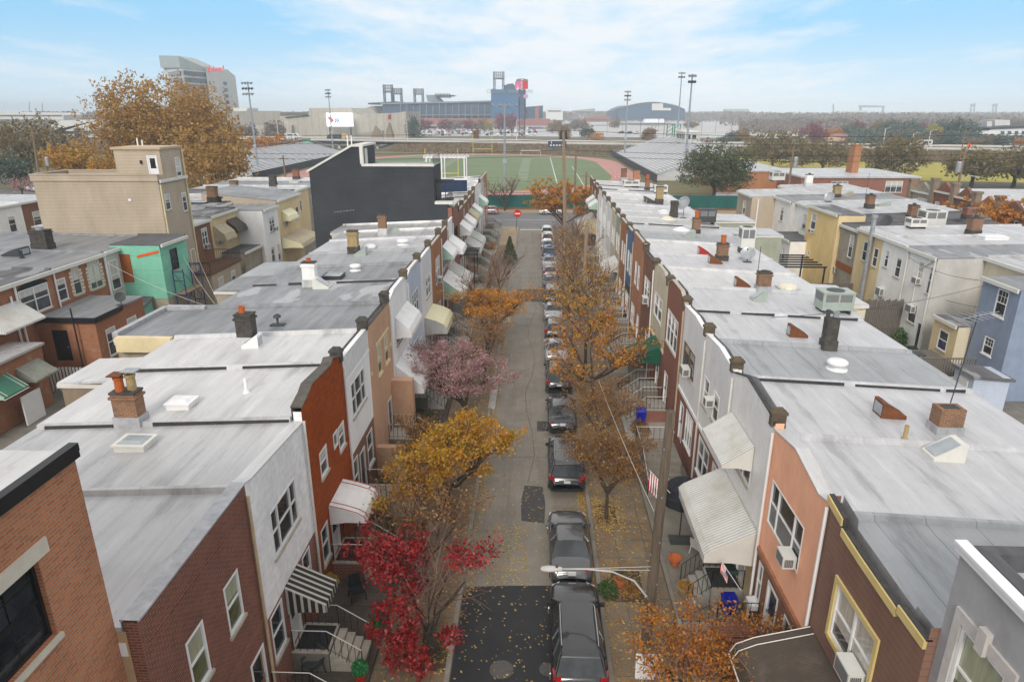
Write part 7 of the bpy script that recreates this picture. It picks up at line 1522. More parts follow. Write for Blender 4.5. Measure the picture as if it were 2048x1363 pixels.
# bleachers
def stand(label, x0, sgn, y0, y1, rows, rise, depth, press):
    o = thing('bleachers', (x0, (y0+y1)/2, 0), label, 'bleachers', None); m = MB()
    for i in range(rows):
        a, b = sorted((x0+sgn*i*depth, x0+sgn*(i+1)*depth)); m.box(a, b, y0, y1, 1.3+i*rise-.35, 1.3+i*rise)
    m.prism([(x0, y0+.1, 0), (x0+sgn*rows*depth, y0+.1, 0), (x0+sgn*rows*depth, y0+.1, 1+rows*rise), (x0, y0+.1, 1.)], (0, y1-y0-.2, 0)); m.build('deck', 'seat_metal_dark', o)
    for i in range(rows):
        x = x0+sgn*(i+.5)*depth; m = MB(); ys = [y0, y0+(y1-y0)*.25-.8, y0+(y1-y0)*.25+.8, (y0+y1)/2-.8, (y0+y1)/2+.8, y0+(y1-y0)*.75-.8, y0+(y1-y0)*.75+.8, y1]
        for k in range(0, 8, 2): m.box(x-.3, x+.3, ys[k], ys[k+1], 1.3+i*rise+.3, 1.3+i*rise+.38)
        m.build('bench_row', 'seat_metal', o)
    m = MB(); railing(m, (x0-sgn*.2, y0, 1.3), (x0-sgn*.2, y1, 1.3), 1.1, 40, .03, .05); xt = x0+sgn*rows*depth; railing(m, (xt, y0, 1.3+rows*rise), (xt, y1, 1.3+rows*rise), 1.2, 40, .03, .06)
    for y in (y0, y1): railing(m, (x0, y, 1.5), (xt, y, 1.3+rows*rise), 1.1, 20, .03, .05)
    m.build('railing', 'pole_steel', o); m = MB(); a, b = sorted((x0-sgn*.5, x0-sgn*.3)); m.box(a, b, y0-6, y1+12, 0, 2.2); m.build('front_fence', 'stand_dark', o)
    if press:
        xa = xt+sgn*.2; a, b = sorted((xt-sgn*2.2, xt+sgn*3)); z = 1.3+rows*rise; yc = (y0+y1)/2+8; m = MB(); m.box(a, b, yc-8, yc+8, z-2.2, z+2.9); m.build('press_box', 'stucco_pale', o); m = MB()
        for i in range(5): m.box(a-.03, a-.01, yc-7+i*2.9, yc-5.2+i*2.9, z+.6, z+2.1)
        for i in range(2): m.box(a+.5+i*2., a+1.9+i*2., yc-8.03, yc-8.01, z+.6, z+2.1)
        m.build('press_box_window', 'pane_dark', o); m = MB(); m.box(a-.3, b+.3, yc-8.3, yc+8.3, z+2.9, z+3.1); railing(m, (a, yc-8, z+3.1), (a, yc+8, z+3.1), 1., 16, .04, .05); m.build('press_box_roof', 'paint_offwhite', o)
    return o
mat('seat_metal_dark', (.56, .565, .58), (.47, .475, .49), rough=.6, nscale=.5)
stand('silver bleachers with a white press box on the right side of the field', 33., 1, 194, 300, 22, .33, .95, True)
stand('silver bleachers on the left side of the field behind the big brown tree', -80., -1, 196, 292, 18, .27, .95, False)
def floodlight(label, px, ytop, D, zb=0., rows=3, group='floodlight masts round the field', w=2.6, face=0.):
    q = gy(px, ytop, D); o = thing('floodlight_mast', (q.x, D, zb), label, 'floodlight', group); h = q.z
    m = MB(); m.tube([(q.x, D, zb), (q.x, D, h*.5), (q.x, D, h)], [.42, .3, .18], 8); m.build('mast', 'pole_steel', o); m = MB()
    for i in range(rows): m.box(q.x-w/2, q.x+w/2, D-.08, D+.08, h-.5-i*1.5, h-.36-i*1.5)
    m.build('cross_arm', 'pole_steel', o)
    for i in range(rows):
        m = MB()
        for k in range(4): x = q.x-w/2+.3+k*(w-.6)/3; m.tube([(x, D-.1, h-.25-i*1.5), (x-.1, D-.75, h-.55-i*1.5)], [.2, .36], 8)
        m.build('lamp_bank', 'metal_dark' if i % 2 else 'galv', o)
    m = MB(); m.box(q.x-.5, q.x+.5, D-.6, D-.4, zb+h*.3, zb+h*.3+1.); m.build('ballast_box', 'galv', o)
    return o
floodlight('floodlight mast with three banks right of the big brown tree', 495, 163, 207, w=3.2); floodlight('floodlight mast standing in front of the bright billboard', 656, 178, 330); floodlight('thin floodlight mast in line with the street, with two wide lamps', 1009, 207, 174, rows=1, w=6.5)
floodlight('floodlight mast left of the arena dome', 1256, 181, 285); floodlight('tallest thin floodlight mast just right of the arena dome', 1364, 144, 300, rows=2, w=2.8); floodlight('thick floodlight mast rising beside the dark green oak', 1385, 148, 196, rows=2, w=2.2)
# ---------------------------------------------------------------- expressway
HZ = 3.6
NEAR = [gz(px, py, HZ) for px, py in ((-900, 264), (120, 275), (500, 280), (1000, 287.5), (1500, 294.5), (1900, 301), (3000, 322))]
FAR = [p+Vector((p.x*.085, 27, 0)) for p in NEAR]
g = MB()
for i in range(6): g.hexa([NEAR[i], NEAR[i+1], FAR[i+1], FAR[i]]+[p+Vector((0, 0, .4)) for p in (NEAR[i], NEAR[i+1], FAR[i+1], FAR[i])])
struct(g.build('expressway', 'highway'))
def along(off, z0, z1, th, name, m_, i0=0, i1=6, kind=True):
    g = MB()
    for i in range(i0, i1):
        a, b = NEAR[i].lerp(FAR[i], off), NEAR[i+1].lerp(FAR[i+1], off); d = Vector((0, th, 0))
        g.hexa([a+Vector((0, 0, z0)), b+Vector((0, 0, z0)), b+d+Vector((0, 0, z0)), a+d+Vector((0, 0, z0)), a+Vector((0, 0, z1)), b+Vector((0, 0, z1)), b+d+Vector((0, 0, z1)), a+d+Vector((0, 0, z1))])
    return g.build(name, m_)
tag(along(0, .4, 1.15, .3, 'road_barrier', 'barrier'), 'pale concrete barrier along the near edge of the expressway', 'barrier'); tag(along(.98, .4, 1.1, .3, 'road_barrier', 'barrier'), 'concrete barrier along the far edge of the expressway', 'barrier'); tag(along(.5, .4, 1.0, .3, 'road_barrier', 'stucco_brown'), 'brownish median barrier in the middle of the expressway', 'barrier')
g = MB()
pm = gz(800, 284, HZ)
NE = [pm]+NEAR[3:]; FE = [pm+Vector((pm.x*.085, 27, 0))]+FAR[3:]
for i in range(len(NE)-1):
    a, b = NE[i]+Vector((0, 0, .05)), NE[i+1]+Vector((0, 0, .05)); g.face([a, b, Vector((b.x, b.y-19, -.03)), Vector((a.x, a.y-19, -.03))]); c, d = FE[i], FE[i+1]; g.face([c, d, Vector((d.x, d.y+14, -.03)), Vector((c.x, c.y+14, -.03))])
a = NE[0]; c = FE[0]; g.face([a, c, Vector((c.x-10, c.y, -.03)), Vector((a.x-10, a.y-15, -.03))]); g.face([a, Vector((a.x-10, a.y-15, -.03)), Vector((a.x, a.y-19, -.03))])
struct(g.build('embankment', 'brush'))
o = thing('overpass', tuple(NEAR[2]), 'concrete overpass with dark girders behind the left bleachers', 'bridge'); m = MB()
for i in range(0, 2): m.hexa([NEAR[i]-Vector((0, 0, 1.2)), NEAR[i+1]-Vector((0, 0, 1.2)), NEAR[i+1]+Vector((0, 1, -1.2)), NEAR[i]+Vector((0, 1, -1.2)), NEAR[i]-Vector((0, 0, .02)), NEAR[i+1]-Vector((0, 0, .02)), NEAR[i+1]+Vector((0, 1, -.02)), NEAR[i]+Vector((0, 1, -.02))])
a, b = NEAR[2], pm; m.hexa([a-Vector((0, 0, 1.2)), b-Vector((0, 0, 1.2)), b+Vector((0, 1, -1.2)), a+Vector((0, 1, -1.2)), a-Vector((0, 0, .02)), b-Vector((0, 0, .02)), b+Vector((0, 1, -.02)), a+Vector((0, 1, -.02))]); m.build('girder', 'stand_dark', o)
for t in (.1, .35, .6, .85): q = NEAR[2].lerp(pm, t); m = MB(); m.box(q.x-.7, q.x+.7, q.y+2, q.y+3.2, -.1, HZ); m.build('pier', 'barrier', o)
# vehicles on it
def hwy(px, off): 
    for i in range(6):
        a, b = NEAR[i].lerp(FAR[i], off), NEAR[i+1].lerp(FAR[i+1], off)
        lo, hi = 0, 1
        q0, q1 = proj(a), proj(b)
        if q0 <= px <= q1:
            for _ in range(25):
                t = (lo+hi)/2
                if proj(a.lerp(b, t)) < px: lo = t
                else: hi = t
            return a.lerp(b, lo)+Vector((0, 0, .41))
def proj(p): d = p-CAM; return CX+FPX*d.dot(_r)/d.dot(FW)
def hv(label, px, off, kind, colr, face=1, sc=1.25):
    p = hwy(px, off); s = face
    if kind == 'car':
        o = copy_tree(protos[colr]); place(o, tuple(p), -PI/2*s, sc, label, 'vehicles on the expressway'); return o
    o = thing(kind, tuple(p), label, 'van' if kind == 'cargo_van' else 'truck', 'vehicles on the expressway'); x, y, z = p; m = MB()
    if kind == 'cargo_van':
        m.prism([(x-4*s, y, z+.5), (x+4*s, y, z+.5), (x+4*s, y, z+1.6), (x+2.6*s, y, z+2.), (x+1.4*s, y, z+3.1), (x-4*s, y, z+3.2)], (0, 2.4, 0)); m.build('body', 'car_white', o); m = MB(); m.prism([(x+1.3*s, y-.02, z+1.9), (x+2.4*s, y-.02, z+1.9), (x+1.2*s, y-.02, z+2.8), (x-.2*s, y-.02, z+2.8)], (0, .03, 0)); m.box(*sorted((x-3.4*s, x-.5*s)), y-.02, y+.01, z+1.9, z+2.7); m.build('window', 'car_glass', o)
        for dx in (-2.6, 2.4): m = MB(); m.tube([(x+dx*s, y-.05, z+.5), (x+dx*s, y+.3, z+.5)], .5, 12); m.build('wheel', 'tyre', o)
    else:
        m.prism([(x-6*s, y, z+1.1), (x+1.2*s, y, z+1.1), (x+2*s, y, z+3.), (x-5.2*s, y, z+2.7)], (0, 2.5, 0)); m.build('tipper_bed', 'metal_dark', o); m = MB(); m.prism([(x+2*s, y, z+.7), (x+6.5*s, y, z+.7), (x+6.5*s, y, z+2.), (x+4.8*s, y, z+2.2), (x+4.2*s, y, z+3.4), (x+2.2*s, y, z+3.4)], (0, 2.4, 0)); m.build('cab', 'stucco_beige', o); m = MB(); m.box(*sorted((x-6*s, x+6*s)), y+.3, y+2.2, z+.6, z+1.08); m.build('chassis', 'paint_black', o)
        for dx in (-4.5, -3, -1.4, 4.6): m = MB(); m.tube([(x+dx*s, y-.05, z+.6), (x+dx*s, y+.4, z+.6)], .6, 12); m.build('wheel', 'tyre', o)
    return o
hv('white passenger van crossing the overpass below the casino wall', 588, .2, 'cargo_van', None); hv('dark tipper truck with pale cab below the bright billboard', 676, .25, 'dump_truck', None); hv('dark red car on the expressway above the right bleachers', 1410, .15, 'car', ('hatch', 'car_pink'), -1, 1.5)
hv('white cargo van on the expressway at the right', 1843, .3, 'cargo_van', None, -1); hv('dark car on the expressway behind the brick chimney stack', 1755, .55, 'car', ('sedan', 'car_dark'), -1); hv('silver car on the expressway at the right picture edge', 2036, .45, 'car', ('sedan', 'car_silver'), -1); hv('silver car at the left end of the overpass', 517, .6, 'car', ('sedan', 'car_silver'), 1)
for i, (px, yt, D, lab) in enumerate(((1772, 255, 305, 'nearest to the brick chimney stack'), (1828, 265, 285, 'left of the white cargo van'), (1862, 260, 285, 'right of the white cargo van'), (553, 238, 385, 'left of the white passenger van'), (813, 238, 360, 'beside the casino wall corner'), (1033, 240, 360, 'in front of the parked cars'))):
    q = gy(px, yt, D); o = thing('lamp_post', (q.x, D, 0), 'tall pale expressway lamp post %s' % lab, 'lamp post', 'lamp posts along the expressway'); m = MB(); m.tube([(q.x, D, 0), (q.x, D, q.z-.5), (q.x+1.2, D-.5, q.z)], [.22, .16, .1], 6); m.build('post', 'barrier', o); m = MB(); m.box(q.x+1., q.x+2., D-.8, D-.3, q.z-.1, q.z+.12); m.build('lamp_head', 'galv', o)
q = gy(613, 283, 352); o = thing('road_sign', (q.x, 352, 0), 'small green motorway sign beside the overpass', 'road sign'); MB().box(q.x-2.2, q.x+2.2, 352, 352.15, q.z-1.6, q.z+1.4).build('panel', 'sign_green', o); m = MB(); m.tube([(q.x, 352.3, 0), (q.x, 352.3, q.z)], .15, 6); m.build('post', 'galv', o)
q = gy(1938, 290, 270); o = thing('road_sign', (q.x, 270, 0), 'orange diamond road works sign beside the expressway', 'road sign'); m = MB(); m.prism([(q.x-.9, 270, q.z), (q.x, 270, q.z-.9), (q.x+.9, 270, q.z), (q.x, 270, q.z+.9)], (0, .06, 0)); m.build('panel', 'tape', o); m = MB(); m.tube([(q.x, 270.2, 0), (q.x, 270.2, q.z)], .08, 5); m.build('post', 'galv', o)

# ---------------------------------------------------------------- grounds beyond
g = MB(); g.face([gz(150, 300, -.03), gz(800, 283, -.03), gz(800, 272.5, -.03), gz(-200, 272.5, -.03)]); struct(g.build('verge', 'grass_olive'))
g = MB(); g.face([gz(1380, 352, -.02), gz(2400, 372, -.02), gz(2400, 322, -.02), gz(1380, 312, -.02)]); struct(g.build('ball_field', 'grass_dry'))
g = MB(); g.face([gz(825, 271, -.03), gz(1470, 276, -.03), gz(1560, 241, -.03), gz(760, 241, -.03)]); struct(g.build('parking_lot', 'far_lot'))
g = MB(); g.face([gz(1380, 274, -.02), gz(1700, 279, -.02), gz(1700, 250, -.02), gz(1440, 250, -.02)]); struct(g.build('parking_lot', 'far_lot'))
g = MB(); g.face([gz(-100, 352, -.02), gz(380, 340, -.02), gz(380, 290, -.02), gz(-100, 300, -.02)]); struct(g.build('lawn', 'grass_olive')); g = MB(); g.face([gz(-60, 331, -.01), gz(70, 326, -.01), gz(65, 316, -.01), gz(-60, 318, -.01)]); struct(g.build('parking_lot', 'far_lot')); g = MB(); g.face([gz(-60, 382, -.01), gz(120, 372, -.01), gz(120, 384, -.01), gz(-60, 396, -.01)]); struct(g.build('street', 'asphalt_far'))
g = MB(); g.face([gz(1430, 405, -.01), gz(1560, 400, -.01), gz(1560, 382, -.01), gz(1430, 385, -.01)]); struct(g.build('parking_lot', 'far_lot'))
g = MB()
for i in range(9):
    D = 440+i*62; a, b = gy(1120 if i > 2 else 1190, 250, D), gy(1500, 250, D); g.face([(a.x, D, -.01), (b.x, D, -.01), (b.x, D+4, -.01), (a.x, D+4, -.01)])
struct(g.build('parking_lot_islands', 'grass_olive'))
for px, D, lab in ((1160, 520, 'left of the teal tree'), (1215, 560, 'right of the teal tree'), (1246, 620, 'beside the left floodlight mast'), (1282, 500, 'by the olive bush'), (1318, 640, 'right of the arena tent'), (1405, 560, 'above the red car'), (1433, 620, 'right of the two thin masts'), (1465, 520, 'left of the olive pair'), (1500, 600, 'over the olive pair'), (925, 600, 'among the parked cars'), (985, 560, 'before the blue block')):
    q = gy(px, 240, D); o = thing('lamp_post', (q.x, D, 0), 'thin parking lot lamp post %s' % lab, 'lamp post', 'lamp posts of the parking lots'); m = MB(); m.tube([(q.x, D, 0), (q.x, D, 11.5)], .2, 5); m.build('post', 'galv_dark', o) if 'galv_dark' in M else (mat('galv_dark', (.22, .235, .25), rough=.5), m.build('post', 'galv_dark', o)); m = MB(); m.box(q.x-1.1, q.x+1.1, D-.3, D+.3, 11.5, 11.8); m.build('lamp_head', 'galv_dark', o)
# long metal sided hall and hotel tower
def px_prism(o, name, m_, pts, D, depth, zmin=None, skew=0.):
    P = [gy(px, py, D+skew*(px-pts[0][0])) for px, py in pts]
    if zmin is not None: P = [Vector((p.x, p.y, max(p.z, zmin))) for p in P]
    m = MB(); m.prism([tuple(p) for p in P], (0, depth, 0)); return m.build(name, m_, o)
mat('hall_metal', (.47, .44, .39), (.42, .395, .35), rough=.6, nscale=.06, stretch=(4, 1, .2), pat=('rib', 5., .12, (.36, .335, .30)), bump=.1); mat('hall_metal_dark', (.36, .34, .31), (.32, .30, .275), rough=.6, nscale=.05)
mat('tower_metal', (.42, .46, .45), (.37, .41, .405), rough=.45, metal=.2, nscale=.08, stretch=(3, 3, .1)); mat('tower_white', (.62, .62, .60), (.56, .56, .54), nscale=.1); mat('tower_glass', (.13, .145, .18), (.09, .10, .13), rough=.15, spec=.8, nscale=.08); mat('tower_glass_lilac', (.20, .19, .24), (.16, .155, .2), rough=.2, spec=.7, nscale=.1)
D = 480.
o = thing('casino_hall', tuple(gy(640, 274, D)), 'long windowless metal sided hall with stepped roofline beyond the expressway', 'building')
px_prism(o, 'main_wall', 'hall_metal', [(600, 277), (800, 277), (812, 276), (812, 223), (790, 226), (712, 228), (702, 216), (618, 216), (617, 231), (560, 232), (560, 277)], D, 60, -.1)
px_prism(o, 'left_wall', 'hall_metal_dark', [(455, 277), (560, 277), (560, 224), (500, 224), (498, 222), (455, 223)], D+4, 60, -.1); px_prism(o, 'lower_wall', 'hall_metal', [(455, 277), (583, 277), (583, 250), (455, 251)], D-4, 6, -.1)
px_prism(o, 'upper_wall', 'tower_white', [(466, 226), (494, 226), (494, 216), (466, 216)], D+20, 20); px_prism(o, 'entrance_arch', 'stucco_brown', [(771, 276), (773, 260), (778, 245), (783, 260), (786, 276)], D-3, 3); px_prism(o, 'entrance_arch', 'stucco_brown', [(742, 274), (750, 252), (760, 262), (764, 276)], D-3, 3); px_prism(o, 'entrance_sign', 'paint_red', [(776, 238), (781, 237), (781, 228), (776, 230)], D-1, 1); px_prism(o, 'base_wall', 'hall_metal_dark', [(700, 277), (765, 277), (765, 260), (700, 269)], D-2, 2)
px_prism(o, 'conduit', 'stand_dark', [(570, 234), (618, 230), (618, 231.5), (570, 236)], D-1, .5)
o = thing('led_billboard', tuple(gy(678, 254, 470)), 'bright white electronic billboard with a red and blue arrow emblem', 'billboard'); a, b = gy(654, 253, 470), gy(703, 226, 470)
mat('screen_white', (.8, .8, .82), emit=((.86, .88, .95), .75)); mat('screen_red', (.7, .05, .04), emit=((.8, .06, .05), .5)); mat('screen_blue', (.06, .12, .4), emit=((.06, .13, .42), .4))
m = MB(); m.box(a.x, b.x, 470, 473, a.z, b.z); m.build('screen', 'screen_white', o); W_ = b.x-a.x; H_ = b.z-a.z
def plan(pts, m_, n_): m = MB(); m.prism([(a.x+u*W_, 469.9, a.z+v*H_) for u, v in pts], (0, .06, 0)); m.build(n_, m_, o)
plan([(.10, .52), (.20, .68), (.30, .45), (.20, .28)], 'screen_red', 'emblem'); plan([(.05, .62), (.12, .74), (.22, .70), (.12, .5)], 'screen_red', 'emblem')
for k in (0, .09): plan([(.27+k, .66), (.32+k, .66), (.42+k, .46), (.34+k, .27), (.28+k, .27), (.36+k, .46)], 'screen_blue', 'emblem')
m = MB(); 
for x in (a.x+1.5, b.x-1.5): m.tube([(x, 471, 0), (x, 471, a.z)], .5, 6)
m.build('post', 'metal_dark', o)
# hotel tower
D = 520.
o = thing('hotel_tower', tuple(gy(395, 274, D)), 'slanted glass hotel tower with a metal crown and red script sign', 'hotel')
def quad_wall(name, m_, A, Bx, dep=6):
    (p0, z00, z01), (p1, z10, z11) = A, Bx; m = MB(); n = Vector((0, dep, 0)); a0, a1, b0, b1 = Vector((p0.x, p0.y, z00)), Vector((p0.x, p0.y, z01)), Vector((p1.x, p1.y, z10)), Vector((p1.x, p1.y, z11))
    m.hexa([a0, b0, b0+n, a0+n, a1, b1, b1+n, a1+n]); return m.build(name, m_, o)
P0, P1, P2, P3, P4 = gy(328, 274, 540), gy(360, 274, 512), gy(434, 274, 535), gy(437, 274, 533), gy(467, 274, 560)
T0, T1, T2, T4 = gy(318, 111, 540), gy(356, 112, 512), gy(407, 130, 528), gy(456, 138, 560)
P0.x = T0.x+2; P1.x = T1.x+1
zt = T1.z; z2 = gy(432, 133, 535).z
quad_wall('wall', 'tower_white', (P0, 0, gy(320, 137, 540).z), (P1, 0, gy(360, 137, 512).z), 25); quad_wall('wall', 'tower_white', (P1, 0, gy(360, 138, 512).z), (P2, 0, gy(430, 143, 535).z), 25)
quad_wall('crown', 'tower_metal', (Vector((T0.x, P0.y-.5, 0)), gy(320, 136, 540).z, T0.z), (Vector((T1.x+.5, P1.y-.5, 0)), gy(356, 136, 512).z, zt), 25); quad_wall('crown', 'tower_metal', (Vector((T1.x+.5, P1.y-.6, 0)), gy(356, 137, 512).z, zt), (Vector((P2.x, P2.y-.6, 0)), gy(430, 143, 535).z, z2-1.5), 25)
for i in range(11):
    zz1 = gy(360, 141, 512).z-i*4.55; zz0 = zz1-2.9
    if zz0 < 1: break
    k = (zz1-0)/gy(360, 138, 512).z
    quad_wall('window_band', 'tower_glass_lilac', (P0+Vector((1.2, -.8, 0)), zz0, zz1), (P1+Vector((-1., -.8, 0)), zz0, zz1), 1.); tv = (P2-P1).normalized(); nv = Vector((tv.y, -tv.x, 0)); quad_wall('window_band', 'tower_glass', (P1+tv*1.2+nv*.7, zz0, zz1), (P2-tv*1.5+nv*.7, zz0-.4, zz1-.4), 1.)
quad_wall('stair_shaft', 'tower_white', (P3+Vector((-2, -2, 0)), 0, z2+.5), (gy(452, 274, 545)+Vector((0, -2, 0)), 0, z2-1.5), 18); quad_wall('side_wall', 'tower_white', (gy(452, 274, 547), 0, T4.z), (P4, 0, gy(458, 150, 560).z), 18)
for i in range(10): zz1 = z2-10-i*4.6; quad_wall('side_window', 'tower_glass', (P4+(gy(452, 274, 547)-P4).normalized()*7+Vector((1., -.5, 0)), zz1-2.4, zz1), (P4+(gy(452, 274, 547)-P4).normalized()*1.5+Vector((1., -.5, 0)), zz1-2.4, zz1), .6)
def text(s, size, M_, m_, par, name='lettering', ext=.05):
    c = bpy.data.curves.new('t', 'FONT'); c.body = s; c.size = size; c.extrude = ext; c.align_x = 'CENTER'; c.align_y = 'CENTER'; c.resolution_u = 2
    t = bpy.data.objects.new('t', c); C.objects.link(t); bpy.context.view_layer.update(); me = bpy.data.meshes.new_from_object(t.evaluated_get(bpy.context.evaluated_depsgraph_get())); bpy.data.objects.remove(t); me.name = name
    me.transform(M_); me.transform(Matrix.Translation(-Vector(ORG[par.name]))); me.materials.clear(); me.materials.append(M[m_]); o_ = bpy.data.objects.new(name, me); C.objects.link(o_); o_.parent = par; ORG[o_.name] = ORG[par.name]; return o_
FR = Matrix.Rotation(PI/2, 4, 'X')
mat('sign_script', (.62, .05, .06), emit=((.6, .03, .04), .35))
q = gy(445, 145, 540); SH = Matrix.Identity(4); SH[0][1] = .25; text('Live!', 6.5, Matrix.Translation((q.x-1, q.y-8, q.z+2))@FR@SH, 'sign_script', o, 'sign_lettering', .3)
# ballpark
mat('park_blue', (.055, .14, .27), (.05, .125, .24), rough=.6, nscale=.04); mat('park_steel', (.075, .12, .19), (.06, .095, .155), rough=.6, nscale=.05); mat('park_light', (.25, .28, .32), rough=.5); mat('park_brick', (.32, .16, .15), (.27, .14, .13), nscale=.05)
D = 800.
o = thing('ballpark', tuple(gy(880, 245, D)), 'dark blue steel ballpark with a tall blue block and exposed upper deck', 'stadium')
px_prism(o, 'blue_block', 'park_blue', [(982, 240), (982, 178), (1050, 181), (1050, 240)], D-20, 60, 0); px_prism(o, 'seating_bowl', 'park_steel', [(765, 248), (765, 207), (790, 205), (985, 202), (985, 248)], D, 90, 0); px_prism(o, 'upper_deck', 'park_light', [(760, 209), (760, 206), (985, 201), (985, 204)], D-3, 100)
px_prism(o, 'side_block', 'hall_metal_dark', [(718, 245), (718, 220), (745, 212), (770, 212), (770, 245)], D+40, 50, 0); px_prism(o, 'deck_roof', 'stand_dark', [(736, 209), (736, 206), (790, 203), (790, 206)], D+10, 60); px_prism(o, 'base_wall', 'park_brick', [(765, 250), (765, 236), (1100, 238), (1100, 252)], D-30, 30, 0); px_prism(o, 'right_block', 'park_steel', [(1050, 246), (1050, 214), (1086, 211), (1086, 246)], D-10, 60, 0); px_prism(o, 'right_block', 'park_brick', [(1070, 246), (1070, 214), (1078, 212), (1078, 246)], D-14, 20, 0)
for i in range(14): px_prism(o, 'column', 'park_light', [(800+i*13, 248), (800+i*13, 206+ (i % 3)*3), (801+i*13, 206+(i % 3)*3), (801+i*13, 248)], D-6, 2, 0)
px_prism(o, 'concourse_strip', 'park_light', [(800, 231), (800, 229.5), (985, 229), (985, 230.5)], D-5, 3)
px_prism(o, 'canopy', 'park_light', [(855, 203), (852, 190), (905, 190), (900, 192), (870, 193), (880, 203)], D+10, 40)
for i in range(7): px_prism(o, 'canopy_rib', 'stand_dark', [(872+i*4.5, 196), (870+i*4.5, 187), (872+i*4.5, 187), (875+i*4.5, 196)], D+5, 2)
q = gy(1016, 183, D-21); text('CITIZENS BANK PARK', 5.2, Matrix.Translation((q.x+2, q.y, q.z))@FR, 'park_light', o, 'sign_lettering', .3)
def light_tower(x0, x1, yt, yb, D, lab):
    a, b = gy(x0, yb, D), gy(x1, yt, D); q = thing('floodlight_tower', ((a.x+b.x)/2, D, a.z), lab, 'floodlight tower', 'floodlight towers of the ballpark'); w = (b.x-a.x); m = MB()
    for x in (a.x+w*.08, b.x-w*.08):
        for dy in (0, 3): 
            for dx in (-.9, .9): m.tube([(x+dx, D+dy, a.z), (x+dx, D+dy, b.z)], .35, 4)
        n = 8
        for k in range(n): z0, z1 = a.z+(b.z-a.z)*k/n, a.z+(b.z-a.z)*(k+1)/n; m.tube([(x-.9, D, z0), (x+.9, D, z1)], .22, 3); m.tube([(x+.9, D, z0), (x-.9, D, z1)], .22, 3)
    m.build('lattice_leg', 'park_steel', q); m = MB()
    for r in range(3):
        for k in range(5): x = a.x+w*(.14+.18*k); m.box(x-w*.07, x+w*.07, D-1.5, D-.5, b.z-(b.z-a.z)*(.06+.13*r)-1.2, b.z-(b.z-a.z)*(.06+.13*r)+.9)
    m.build('lamp_bank', 'galv_dark', q); m = MB(); m.box(a.x, b.x, D-.4, D+3, b.z-(b.z-a.z)*.42, b.z-(b.z-a.z)*.36); m.build('cross_beam', 'park_steel', q)
mat('galv_dark', (.22, .235, .25), rough=.5)
light_tower(768, 784, 169, 208, 810, 'leftmost ballpark floodlight tower above the casino hall'); light_tower(785, 803, 176, 207, 830, 'second ballpark floodlight tower from the left'); light_tower(828, 846, 177, 207, 830, 'ballpark floodlight tower beside the upper deck canopy'); light_tower(987, 1008, 143, 180, 790, 'tallest ballpark floodlight tower on the blue block')
px_prism(o, 'roof_plant', 'park_steel', [(1008, 180), (1008, 172), (1015, 168), (1026, 167), (1032, 174), (1032, 181)], D-5, 10)
# lattice pylon sign
D = 520.
o = thing('pylon_sign', tuple(gy(1044, 272, D)), 'dark red lattice pylon carrying pink and red advertising panels', 'sign'); m = MB(); a, b = gy(1038, 272, D), gy(1050, 158, D); w = b.x-a.x
for x in (a.x, b.x):
    for dy in (0, w): m.tube([(x, D+dy, 0), (x, D+dy, b.z)], .28, 4)
n = 16
for k in range(n):
    z0, z1 = b.z*k/n, b.z*(k+1)/n
    for dy in (0, w): m.tube([(a.x, D+dy, z0), (b.x, D+dy, z1)], .16, 3); m.tube([(b.x, D+dy, z0), (a.x, D+dy, z1)], .16, 3); m.tube([(a.x, D+dy, z1), (b.x, D+dy, z1)], .16, 3)
m.build('lattice_mast', 'pylon_red', o) if 'pylon_red' in M else (mat('pylon_red', (.12, .055, .06), rough=.6), m.build('lattice_mast', 'pylon_red', o))
mat('panel_pink', (.70, .17, .33), rough=.4, nscale=.3, stain=[(.25, .52, .56, (.8, .5, .6), .8, None)]); mat('panel_red', (.60, .05, .05), rough=.4, nscale=.3, stain=[(.3, .6, .64, (.8, .7, .7), .5, None)]); mat('panel_lilac', (.55, .38, .55), rough=.4)
px_prism(o, 'panel', 'panel_pink', [(1030, 178), (1030, 166), (1042, 161), (1042, 177)], D-2, 1.5); px_prism(o, 'panel', 'panel_red', [(1045, 178), (1045, 161), (1056, 163), (1056, 178)], D-2, 1.5); px_prism(o, 'panel_frame', 'galv_dark', [(1030, 166), (1034, 158), (1042, 158), (1042, 161)], D-1.8, 1.); px_prism(o, 'panel_frame', 'galv_dark', [(1046, 161), (1046, 158), (1056, 159), (1056, 163)], D-1.8, 1.)
px_prism(o, 'panel', 'tower_glass_lilac', [(1032, 195), (1032, 188), (1040, 188), (1040, 195)], D-2, 1.); px_prism(o, 'panel', 'panel_lilac', [(1047, 196), (1047, 189), (1056, 189), (1056, 196)], D-2, 1.)
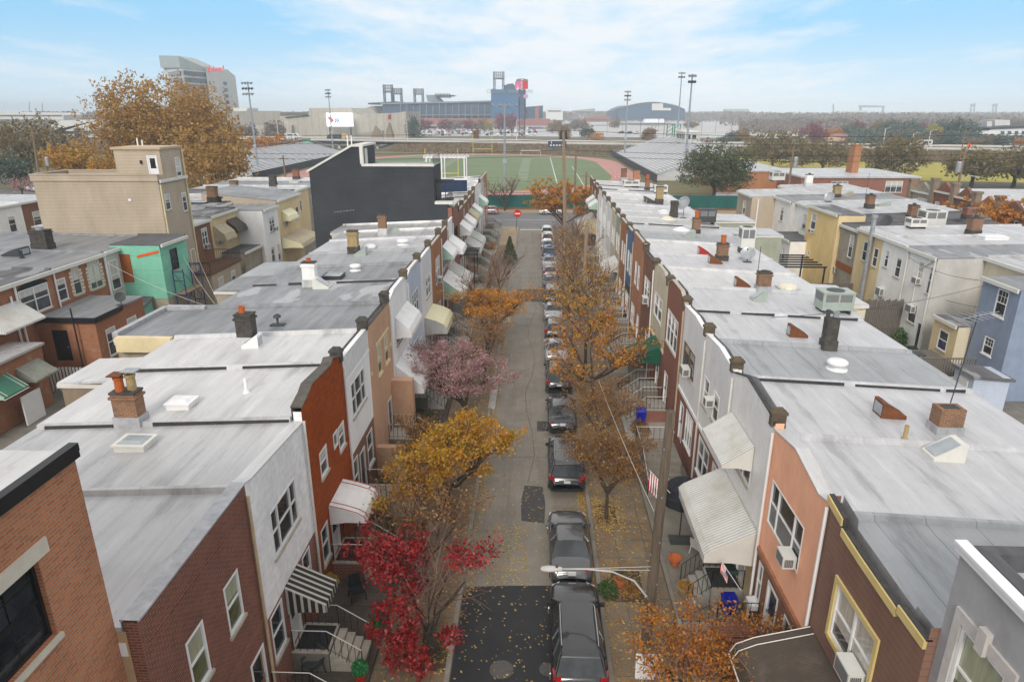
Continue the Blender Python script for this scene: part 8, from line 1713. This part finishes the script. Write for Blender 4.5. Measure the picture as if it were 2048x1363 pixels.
# arena and low buildings behind the lots
D = 1000.
o = thing('arena', tuple(gy(1300, 238, D)), 'domed blue grey arena with a pale sign panel beyond the parking lots', 'arena'); pts = [(1236, 240), (1236, 218)]+[(1236+i*13.4, 218-13.2*sin(PI*i/10)**.8) for i in range(1, 10)]+[(1370, 218), (1370, 240)]
px_prism(o, 'wall', 'park_steel', pts, D, 110, 0); pts2 = [(1252, 212)]+[(1252+i*10.6, 212.-8.5*sin(PI*i/10)**.9) for i in range(1, 10)]+[(1358, 212)]; px_prism(o, 'roof_edge', 'tower_white', [(x, y-1.) for x, y in pts2]+[(x, y+.8) for x, y in reversed(pts2)], D-1.5, 112); px_prism(o, 'sign_panel', 'tower_white', [(1304, 221), (1304, 207), (1326, 207), (1326, 221)], D-2, 1.); px_prism(o, 'sign_panel', 'park_blue', [(1327, 215), (1327, 208), (1338, 208), (1338, 215)], D-2, 1.); px_prism(o, 'sign_panel', 'tower_white', [(1326, 221), (1326, 216), (1342, 216), (1342, 221)], D-2, 1.); px_prism(o, 'entrance_tent', 'paint_white', [(1288, 245), (1292, 238), (1328, 238), (1330, 245)], D-60, 20, 0); px_prism(o, 'lower_wing', 'park_steel', [(1222, 242), (1222, 222), (1240, 216), (1240, 242)], D+5, 60, 0)
lows = [('low brick concession building between the ballpark and the arena', 'park_brick', [(1172, 244), (1172, 234), (1220, 232), (1220, 244)], 940), ('pale office block right of the ballpark', 'tower_white', [(1092, 240), (1092, 218), (1102, 215), (1125, 216), (1126, 240)], 1250), ('grey low office block behind the brick concession building', 'hall_metal_dark', [(1146, 238), (1146, 221), (1190, 217), (1192, 238)], 1300), ('pale hangar roof left of the gantry crane', 'tower_white', [(1680, 228), (1680, 222), (1735, 221), (1735, 228)], 2300), ('pale industrial hall right of the gantry crane', 'tower_white', [(1826, 229), (1835, 224), (1880, 224), (1880, 229)], 2200), ('grey industrial block on the horizon right of the arena', 'hall_metal_dark', [(1452, 224), (1452, 218), (1498, 218), (1498, 224)], 2200), ('long pale warehouse on the left horizon', 'tower_white', [(-30, 238), (-30, 224), (120, 226), (127, 230), (127, 240)], 700), ('pale blue retail building behind the left trees', 'tower_white', [(100, 270), (104, 241), (200, 239), (275, 239), (275, 262), (100, 262)], 430), ('small brick and white sheds under the far red trees', 'park_brick', [(1695, 285), (1695, 274), (1715, 270), (1745, 272), (1745, 285)], 420), ('orange and white storage shed by the yellow tree', 'stucco_tan', [(1655, 284), (1655, 276), (1690, 276), (1690, 284)], 410)]
for lab, m_, pts, D in lows:
    o = thing('far_building', tuple(gy(pts[0][0], 240, D)*1), lab, 'building'); px_prism(o, 'wall', m_, pts, D, 30, 0)
    x0, x1 = pts[0][0], pts[-1][0]; yt = min(p[1] for p in pts); px_prism(o, 'window_band', 'tower_glass', [(x0+4, yt+6), (x1-4, yt+6), (x1-4, yt+8.5), (x0+4, yt+8.5)], D-.6, .5)
o = thing('apartment_building', tuple(gy(1990, 275, 420)), 'white apartment house with dark parapets at the far right', 'building'); px_prism(o, 'wall', 'paint_white', [(1950, 290), (1965, 268), (1985, 257), (2060, 255), (2060, 290)], 420, 20, 0); px_prism(o, 'upper_storey', 'tower_white', [(1990, 258), (1990, 240), (2020, 240), (2020, 256)], 440, 15); px_prism(o, 'upper_storey', 'tower_white', [(1974, 258), (1974, 243), (1984, 243), (1984, 258)], 435, 10); px_prism(o, 'parapet', 'stand_dark', [(1978, 258), (1978, 256), (2060, 252), (2060, 255)], 419, 21)
for i in range(4): px_prism(o, 'window', 'tower_glass', [(2003+i*14, 268), (2003+i*14, 262), (2009+i*14, 262), (2009+i*14, 268)], 419.3, .5)
# dockside gantry crane and bridge towers
o = thing('gantry_crane', tuple(gy(1745, 228, 2400)), 'pale dockyard gantry crane on the horizon', 'crane'); px_prism(o, 'beam', 'park_light', [(1719, 215), (1719, 210.5), (1770, 211.5), (1770, 215)], 2400, 6); px_prism(o, 'leg', 'park_light', [(1720, 230), (1720, 214), (1724, 214), (1723, 230)], 2400, 6, 0); px_prism(o, 'leg', 'park_light', [(1764, 230), (1766, 214), (1769, 214), (1768, 230)], 2400, 6, 0)
for x in (1947, 1991):
    o = thing('bridge_tower', tuple(gy(x, 228, 2600)), 'pale lattice lift bridge tower on the right horizon, %s' % ('nearer the gantry crane' if x < 1950 else 'nearer the picture edge'), 'bridge tower', 'lift bridge towers'); px_prism(o, 'head', 'park_light', [(x-3.5, 213), (x-4, 208), (x+5, 207), (x+4.5, 213)], 2600, 8)
    for dx in (-5, 3): px_prism(o, 'leg', 'park_light', [(x+dx-1, 230), (x+dx*.7-.6, 213), (x+dx*.7+.8, 213), (x+dx+.5, 230)], 2600, 6, 0)
    px_prism(o, 'brace', 'park_light', [(x-5, 222), (x+3, 218), (x+3, 219), (x-5, 223)], 2600, 4)
o = thing('chimney_stack', tuple(gy(1667, 228, 2000)), 'thin factory chimney on the horizon left of the gantry crane', 'chimney'); px_prism(o, 'shaft', 'park_light', [(1666, 230), (1666, 208), (1668, 208), (1668.4, 230)], 2000, 3, 0)
for x, yt in ((58, 204), (84, 206)): o = thing('radio_mast', tuple(gy(x, 226, 1800)), 'thin radio mast on the left horizon, %s' % ('taller leaning one' if x < 60 else 'with a round tank top'), 'mast', 'radio masts'); px_prism(o, 'shaft', 'galv_dark', [(x-.4, 230), (x-.4, yt), (x+.4, yt), (x+.6, 230)], 1800, 2, 0)
o = thing('amusement_ride', tuple(gy(1350, 290, 360)), 'green lattice ride towers beyond the right bleachers', 'ride tower'); 
for x0, x1 in ((1335, 1343), (1350, 1358)):
    a, b = gy(x0, 248, 360), gy(x1, 290, 360); m = MB()
    for x in (a.x, b.x): m.tube([(x, 360, 0), (x, 360, a.z)], .25, 4)
    for k in range(6): z = a.z*k/6; m.tube([(a.x, 360, z), (b.x, 360, z+a.z/6)], .15, 3)
    m.build('lattice_mast', 'sign_green', o)
# cars in the far lot: copies of one small car
def small_car(m_):
    o = thing('parked_car', (0, 0, 0), 'x', 'car'); m = MB(); m.prism([(-.9, -2.2, .35), (-.9, 2.2, .35), (-.9, 2.2, .85), (-.9, 1.2, .95), (-.9, .5, 1.5), (-.9, -1.3, 1.5), (-.9, -2.1, .95)], (1.8, 0, 0)); m.build('body', m_, o); m = MB(); m.hexa([(-.92, -1.7, .98), (.92, -1.7, .98), (.92, .9, .98), (-.92, .9, .98), (-.91, -1.2, 1.42), (.91, -1.2, 1.42), (.91, .42, 1.42), (-.91, .42, 1.42)]); m.build('window', 'car_glass', o); m = MB(); m.box(-.8, .8, -1.7, 1.7, 0, .36); m.build('wheels', 'tyre', o); return o
sp = [small_car(q) for q in ('car_white', 'car_silver', 'car_dark', 'car_red', 'car_blue')]; used = set(); rc = random.Random(5)
N = 0
for row in range(12):
    D = 560+row*17
    for k in range(17):
        px = 845+k*14+rc.uniform(-4, 4)
        if rc.random() < .3 or px > 1090-row*2: continue
        q = gy(px, 250, D); i = rc.choice((0, 0, 1, 1, 2, 2, 3, 4)); o = sp[i] if i not in used else copy_tree(sp[i]); used.add(i); N += 1
        place(o, (q.x, D+rc.uniform(-2, 2), 0), rc.choice((0, PI))+.05, 1.25, 'tiny parked car in the crowded ballpark parking lot', 'cars in the ballpark parking lot')
for px, py, lab in ((1242, 267, 'dark car alone in the empty lot, left of two others'), (1258, 267.5, 'blue car alone in the empty lot, between two others'), (1272, 268, 'white car alone in the empty lot, right of two others')):
    q = gz(px, py); i = {1242: 2, 1258: 4, 1272: 0}[px]; o = copy_tree(sp[i]); place(o, (q.x, q.y, 0), PI/2, 1.4, lab, 'cars in the empty lot')
for i in set(range(5))-used: place(sp[i], (-30+i*4, 620, 0), 0, 1.2, 'tiny parked car in the crowded ballpark parking lot', 'cars in the ballpark parking lot')
o = copy_tree(protos[('suv', 'car_white')]); q = gz(66, 382); place(o, (q.x, q.y, 0), 1.1, 1.1, 'white pick up sized car parked on the street left of the beige clapboard house', 'cars on the left side street')
o = copy_tree(sp[2]); q = gz(35, 322); place(o, (q.x, q.y, 0), 1.3, 1.2, 'dark car on the pale lot below the left trees', 'cars on the left side street')
# school with chimney stack
o = thing('school_building', tuple(gz(1690, 385)), 'low red brick school building with a tall square chimney', 'school'); m = MB()
Bs = Basis('y', 150., -1); m.wall(Bs, 57., 82, 0, 4.9, [(63.5, 67, 2., 4.2), (75., 78.6, 1.9, 4.3)], .15); m.face([(57, 150, 0), (57, 172, 0), (57, 172, 4.9), (57, 150, 4.9)]); m.face([(82, 150, 0), (82, 172, 0), (82, 172, 4.9), (82, 150, 4.9)]); m.build('wall', 'brick_red', o); m = MB(); m.box(56.8, 82.2, 149.7, 172, 4.9, 5.25); R_ = m.build('roof', 'roof_cool', o); window(o, Bs, 63.5, 67, 2., 4.2, 3); window(o, Bs, 75., 78.6, 1.9, 4.3, 3)
a, b = gy(1695, 349, 160), gy(1720, 289, 160); m = MB(); m.hexa([(a.x, 158.4, 5), (b.x-.2, 158.4, 5), (b.x-.2, 161.4, 5), (a.x, 161.4, 5), (a.x+.2, 158.6, b.z), (b.x, 158.6, b.z), (b.x, 161.2, b.z), (a.x+.2, 161.2, b.z)]); m.build('chimney', 'brick_tan', R_)
o = thing('school_building', tuple(gz(1540, 380)), 'low brick school wing with a pale gravel roof behind the oak', 'school'); m = MB(); m.box(44, 60, 165, 200, 0, 4.9); m.build('wall', 'brick_tan', o); m = MB(); m.box(43.8, 60.2, 164.7, 200.2, 4.9, 5.2); m.build('roof', 'roof_silver', o); m = MB(); m.box(43.93, 43.98, 166, 199, 2.6, 4.3); m.build('window_band', 'stucco_pale', o)
# poles around
def wpole(label, px, pyb, pyt, D, box=None, arm=False, lean=0):
    q = gy(px, pyt, D); o = thing('utility_pole', (q.x-lean, D, 0), label, 'utility pole', 'utility poles in the distance'); m = MB(); m.tube([(q.x-lean, D, 0), (q.x, D, q.z)], [.24, .16], 8); m.build('shaft', 'pole_wood_pale', o); m = MB(); m.box(q.x-1.1, q.x+1.1, D-.06, D+.06, q.z-.8, q.z-.65); m.build('cross_arm', 'pole_wood_pale', o)
    if box: m = MB(); m.lathe(q.x+box*.55, D-.1, [(.36, q.z-3.4), (.38, q.z-3.3), (.38, q.z-1.9), (.3, q.z-1.75)], 12); m.build('transformer', 'galv', o)
    if arm: m = MB(); m.tube([(q.x, D, q.z-4.6), (q.x+1.2, D-.3, q.z-3.9), (q.x+2.8, D-.6, q.z-4.1)], .06, 5); m.build('lamp_arm', 'lamp_grey', o)
wpole('wooden pole with a white transformer in front of the low trees', 1588, 350, 292, 118, 1); wpole('wooden pole with grey transformer and lamp arm at the far right', 1931, 370, 300, 112, -1, True); wpole('slender pole at the right beside the orange road works sign', 1932, 300, 258, 250); wpole('leaning wooden pole left of the beige clapboard house', 64, 400, 258, 130, None, False, 1.2); wpole('wooden pole with pale transformer left of the beige clapboard house', 84, 370, 296, 135, 1); wpole('thin pole among the far red trees', 1619, 290, 253, 300); wpole('street pole between field and right row end', 1152, 375, 300, 128); wpole('pole with lamp at the end of the right row', 1173, 440, 344, 124, None, True); wpole('wooden pole behind the left bleachers', 566, 345, 310, 150); wpole('thin dark pole in the parking lot left of the oak', 1330, 300, 235, 420)

# ---------------------------------------------------------------- trees of the middle distance
D_ = {}
crown_tree('broadleaf_tree', 'huge brown leaved plane tree behind the beige clapboard house', gy(338, 300, 150).x, 150, 25, 14.8, 5, 'leaf_oak', 36000, .29, 3, .8, lobes=34)
crown_tree('broadleaf_tree', 'brown tree lower right part of the big plane tree group, next to the bleachers', gy(430, 320, 128).x, 128, 15.5, 7.5, 3, 'leaf_oak', 4200, .34, 5, .4, lobes=14)
crown_tree('broadleaf_tree', 'olive and orange topped tree at the far left edge', gy(45, 270, 190).x, 190, 17, 12.5, 4, 'leaf_olive', 4800, .45, 6, .5, lobes=14); crown_tree('broadleaf_tree', 'yellow leaved tree left of the big plane tree', gy(140, 290, 175).x, 175, 11.5, 7, 2.5, 'leaf_gold', 3200, .4, 7, .35)
crown_tree('broadleaf_tree', 'golden orange tree close to the left side of the big plane tree', gy(205, 290, 160).x, 160, 8.5, 4.2, 2, 'leaf_gold', 2600, .38, 8, .35); crown_tree('broadleaf_tree', 'blue green dark tree at the left edge under the olive tree', gy(12, 310, 165).x, 165, 9, 5, 2, 'leaf_teal', 1800, .35, 9, .3)
crown_tree('broadleaf_tree', 'orange tree by the overpass, left of a pair', gy(518, 300, 300).x, 300, 8.2, 5.4, 1.5, 'leaf_amber', 2200, .45, 10, .3); crown_tree('broadleaf_tree', 'orange tree by the overpass, right of a pair', gy(548, 300, 305).x, 305, 8.6, 5.2, 1.5, 'leaf_amber', 2200, .45, 11, .3); crown_tree('broadleaf_tree', 'brown tree right of the orange pair by the overpass', gy(583, 300, 308).x, 308, 7.2, 5, 1.5, 'leaf_brown', 1800, .45, 12, .3)
crown_tree('broadleaf_tree', 'round brown tree against the casino wall', gy(548, 265, 440).x, 440, 13, 8, 2, 'leaf_grey', 1500, .6, 13, .3); crown_tree('broadleaf_tree', 'second round brown tree against the casino wall, left of the first', gy(492, 265, 440).x, 440, 11, 7, 2, 'leaf_grey', 1500, .6, 14, .3)
p = gz(1425, 402); crown_tree('broadleaf_tree', 'dark green oak at the end of the right block, in front of the bleachers', p.x, p.y, 12.3, 7.6, 3., 'leaf_green', 13000, .23, 15, .38, lobes=16)
crown_tree('broadleaf_tree', 'olive brown wide tree left of a pair behind the school wing', gy(1545, 330, 235).x, 235, 12.5, 11.5, 2.5, 'leaf_olive', 5200, .42, 16, .45, lobes=16); crown_tree('broadleaf_tree', 'olive brown tree right of a pair behind the school wing', gy(1645, 335, 225).x, 225, 9.8, 9.5, 2.2, 'leaf_olive', 4500, .4, 17, .4, lobes=14)
crown_tree('broadleaf_tree', 'dark olive rounded tree right of the school chimney', gy(1783, 345, 200).x, 200, 11.4, 8.8, 2.2, 'leaf_olive', 5600, .38, 18, .4, lobes=14); crown_tree('broadleaf_tree', 'olive tree with pale limbs behind the far pole with the lamp arm', gy(1948, 345, 178).x, 178, 9.6, 7.2, 3, 'leaf_olive', 3600, .36, 19, .45, lobes=12); crown_tree('broadleaf_tree', 'olive green tree at the right picture edge', gy(2032, 345, 180).x, 180, 10, 7.5, 2.6, 'leaf_olive', 4200, .36, 20, .45, lobes=12)
crown_tree('broadleaf_tree', 'small bare pinkish tree on the lawn at the far left', gy(38, 355, 150).x, 150, 4.6, 3.4, 1.6, 'leaf_pink', 900, .16, 21, .15)
for i, (px, lab) in enumerate(((22, 'left'), (72, 'right'))): bush('round_hedge', 'dark clipped hedge by the pale lot, %s of the two' % lab, gz(px, 333).x, gz(px, 333).y, 0, 5 if i else 3, 3, 2.2, 900, .35, 'leaf_teal', 70+i, 'hedge', 'dark hedges')
crown_tree('broadleaf_tree', 'olive bushy tree between the empty lots and the ride towers', gy(1299, 265, 400).x, 400, 9.5, 4.6, 1.5, 'leaf_brown', 1500, .5, 22, .2); crown_tree('broadleaf_tree', 'brown conical tree above the tall far pole', gy(1129, 262, 440).x, 440, 11, 4.5, 1.5, 'leaf_brown', 1300, .5, 23, .2, shape=.4); crown_tree('broadleaf_tree', 'small red brown conical tree in front of the parked cars', gy(952, 265, 430).x, 430, 9, 2.6, 1, 'leaf_brown', 800, .5, 24, .2, shape=.3); crown_tree('broadleaf_tree', 'dark blue green conifer at the corner of the casino', gy(826, 260, 470).x, 470, 15, 6, 1, 'leaf_teal', 1500, .6, 25, .3, shape=.3); crown_tree('broadleaf_tree', 'teal green round tree in the empty lot', gy(1175, 260, 480).x, 480, 9, 5.5, 1.5, 'leaf_teal', 1000, .55, 26, .2); crown_tree('broadleaf_tree', 'pale orange small tree beside the teal one', gy(1193, 268, 420).x, 420, 6.5, 5, 2, 'leaf_orange', 500, .45, 27, .15)
# wooded strip at the right beyond the expressway: separate trees, copied from a few
kinds = {'darkred': ('leaf_darkred', 1.), 'brown': ('leaf_brown', 1.), 'teal': ('leaf_teal', 1.), 'olive': ('leaf_olive', 1.), 'grey': ('leaf_grey', 1.), 'yellow': ('leaf_yellow', 1.), 'orange': ('leaf_orange', 1.), 'green': ('leaf_green', .5)}
PT = {}
def far_tree(k, px, pyt, pyb, D, wpx, label, group='trees beyond the expressway'):
    q = gy(px, pyt, D); h = max(4., q.z); r = wpx/FPX*D*.53
    if k not in PT: o = PT[k] = crown_tree('broadleaf_tree', label, q.x, D, 10, 5, 1.2, kinds[k][0], 1500, .5, 50+len(PT), .25, group, kinds[k][1]); o.scale = (r/5, r/5, h/10)
    else: o = copy_tree(PT[k])
    place(o, (q.x, D, 0), px*.7, (r/5, r/5, h/10), label, group); return o
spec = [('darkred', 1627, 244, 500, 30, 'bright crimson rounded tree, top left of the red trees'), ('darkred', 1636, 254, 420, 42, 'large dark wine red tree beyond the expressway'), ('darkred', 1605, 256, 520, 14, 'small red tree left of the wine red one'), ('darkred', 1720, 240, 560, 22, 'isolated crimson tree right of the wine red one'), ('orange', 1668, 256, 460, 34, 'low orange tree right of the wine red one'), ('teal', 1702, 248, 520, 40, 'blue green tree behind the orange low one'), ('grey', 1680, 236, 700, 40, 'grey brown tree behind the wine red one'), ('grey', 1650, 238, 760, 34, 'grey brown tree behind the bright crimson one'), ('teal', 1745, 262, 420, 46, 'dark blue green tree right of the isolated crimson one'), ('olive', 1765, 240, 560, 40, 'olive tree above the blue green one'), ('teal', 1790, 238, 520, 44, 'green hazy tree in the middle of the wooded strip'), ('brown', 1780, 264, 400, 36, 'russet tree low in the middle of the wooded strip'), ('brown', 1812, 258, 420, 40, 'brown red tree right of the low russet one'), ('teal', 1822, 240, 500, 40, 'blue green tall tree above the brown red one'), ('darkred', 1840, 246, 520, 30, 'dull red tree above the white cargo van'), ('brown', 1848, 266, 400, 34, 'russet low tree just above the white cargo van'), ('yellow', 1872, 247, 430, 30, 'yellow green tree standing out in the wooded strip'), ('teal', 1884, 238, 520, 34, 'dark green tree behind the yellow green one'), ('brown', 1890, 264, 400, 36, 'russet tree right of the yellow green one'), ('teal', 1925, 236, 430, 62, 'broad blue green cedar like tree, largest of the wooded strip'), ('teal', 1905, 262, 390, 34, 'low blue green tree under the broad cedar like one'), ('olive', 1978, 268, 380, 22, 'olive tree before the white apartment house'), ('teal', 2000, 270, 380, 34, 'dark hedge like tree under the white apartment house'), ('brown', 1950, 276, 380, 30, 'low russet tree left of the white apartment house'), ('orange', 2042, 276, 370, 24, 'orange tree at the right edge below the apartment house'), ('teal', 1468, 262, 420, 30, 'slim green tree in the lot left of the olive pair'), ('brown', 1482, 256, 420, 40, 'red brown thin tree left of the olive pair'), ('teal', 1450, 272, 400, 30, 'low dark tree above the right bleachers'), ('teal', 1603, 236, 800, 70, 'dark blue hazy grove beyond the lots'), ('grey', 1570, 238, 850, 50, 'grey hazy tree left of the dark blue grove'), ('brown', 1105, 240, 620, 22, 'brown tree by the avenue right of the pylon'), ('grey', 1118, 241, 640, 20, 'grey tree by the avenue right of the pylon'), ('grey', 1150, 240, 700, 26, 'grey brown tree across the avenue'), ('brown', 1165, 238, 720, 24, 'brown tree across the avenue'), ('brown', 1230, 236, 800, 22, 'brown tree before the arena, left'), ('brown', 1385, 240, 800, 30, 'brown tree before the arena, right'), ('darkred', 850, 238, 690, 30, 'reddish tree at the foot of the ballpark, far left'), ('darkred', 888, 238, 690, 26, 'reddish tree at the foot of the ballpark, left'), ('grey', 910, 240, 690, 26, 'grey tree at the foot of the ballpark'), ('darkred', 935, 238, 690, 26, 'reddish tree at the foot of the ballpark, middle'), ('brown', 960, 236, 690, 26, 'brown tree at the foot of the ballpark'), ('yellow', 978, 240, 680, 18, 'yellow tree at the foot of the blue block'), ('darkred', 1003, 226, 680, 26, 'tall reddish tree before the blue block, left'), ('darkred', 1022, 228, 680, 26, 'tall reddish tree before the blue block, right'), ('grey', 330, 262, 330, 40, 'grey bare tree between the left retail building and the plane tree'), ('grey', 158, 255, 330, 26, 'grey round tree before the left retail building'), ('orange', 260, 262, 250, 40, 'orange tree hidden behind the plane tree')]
for k, px, pyt, D, w, lab in spec: far_tree(k, px, pyt, 0, D, w, lab)
# far woods to the horizon: one mass
r_ = np.random.RandomState(9)
def woods(name, n, pxr, Dr, hr, ls, matn, seed, label):
    r_ = np.random.RandomState(seed); D = r_.uniform(*Dr, n); px = r_.uniform(*pxr, n); x = np.array([gy(a, 240, b).x for a, b in zip(px, D)])
    hump = .6+.35*np.sin(x*.011)*np.sin(x*.0043+1.7)+.18*np.sin(x*.06+D*.05)+.12*np.sin(x*.17+D*.11); z = r_.uniform(0, 1, n)**.7*hr*np.clip(hump+.25, .45, 1.15)
    stuff(leaves(name, np.stack([x, D, z], 1), ls, matn, None, seed), label, 'woods')
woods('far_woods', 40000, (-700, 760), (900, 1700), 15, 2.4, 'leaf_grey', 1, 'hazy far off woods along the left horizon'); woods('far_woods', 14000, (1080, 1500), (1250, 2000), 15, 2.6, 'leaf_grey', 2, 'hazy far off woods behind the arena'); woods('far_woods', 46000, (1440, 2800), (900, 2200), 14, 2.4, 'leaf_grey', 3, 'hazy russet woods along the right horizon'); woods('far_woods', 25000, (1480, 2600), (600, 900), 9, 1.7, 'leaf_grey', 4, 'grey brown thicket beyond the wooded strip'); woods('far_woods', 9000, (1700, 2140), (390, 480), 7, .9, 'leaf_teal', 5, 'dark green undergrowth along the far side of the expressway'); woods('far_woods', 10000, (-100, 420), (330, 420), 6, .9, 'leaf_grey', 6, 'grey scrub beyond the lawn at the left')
stuff(leaves('roadside_brush', np.array([(lambda i, t, u, q: (NE[i].lerp(NE[i+1], t)+Vector((0, -19*u, -3.6*u+.3*q))))(int(r_.randint(0, len(NE)-1)), r_.rand(), r_.rand(), r_.rand()) for _ in range(4200)]), .55, 'leaf_brown', None, 8), 'dry brown brush on the expressway embankment', 'brush')
# ---------------------------------------------------------------- air, sky, sun, camera
hz = MB(); hz.box(-7000, 7000, -400, 7000, -1.2, 72.); ho = hz.build('haze', 'tar'); ho['kind'] = 'stuff'; ho['label'] = 'pale bluish haze thickening with distance'; ho['category'] = 'haze'
t = NT('haze_air'); v = t.n('ShaderNodeVolumePrincipled'); v.inputs['Color'].default_value = (.82, .92, 1., 1); v.inputs['Density'].default_value = .00033; v.inputs['Anisotropy'].default_value = -.45; t.l(v.outputs[0], t.out.inputs['Volume'])
ho.data.materials.clear(); ho.data.materials.append(M['haze_air'])

SKYB, SKYH, SKYC = (1.45, 3.5, 5.4), (4.7, 5.5, 6.0), (5.3, 5.4, 5.5)
sc = bpy.context.scene
w = bpy.data.worlds.new('World'); sc.world = w; w.use_nodes = True; nt = w.node_tree; nt.nodes.clear()
EL, ROT = math.radians(32), math.radians(190)
class WT(NT):
    def __init__(s): s.t = nt
T = WT(); out = T.n('ShaderNodeOutputWorld'); bg = T.n('ShaderNodeBackground'); T.l(bg.outputs[0], out.inputs[0])
sky = T.n('ShaderNodeTexSky'); sky.sky_type = 'NISHITA'; sky.sun_disc = False; sky.sun_elevation = EL; sky.sun_rotation = ROT; sky.air_density = 1.; sky.dust_density = 1.5; sky.ozone_density = 1.6
tc = T.n('ShaderNodeTexCoord'); sp = T.n('ShaderNodeSeparateXYZ', ins={0: tc.outputs['Generated']})
zc = T.math('ADD', T.math('MAXIMUM', sp.outputs[2], 0.), .06)
cv = T.n('ShaderNodeCombineXYZ', ins={0: T.math('DIVIDE', sp.outputs[0], zc), 1: T.math('DIVIDE', sp.outputs[1], zc), 2: 0.})
n1 = T.noise(cv.outputs[0], .42, 8, .62, (1., .55, 1)); n2 = T.noise(cv.outputs[0], 1.5, 7, .62, (1., .45, 1))
cl = T.math('ADD', T.math('MULTIPLY', n1, .55), T.math('MULTIPLY', n2, .45))
# a broad bank of cloud over the end of the street, thicker cover overhead
ax = T.math('SUBTRACT', T.math('DIVIDE', sp.outputs[0], T.math('MAXIMUM', sp.outputs[1], .05)), .03); azz = T.math('MULTIPLY', ax, ax)
bank = T.math('MAXIMUM', T.math('SUBTRACT', .13, T.math('MULTIPLY', azz, .8)), -.04)
up_ = T.n('ShaderNodeMapRange', ins={0: sp.outputs[2], 1: .13, 2: .3, 3: 0., 4: .45}); up_.clamp = True
cl = T.math('ADD', T.math('ADD', cl, bank), up_.outputs[0])
m = T.ramp(cl, [(.48, (0, 0, 0)), (.66, (1, 1, 1))])
mh = T.n('ShaderNodeMapRange', ins={0: sp.outputs[2], 1: .0, 2: .13, 3: 1., 4: 0.}); mh.clamp = True
low = T.n('ShaderNodeMapRange', ins={0: sp.outputs[2], 1: .1, 2: .45, 3: 1., 4: 0.}); low.clamp = True
c = T.mix(T.math('MULTIPLY', low.outputs[0], .85), sky.outputs[0], SKYB)
c = T.mix(T.math('POWER', mh.outputs[0], 1.6), c, SKYH)
c = T.mix(T.math('MULTIPLY', m, .88), c, SKYC)
hi_ = T.n('ShaderNodeMapRange', ins={0: sp.outputs[2], 1: .15, 2: .32, 3: 0., 4: .94}); hi_.clamp = True
c = T.mix(hi_.outputs[0], c, (5.4, 5.35, 5.35))
T.l(c, bg.inputs[0]); bg.inputs[1].default_value = .1

sun = bpy.data.lights.new('sun', 'SUN'); sun.energy = 1.25; sun.angle = math.radians(20); sun.color = (1., .93, .84)
so = bpy.data.objects.new('sun', sun); C.objects.link(so)
sd = Vector((sin(ROT)*cos(EL), cos(ROT)*cos(EL), sin(EL))); so.rotation_euler = (-sd).to_track_quat('-Z', 'Y').to_euler(); so.location = (0, 0, 60)

cam = bpy.data.cameras.new('camera'); co = bpy.data.objects.new('camera', cam); C.objects.link(co)
cam.sensor_width = 36; cam.lens = FPX/2048*36; cam.clip_start = .5; cam.clip_end = 20000
R3 = Matrix((_r, UP, -FW)).transposed(); co.matrix_world = Matrix.Translation(CAM)@R3.to_4x4(); sc.camera = co
sc.view_settings.view_transform = 'Standard'; sc.view_settings.look = 'None'; sc.view_settings.gamma = 1; sc.view_settings.exposure = .88
sc.cycles.use_denoising = True; sc.cycles.max_bounces = 5; sc.cycles.diffuse_bounces = 3; sc.cycles.glossy_bounces = 3; sc.cycles.transmission_bounces = 2; sc.cycles.volume_bounces = 0; sc.cycles.transparent_max_bounces = 4
for o in C.objects:
    if o.type == 'MESH' and o.name.startswith('parked_car'): pass
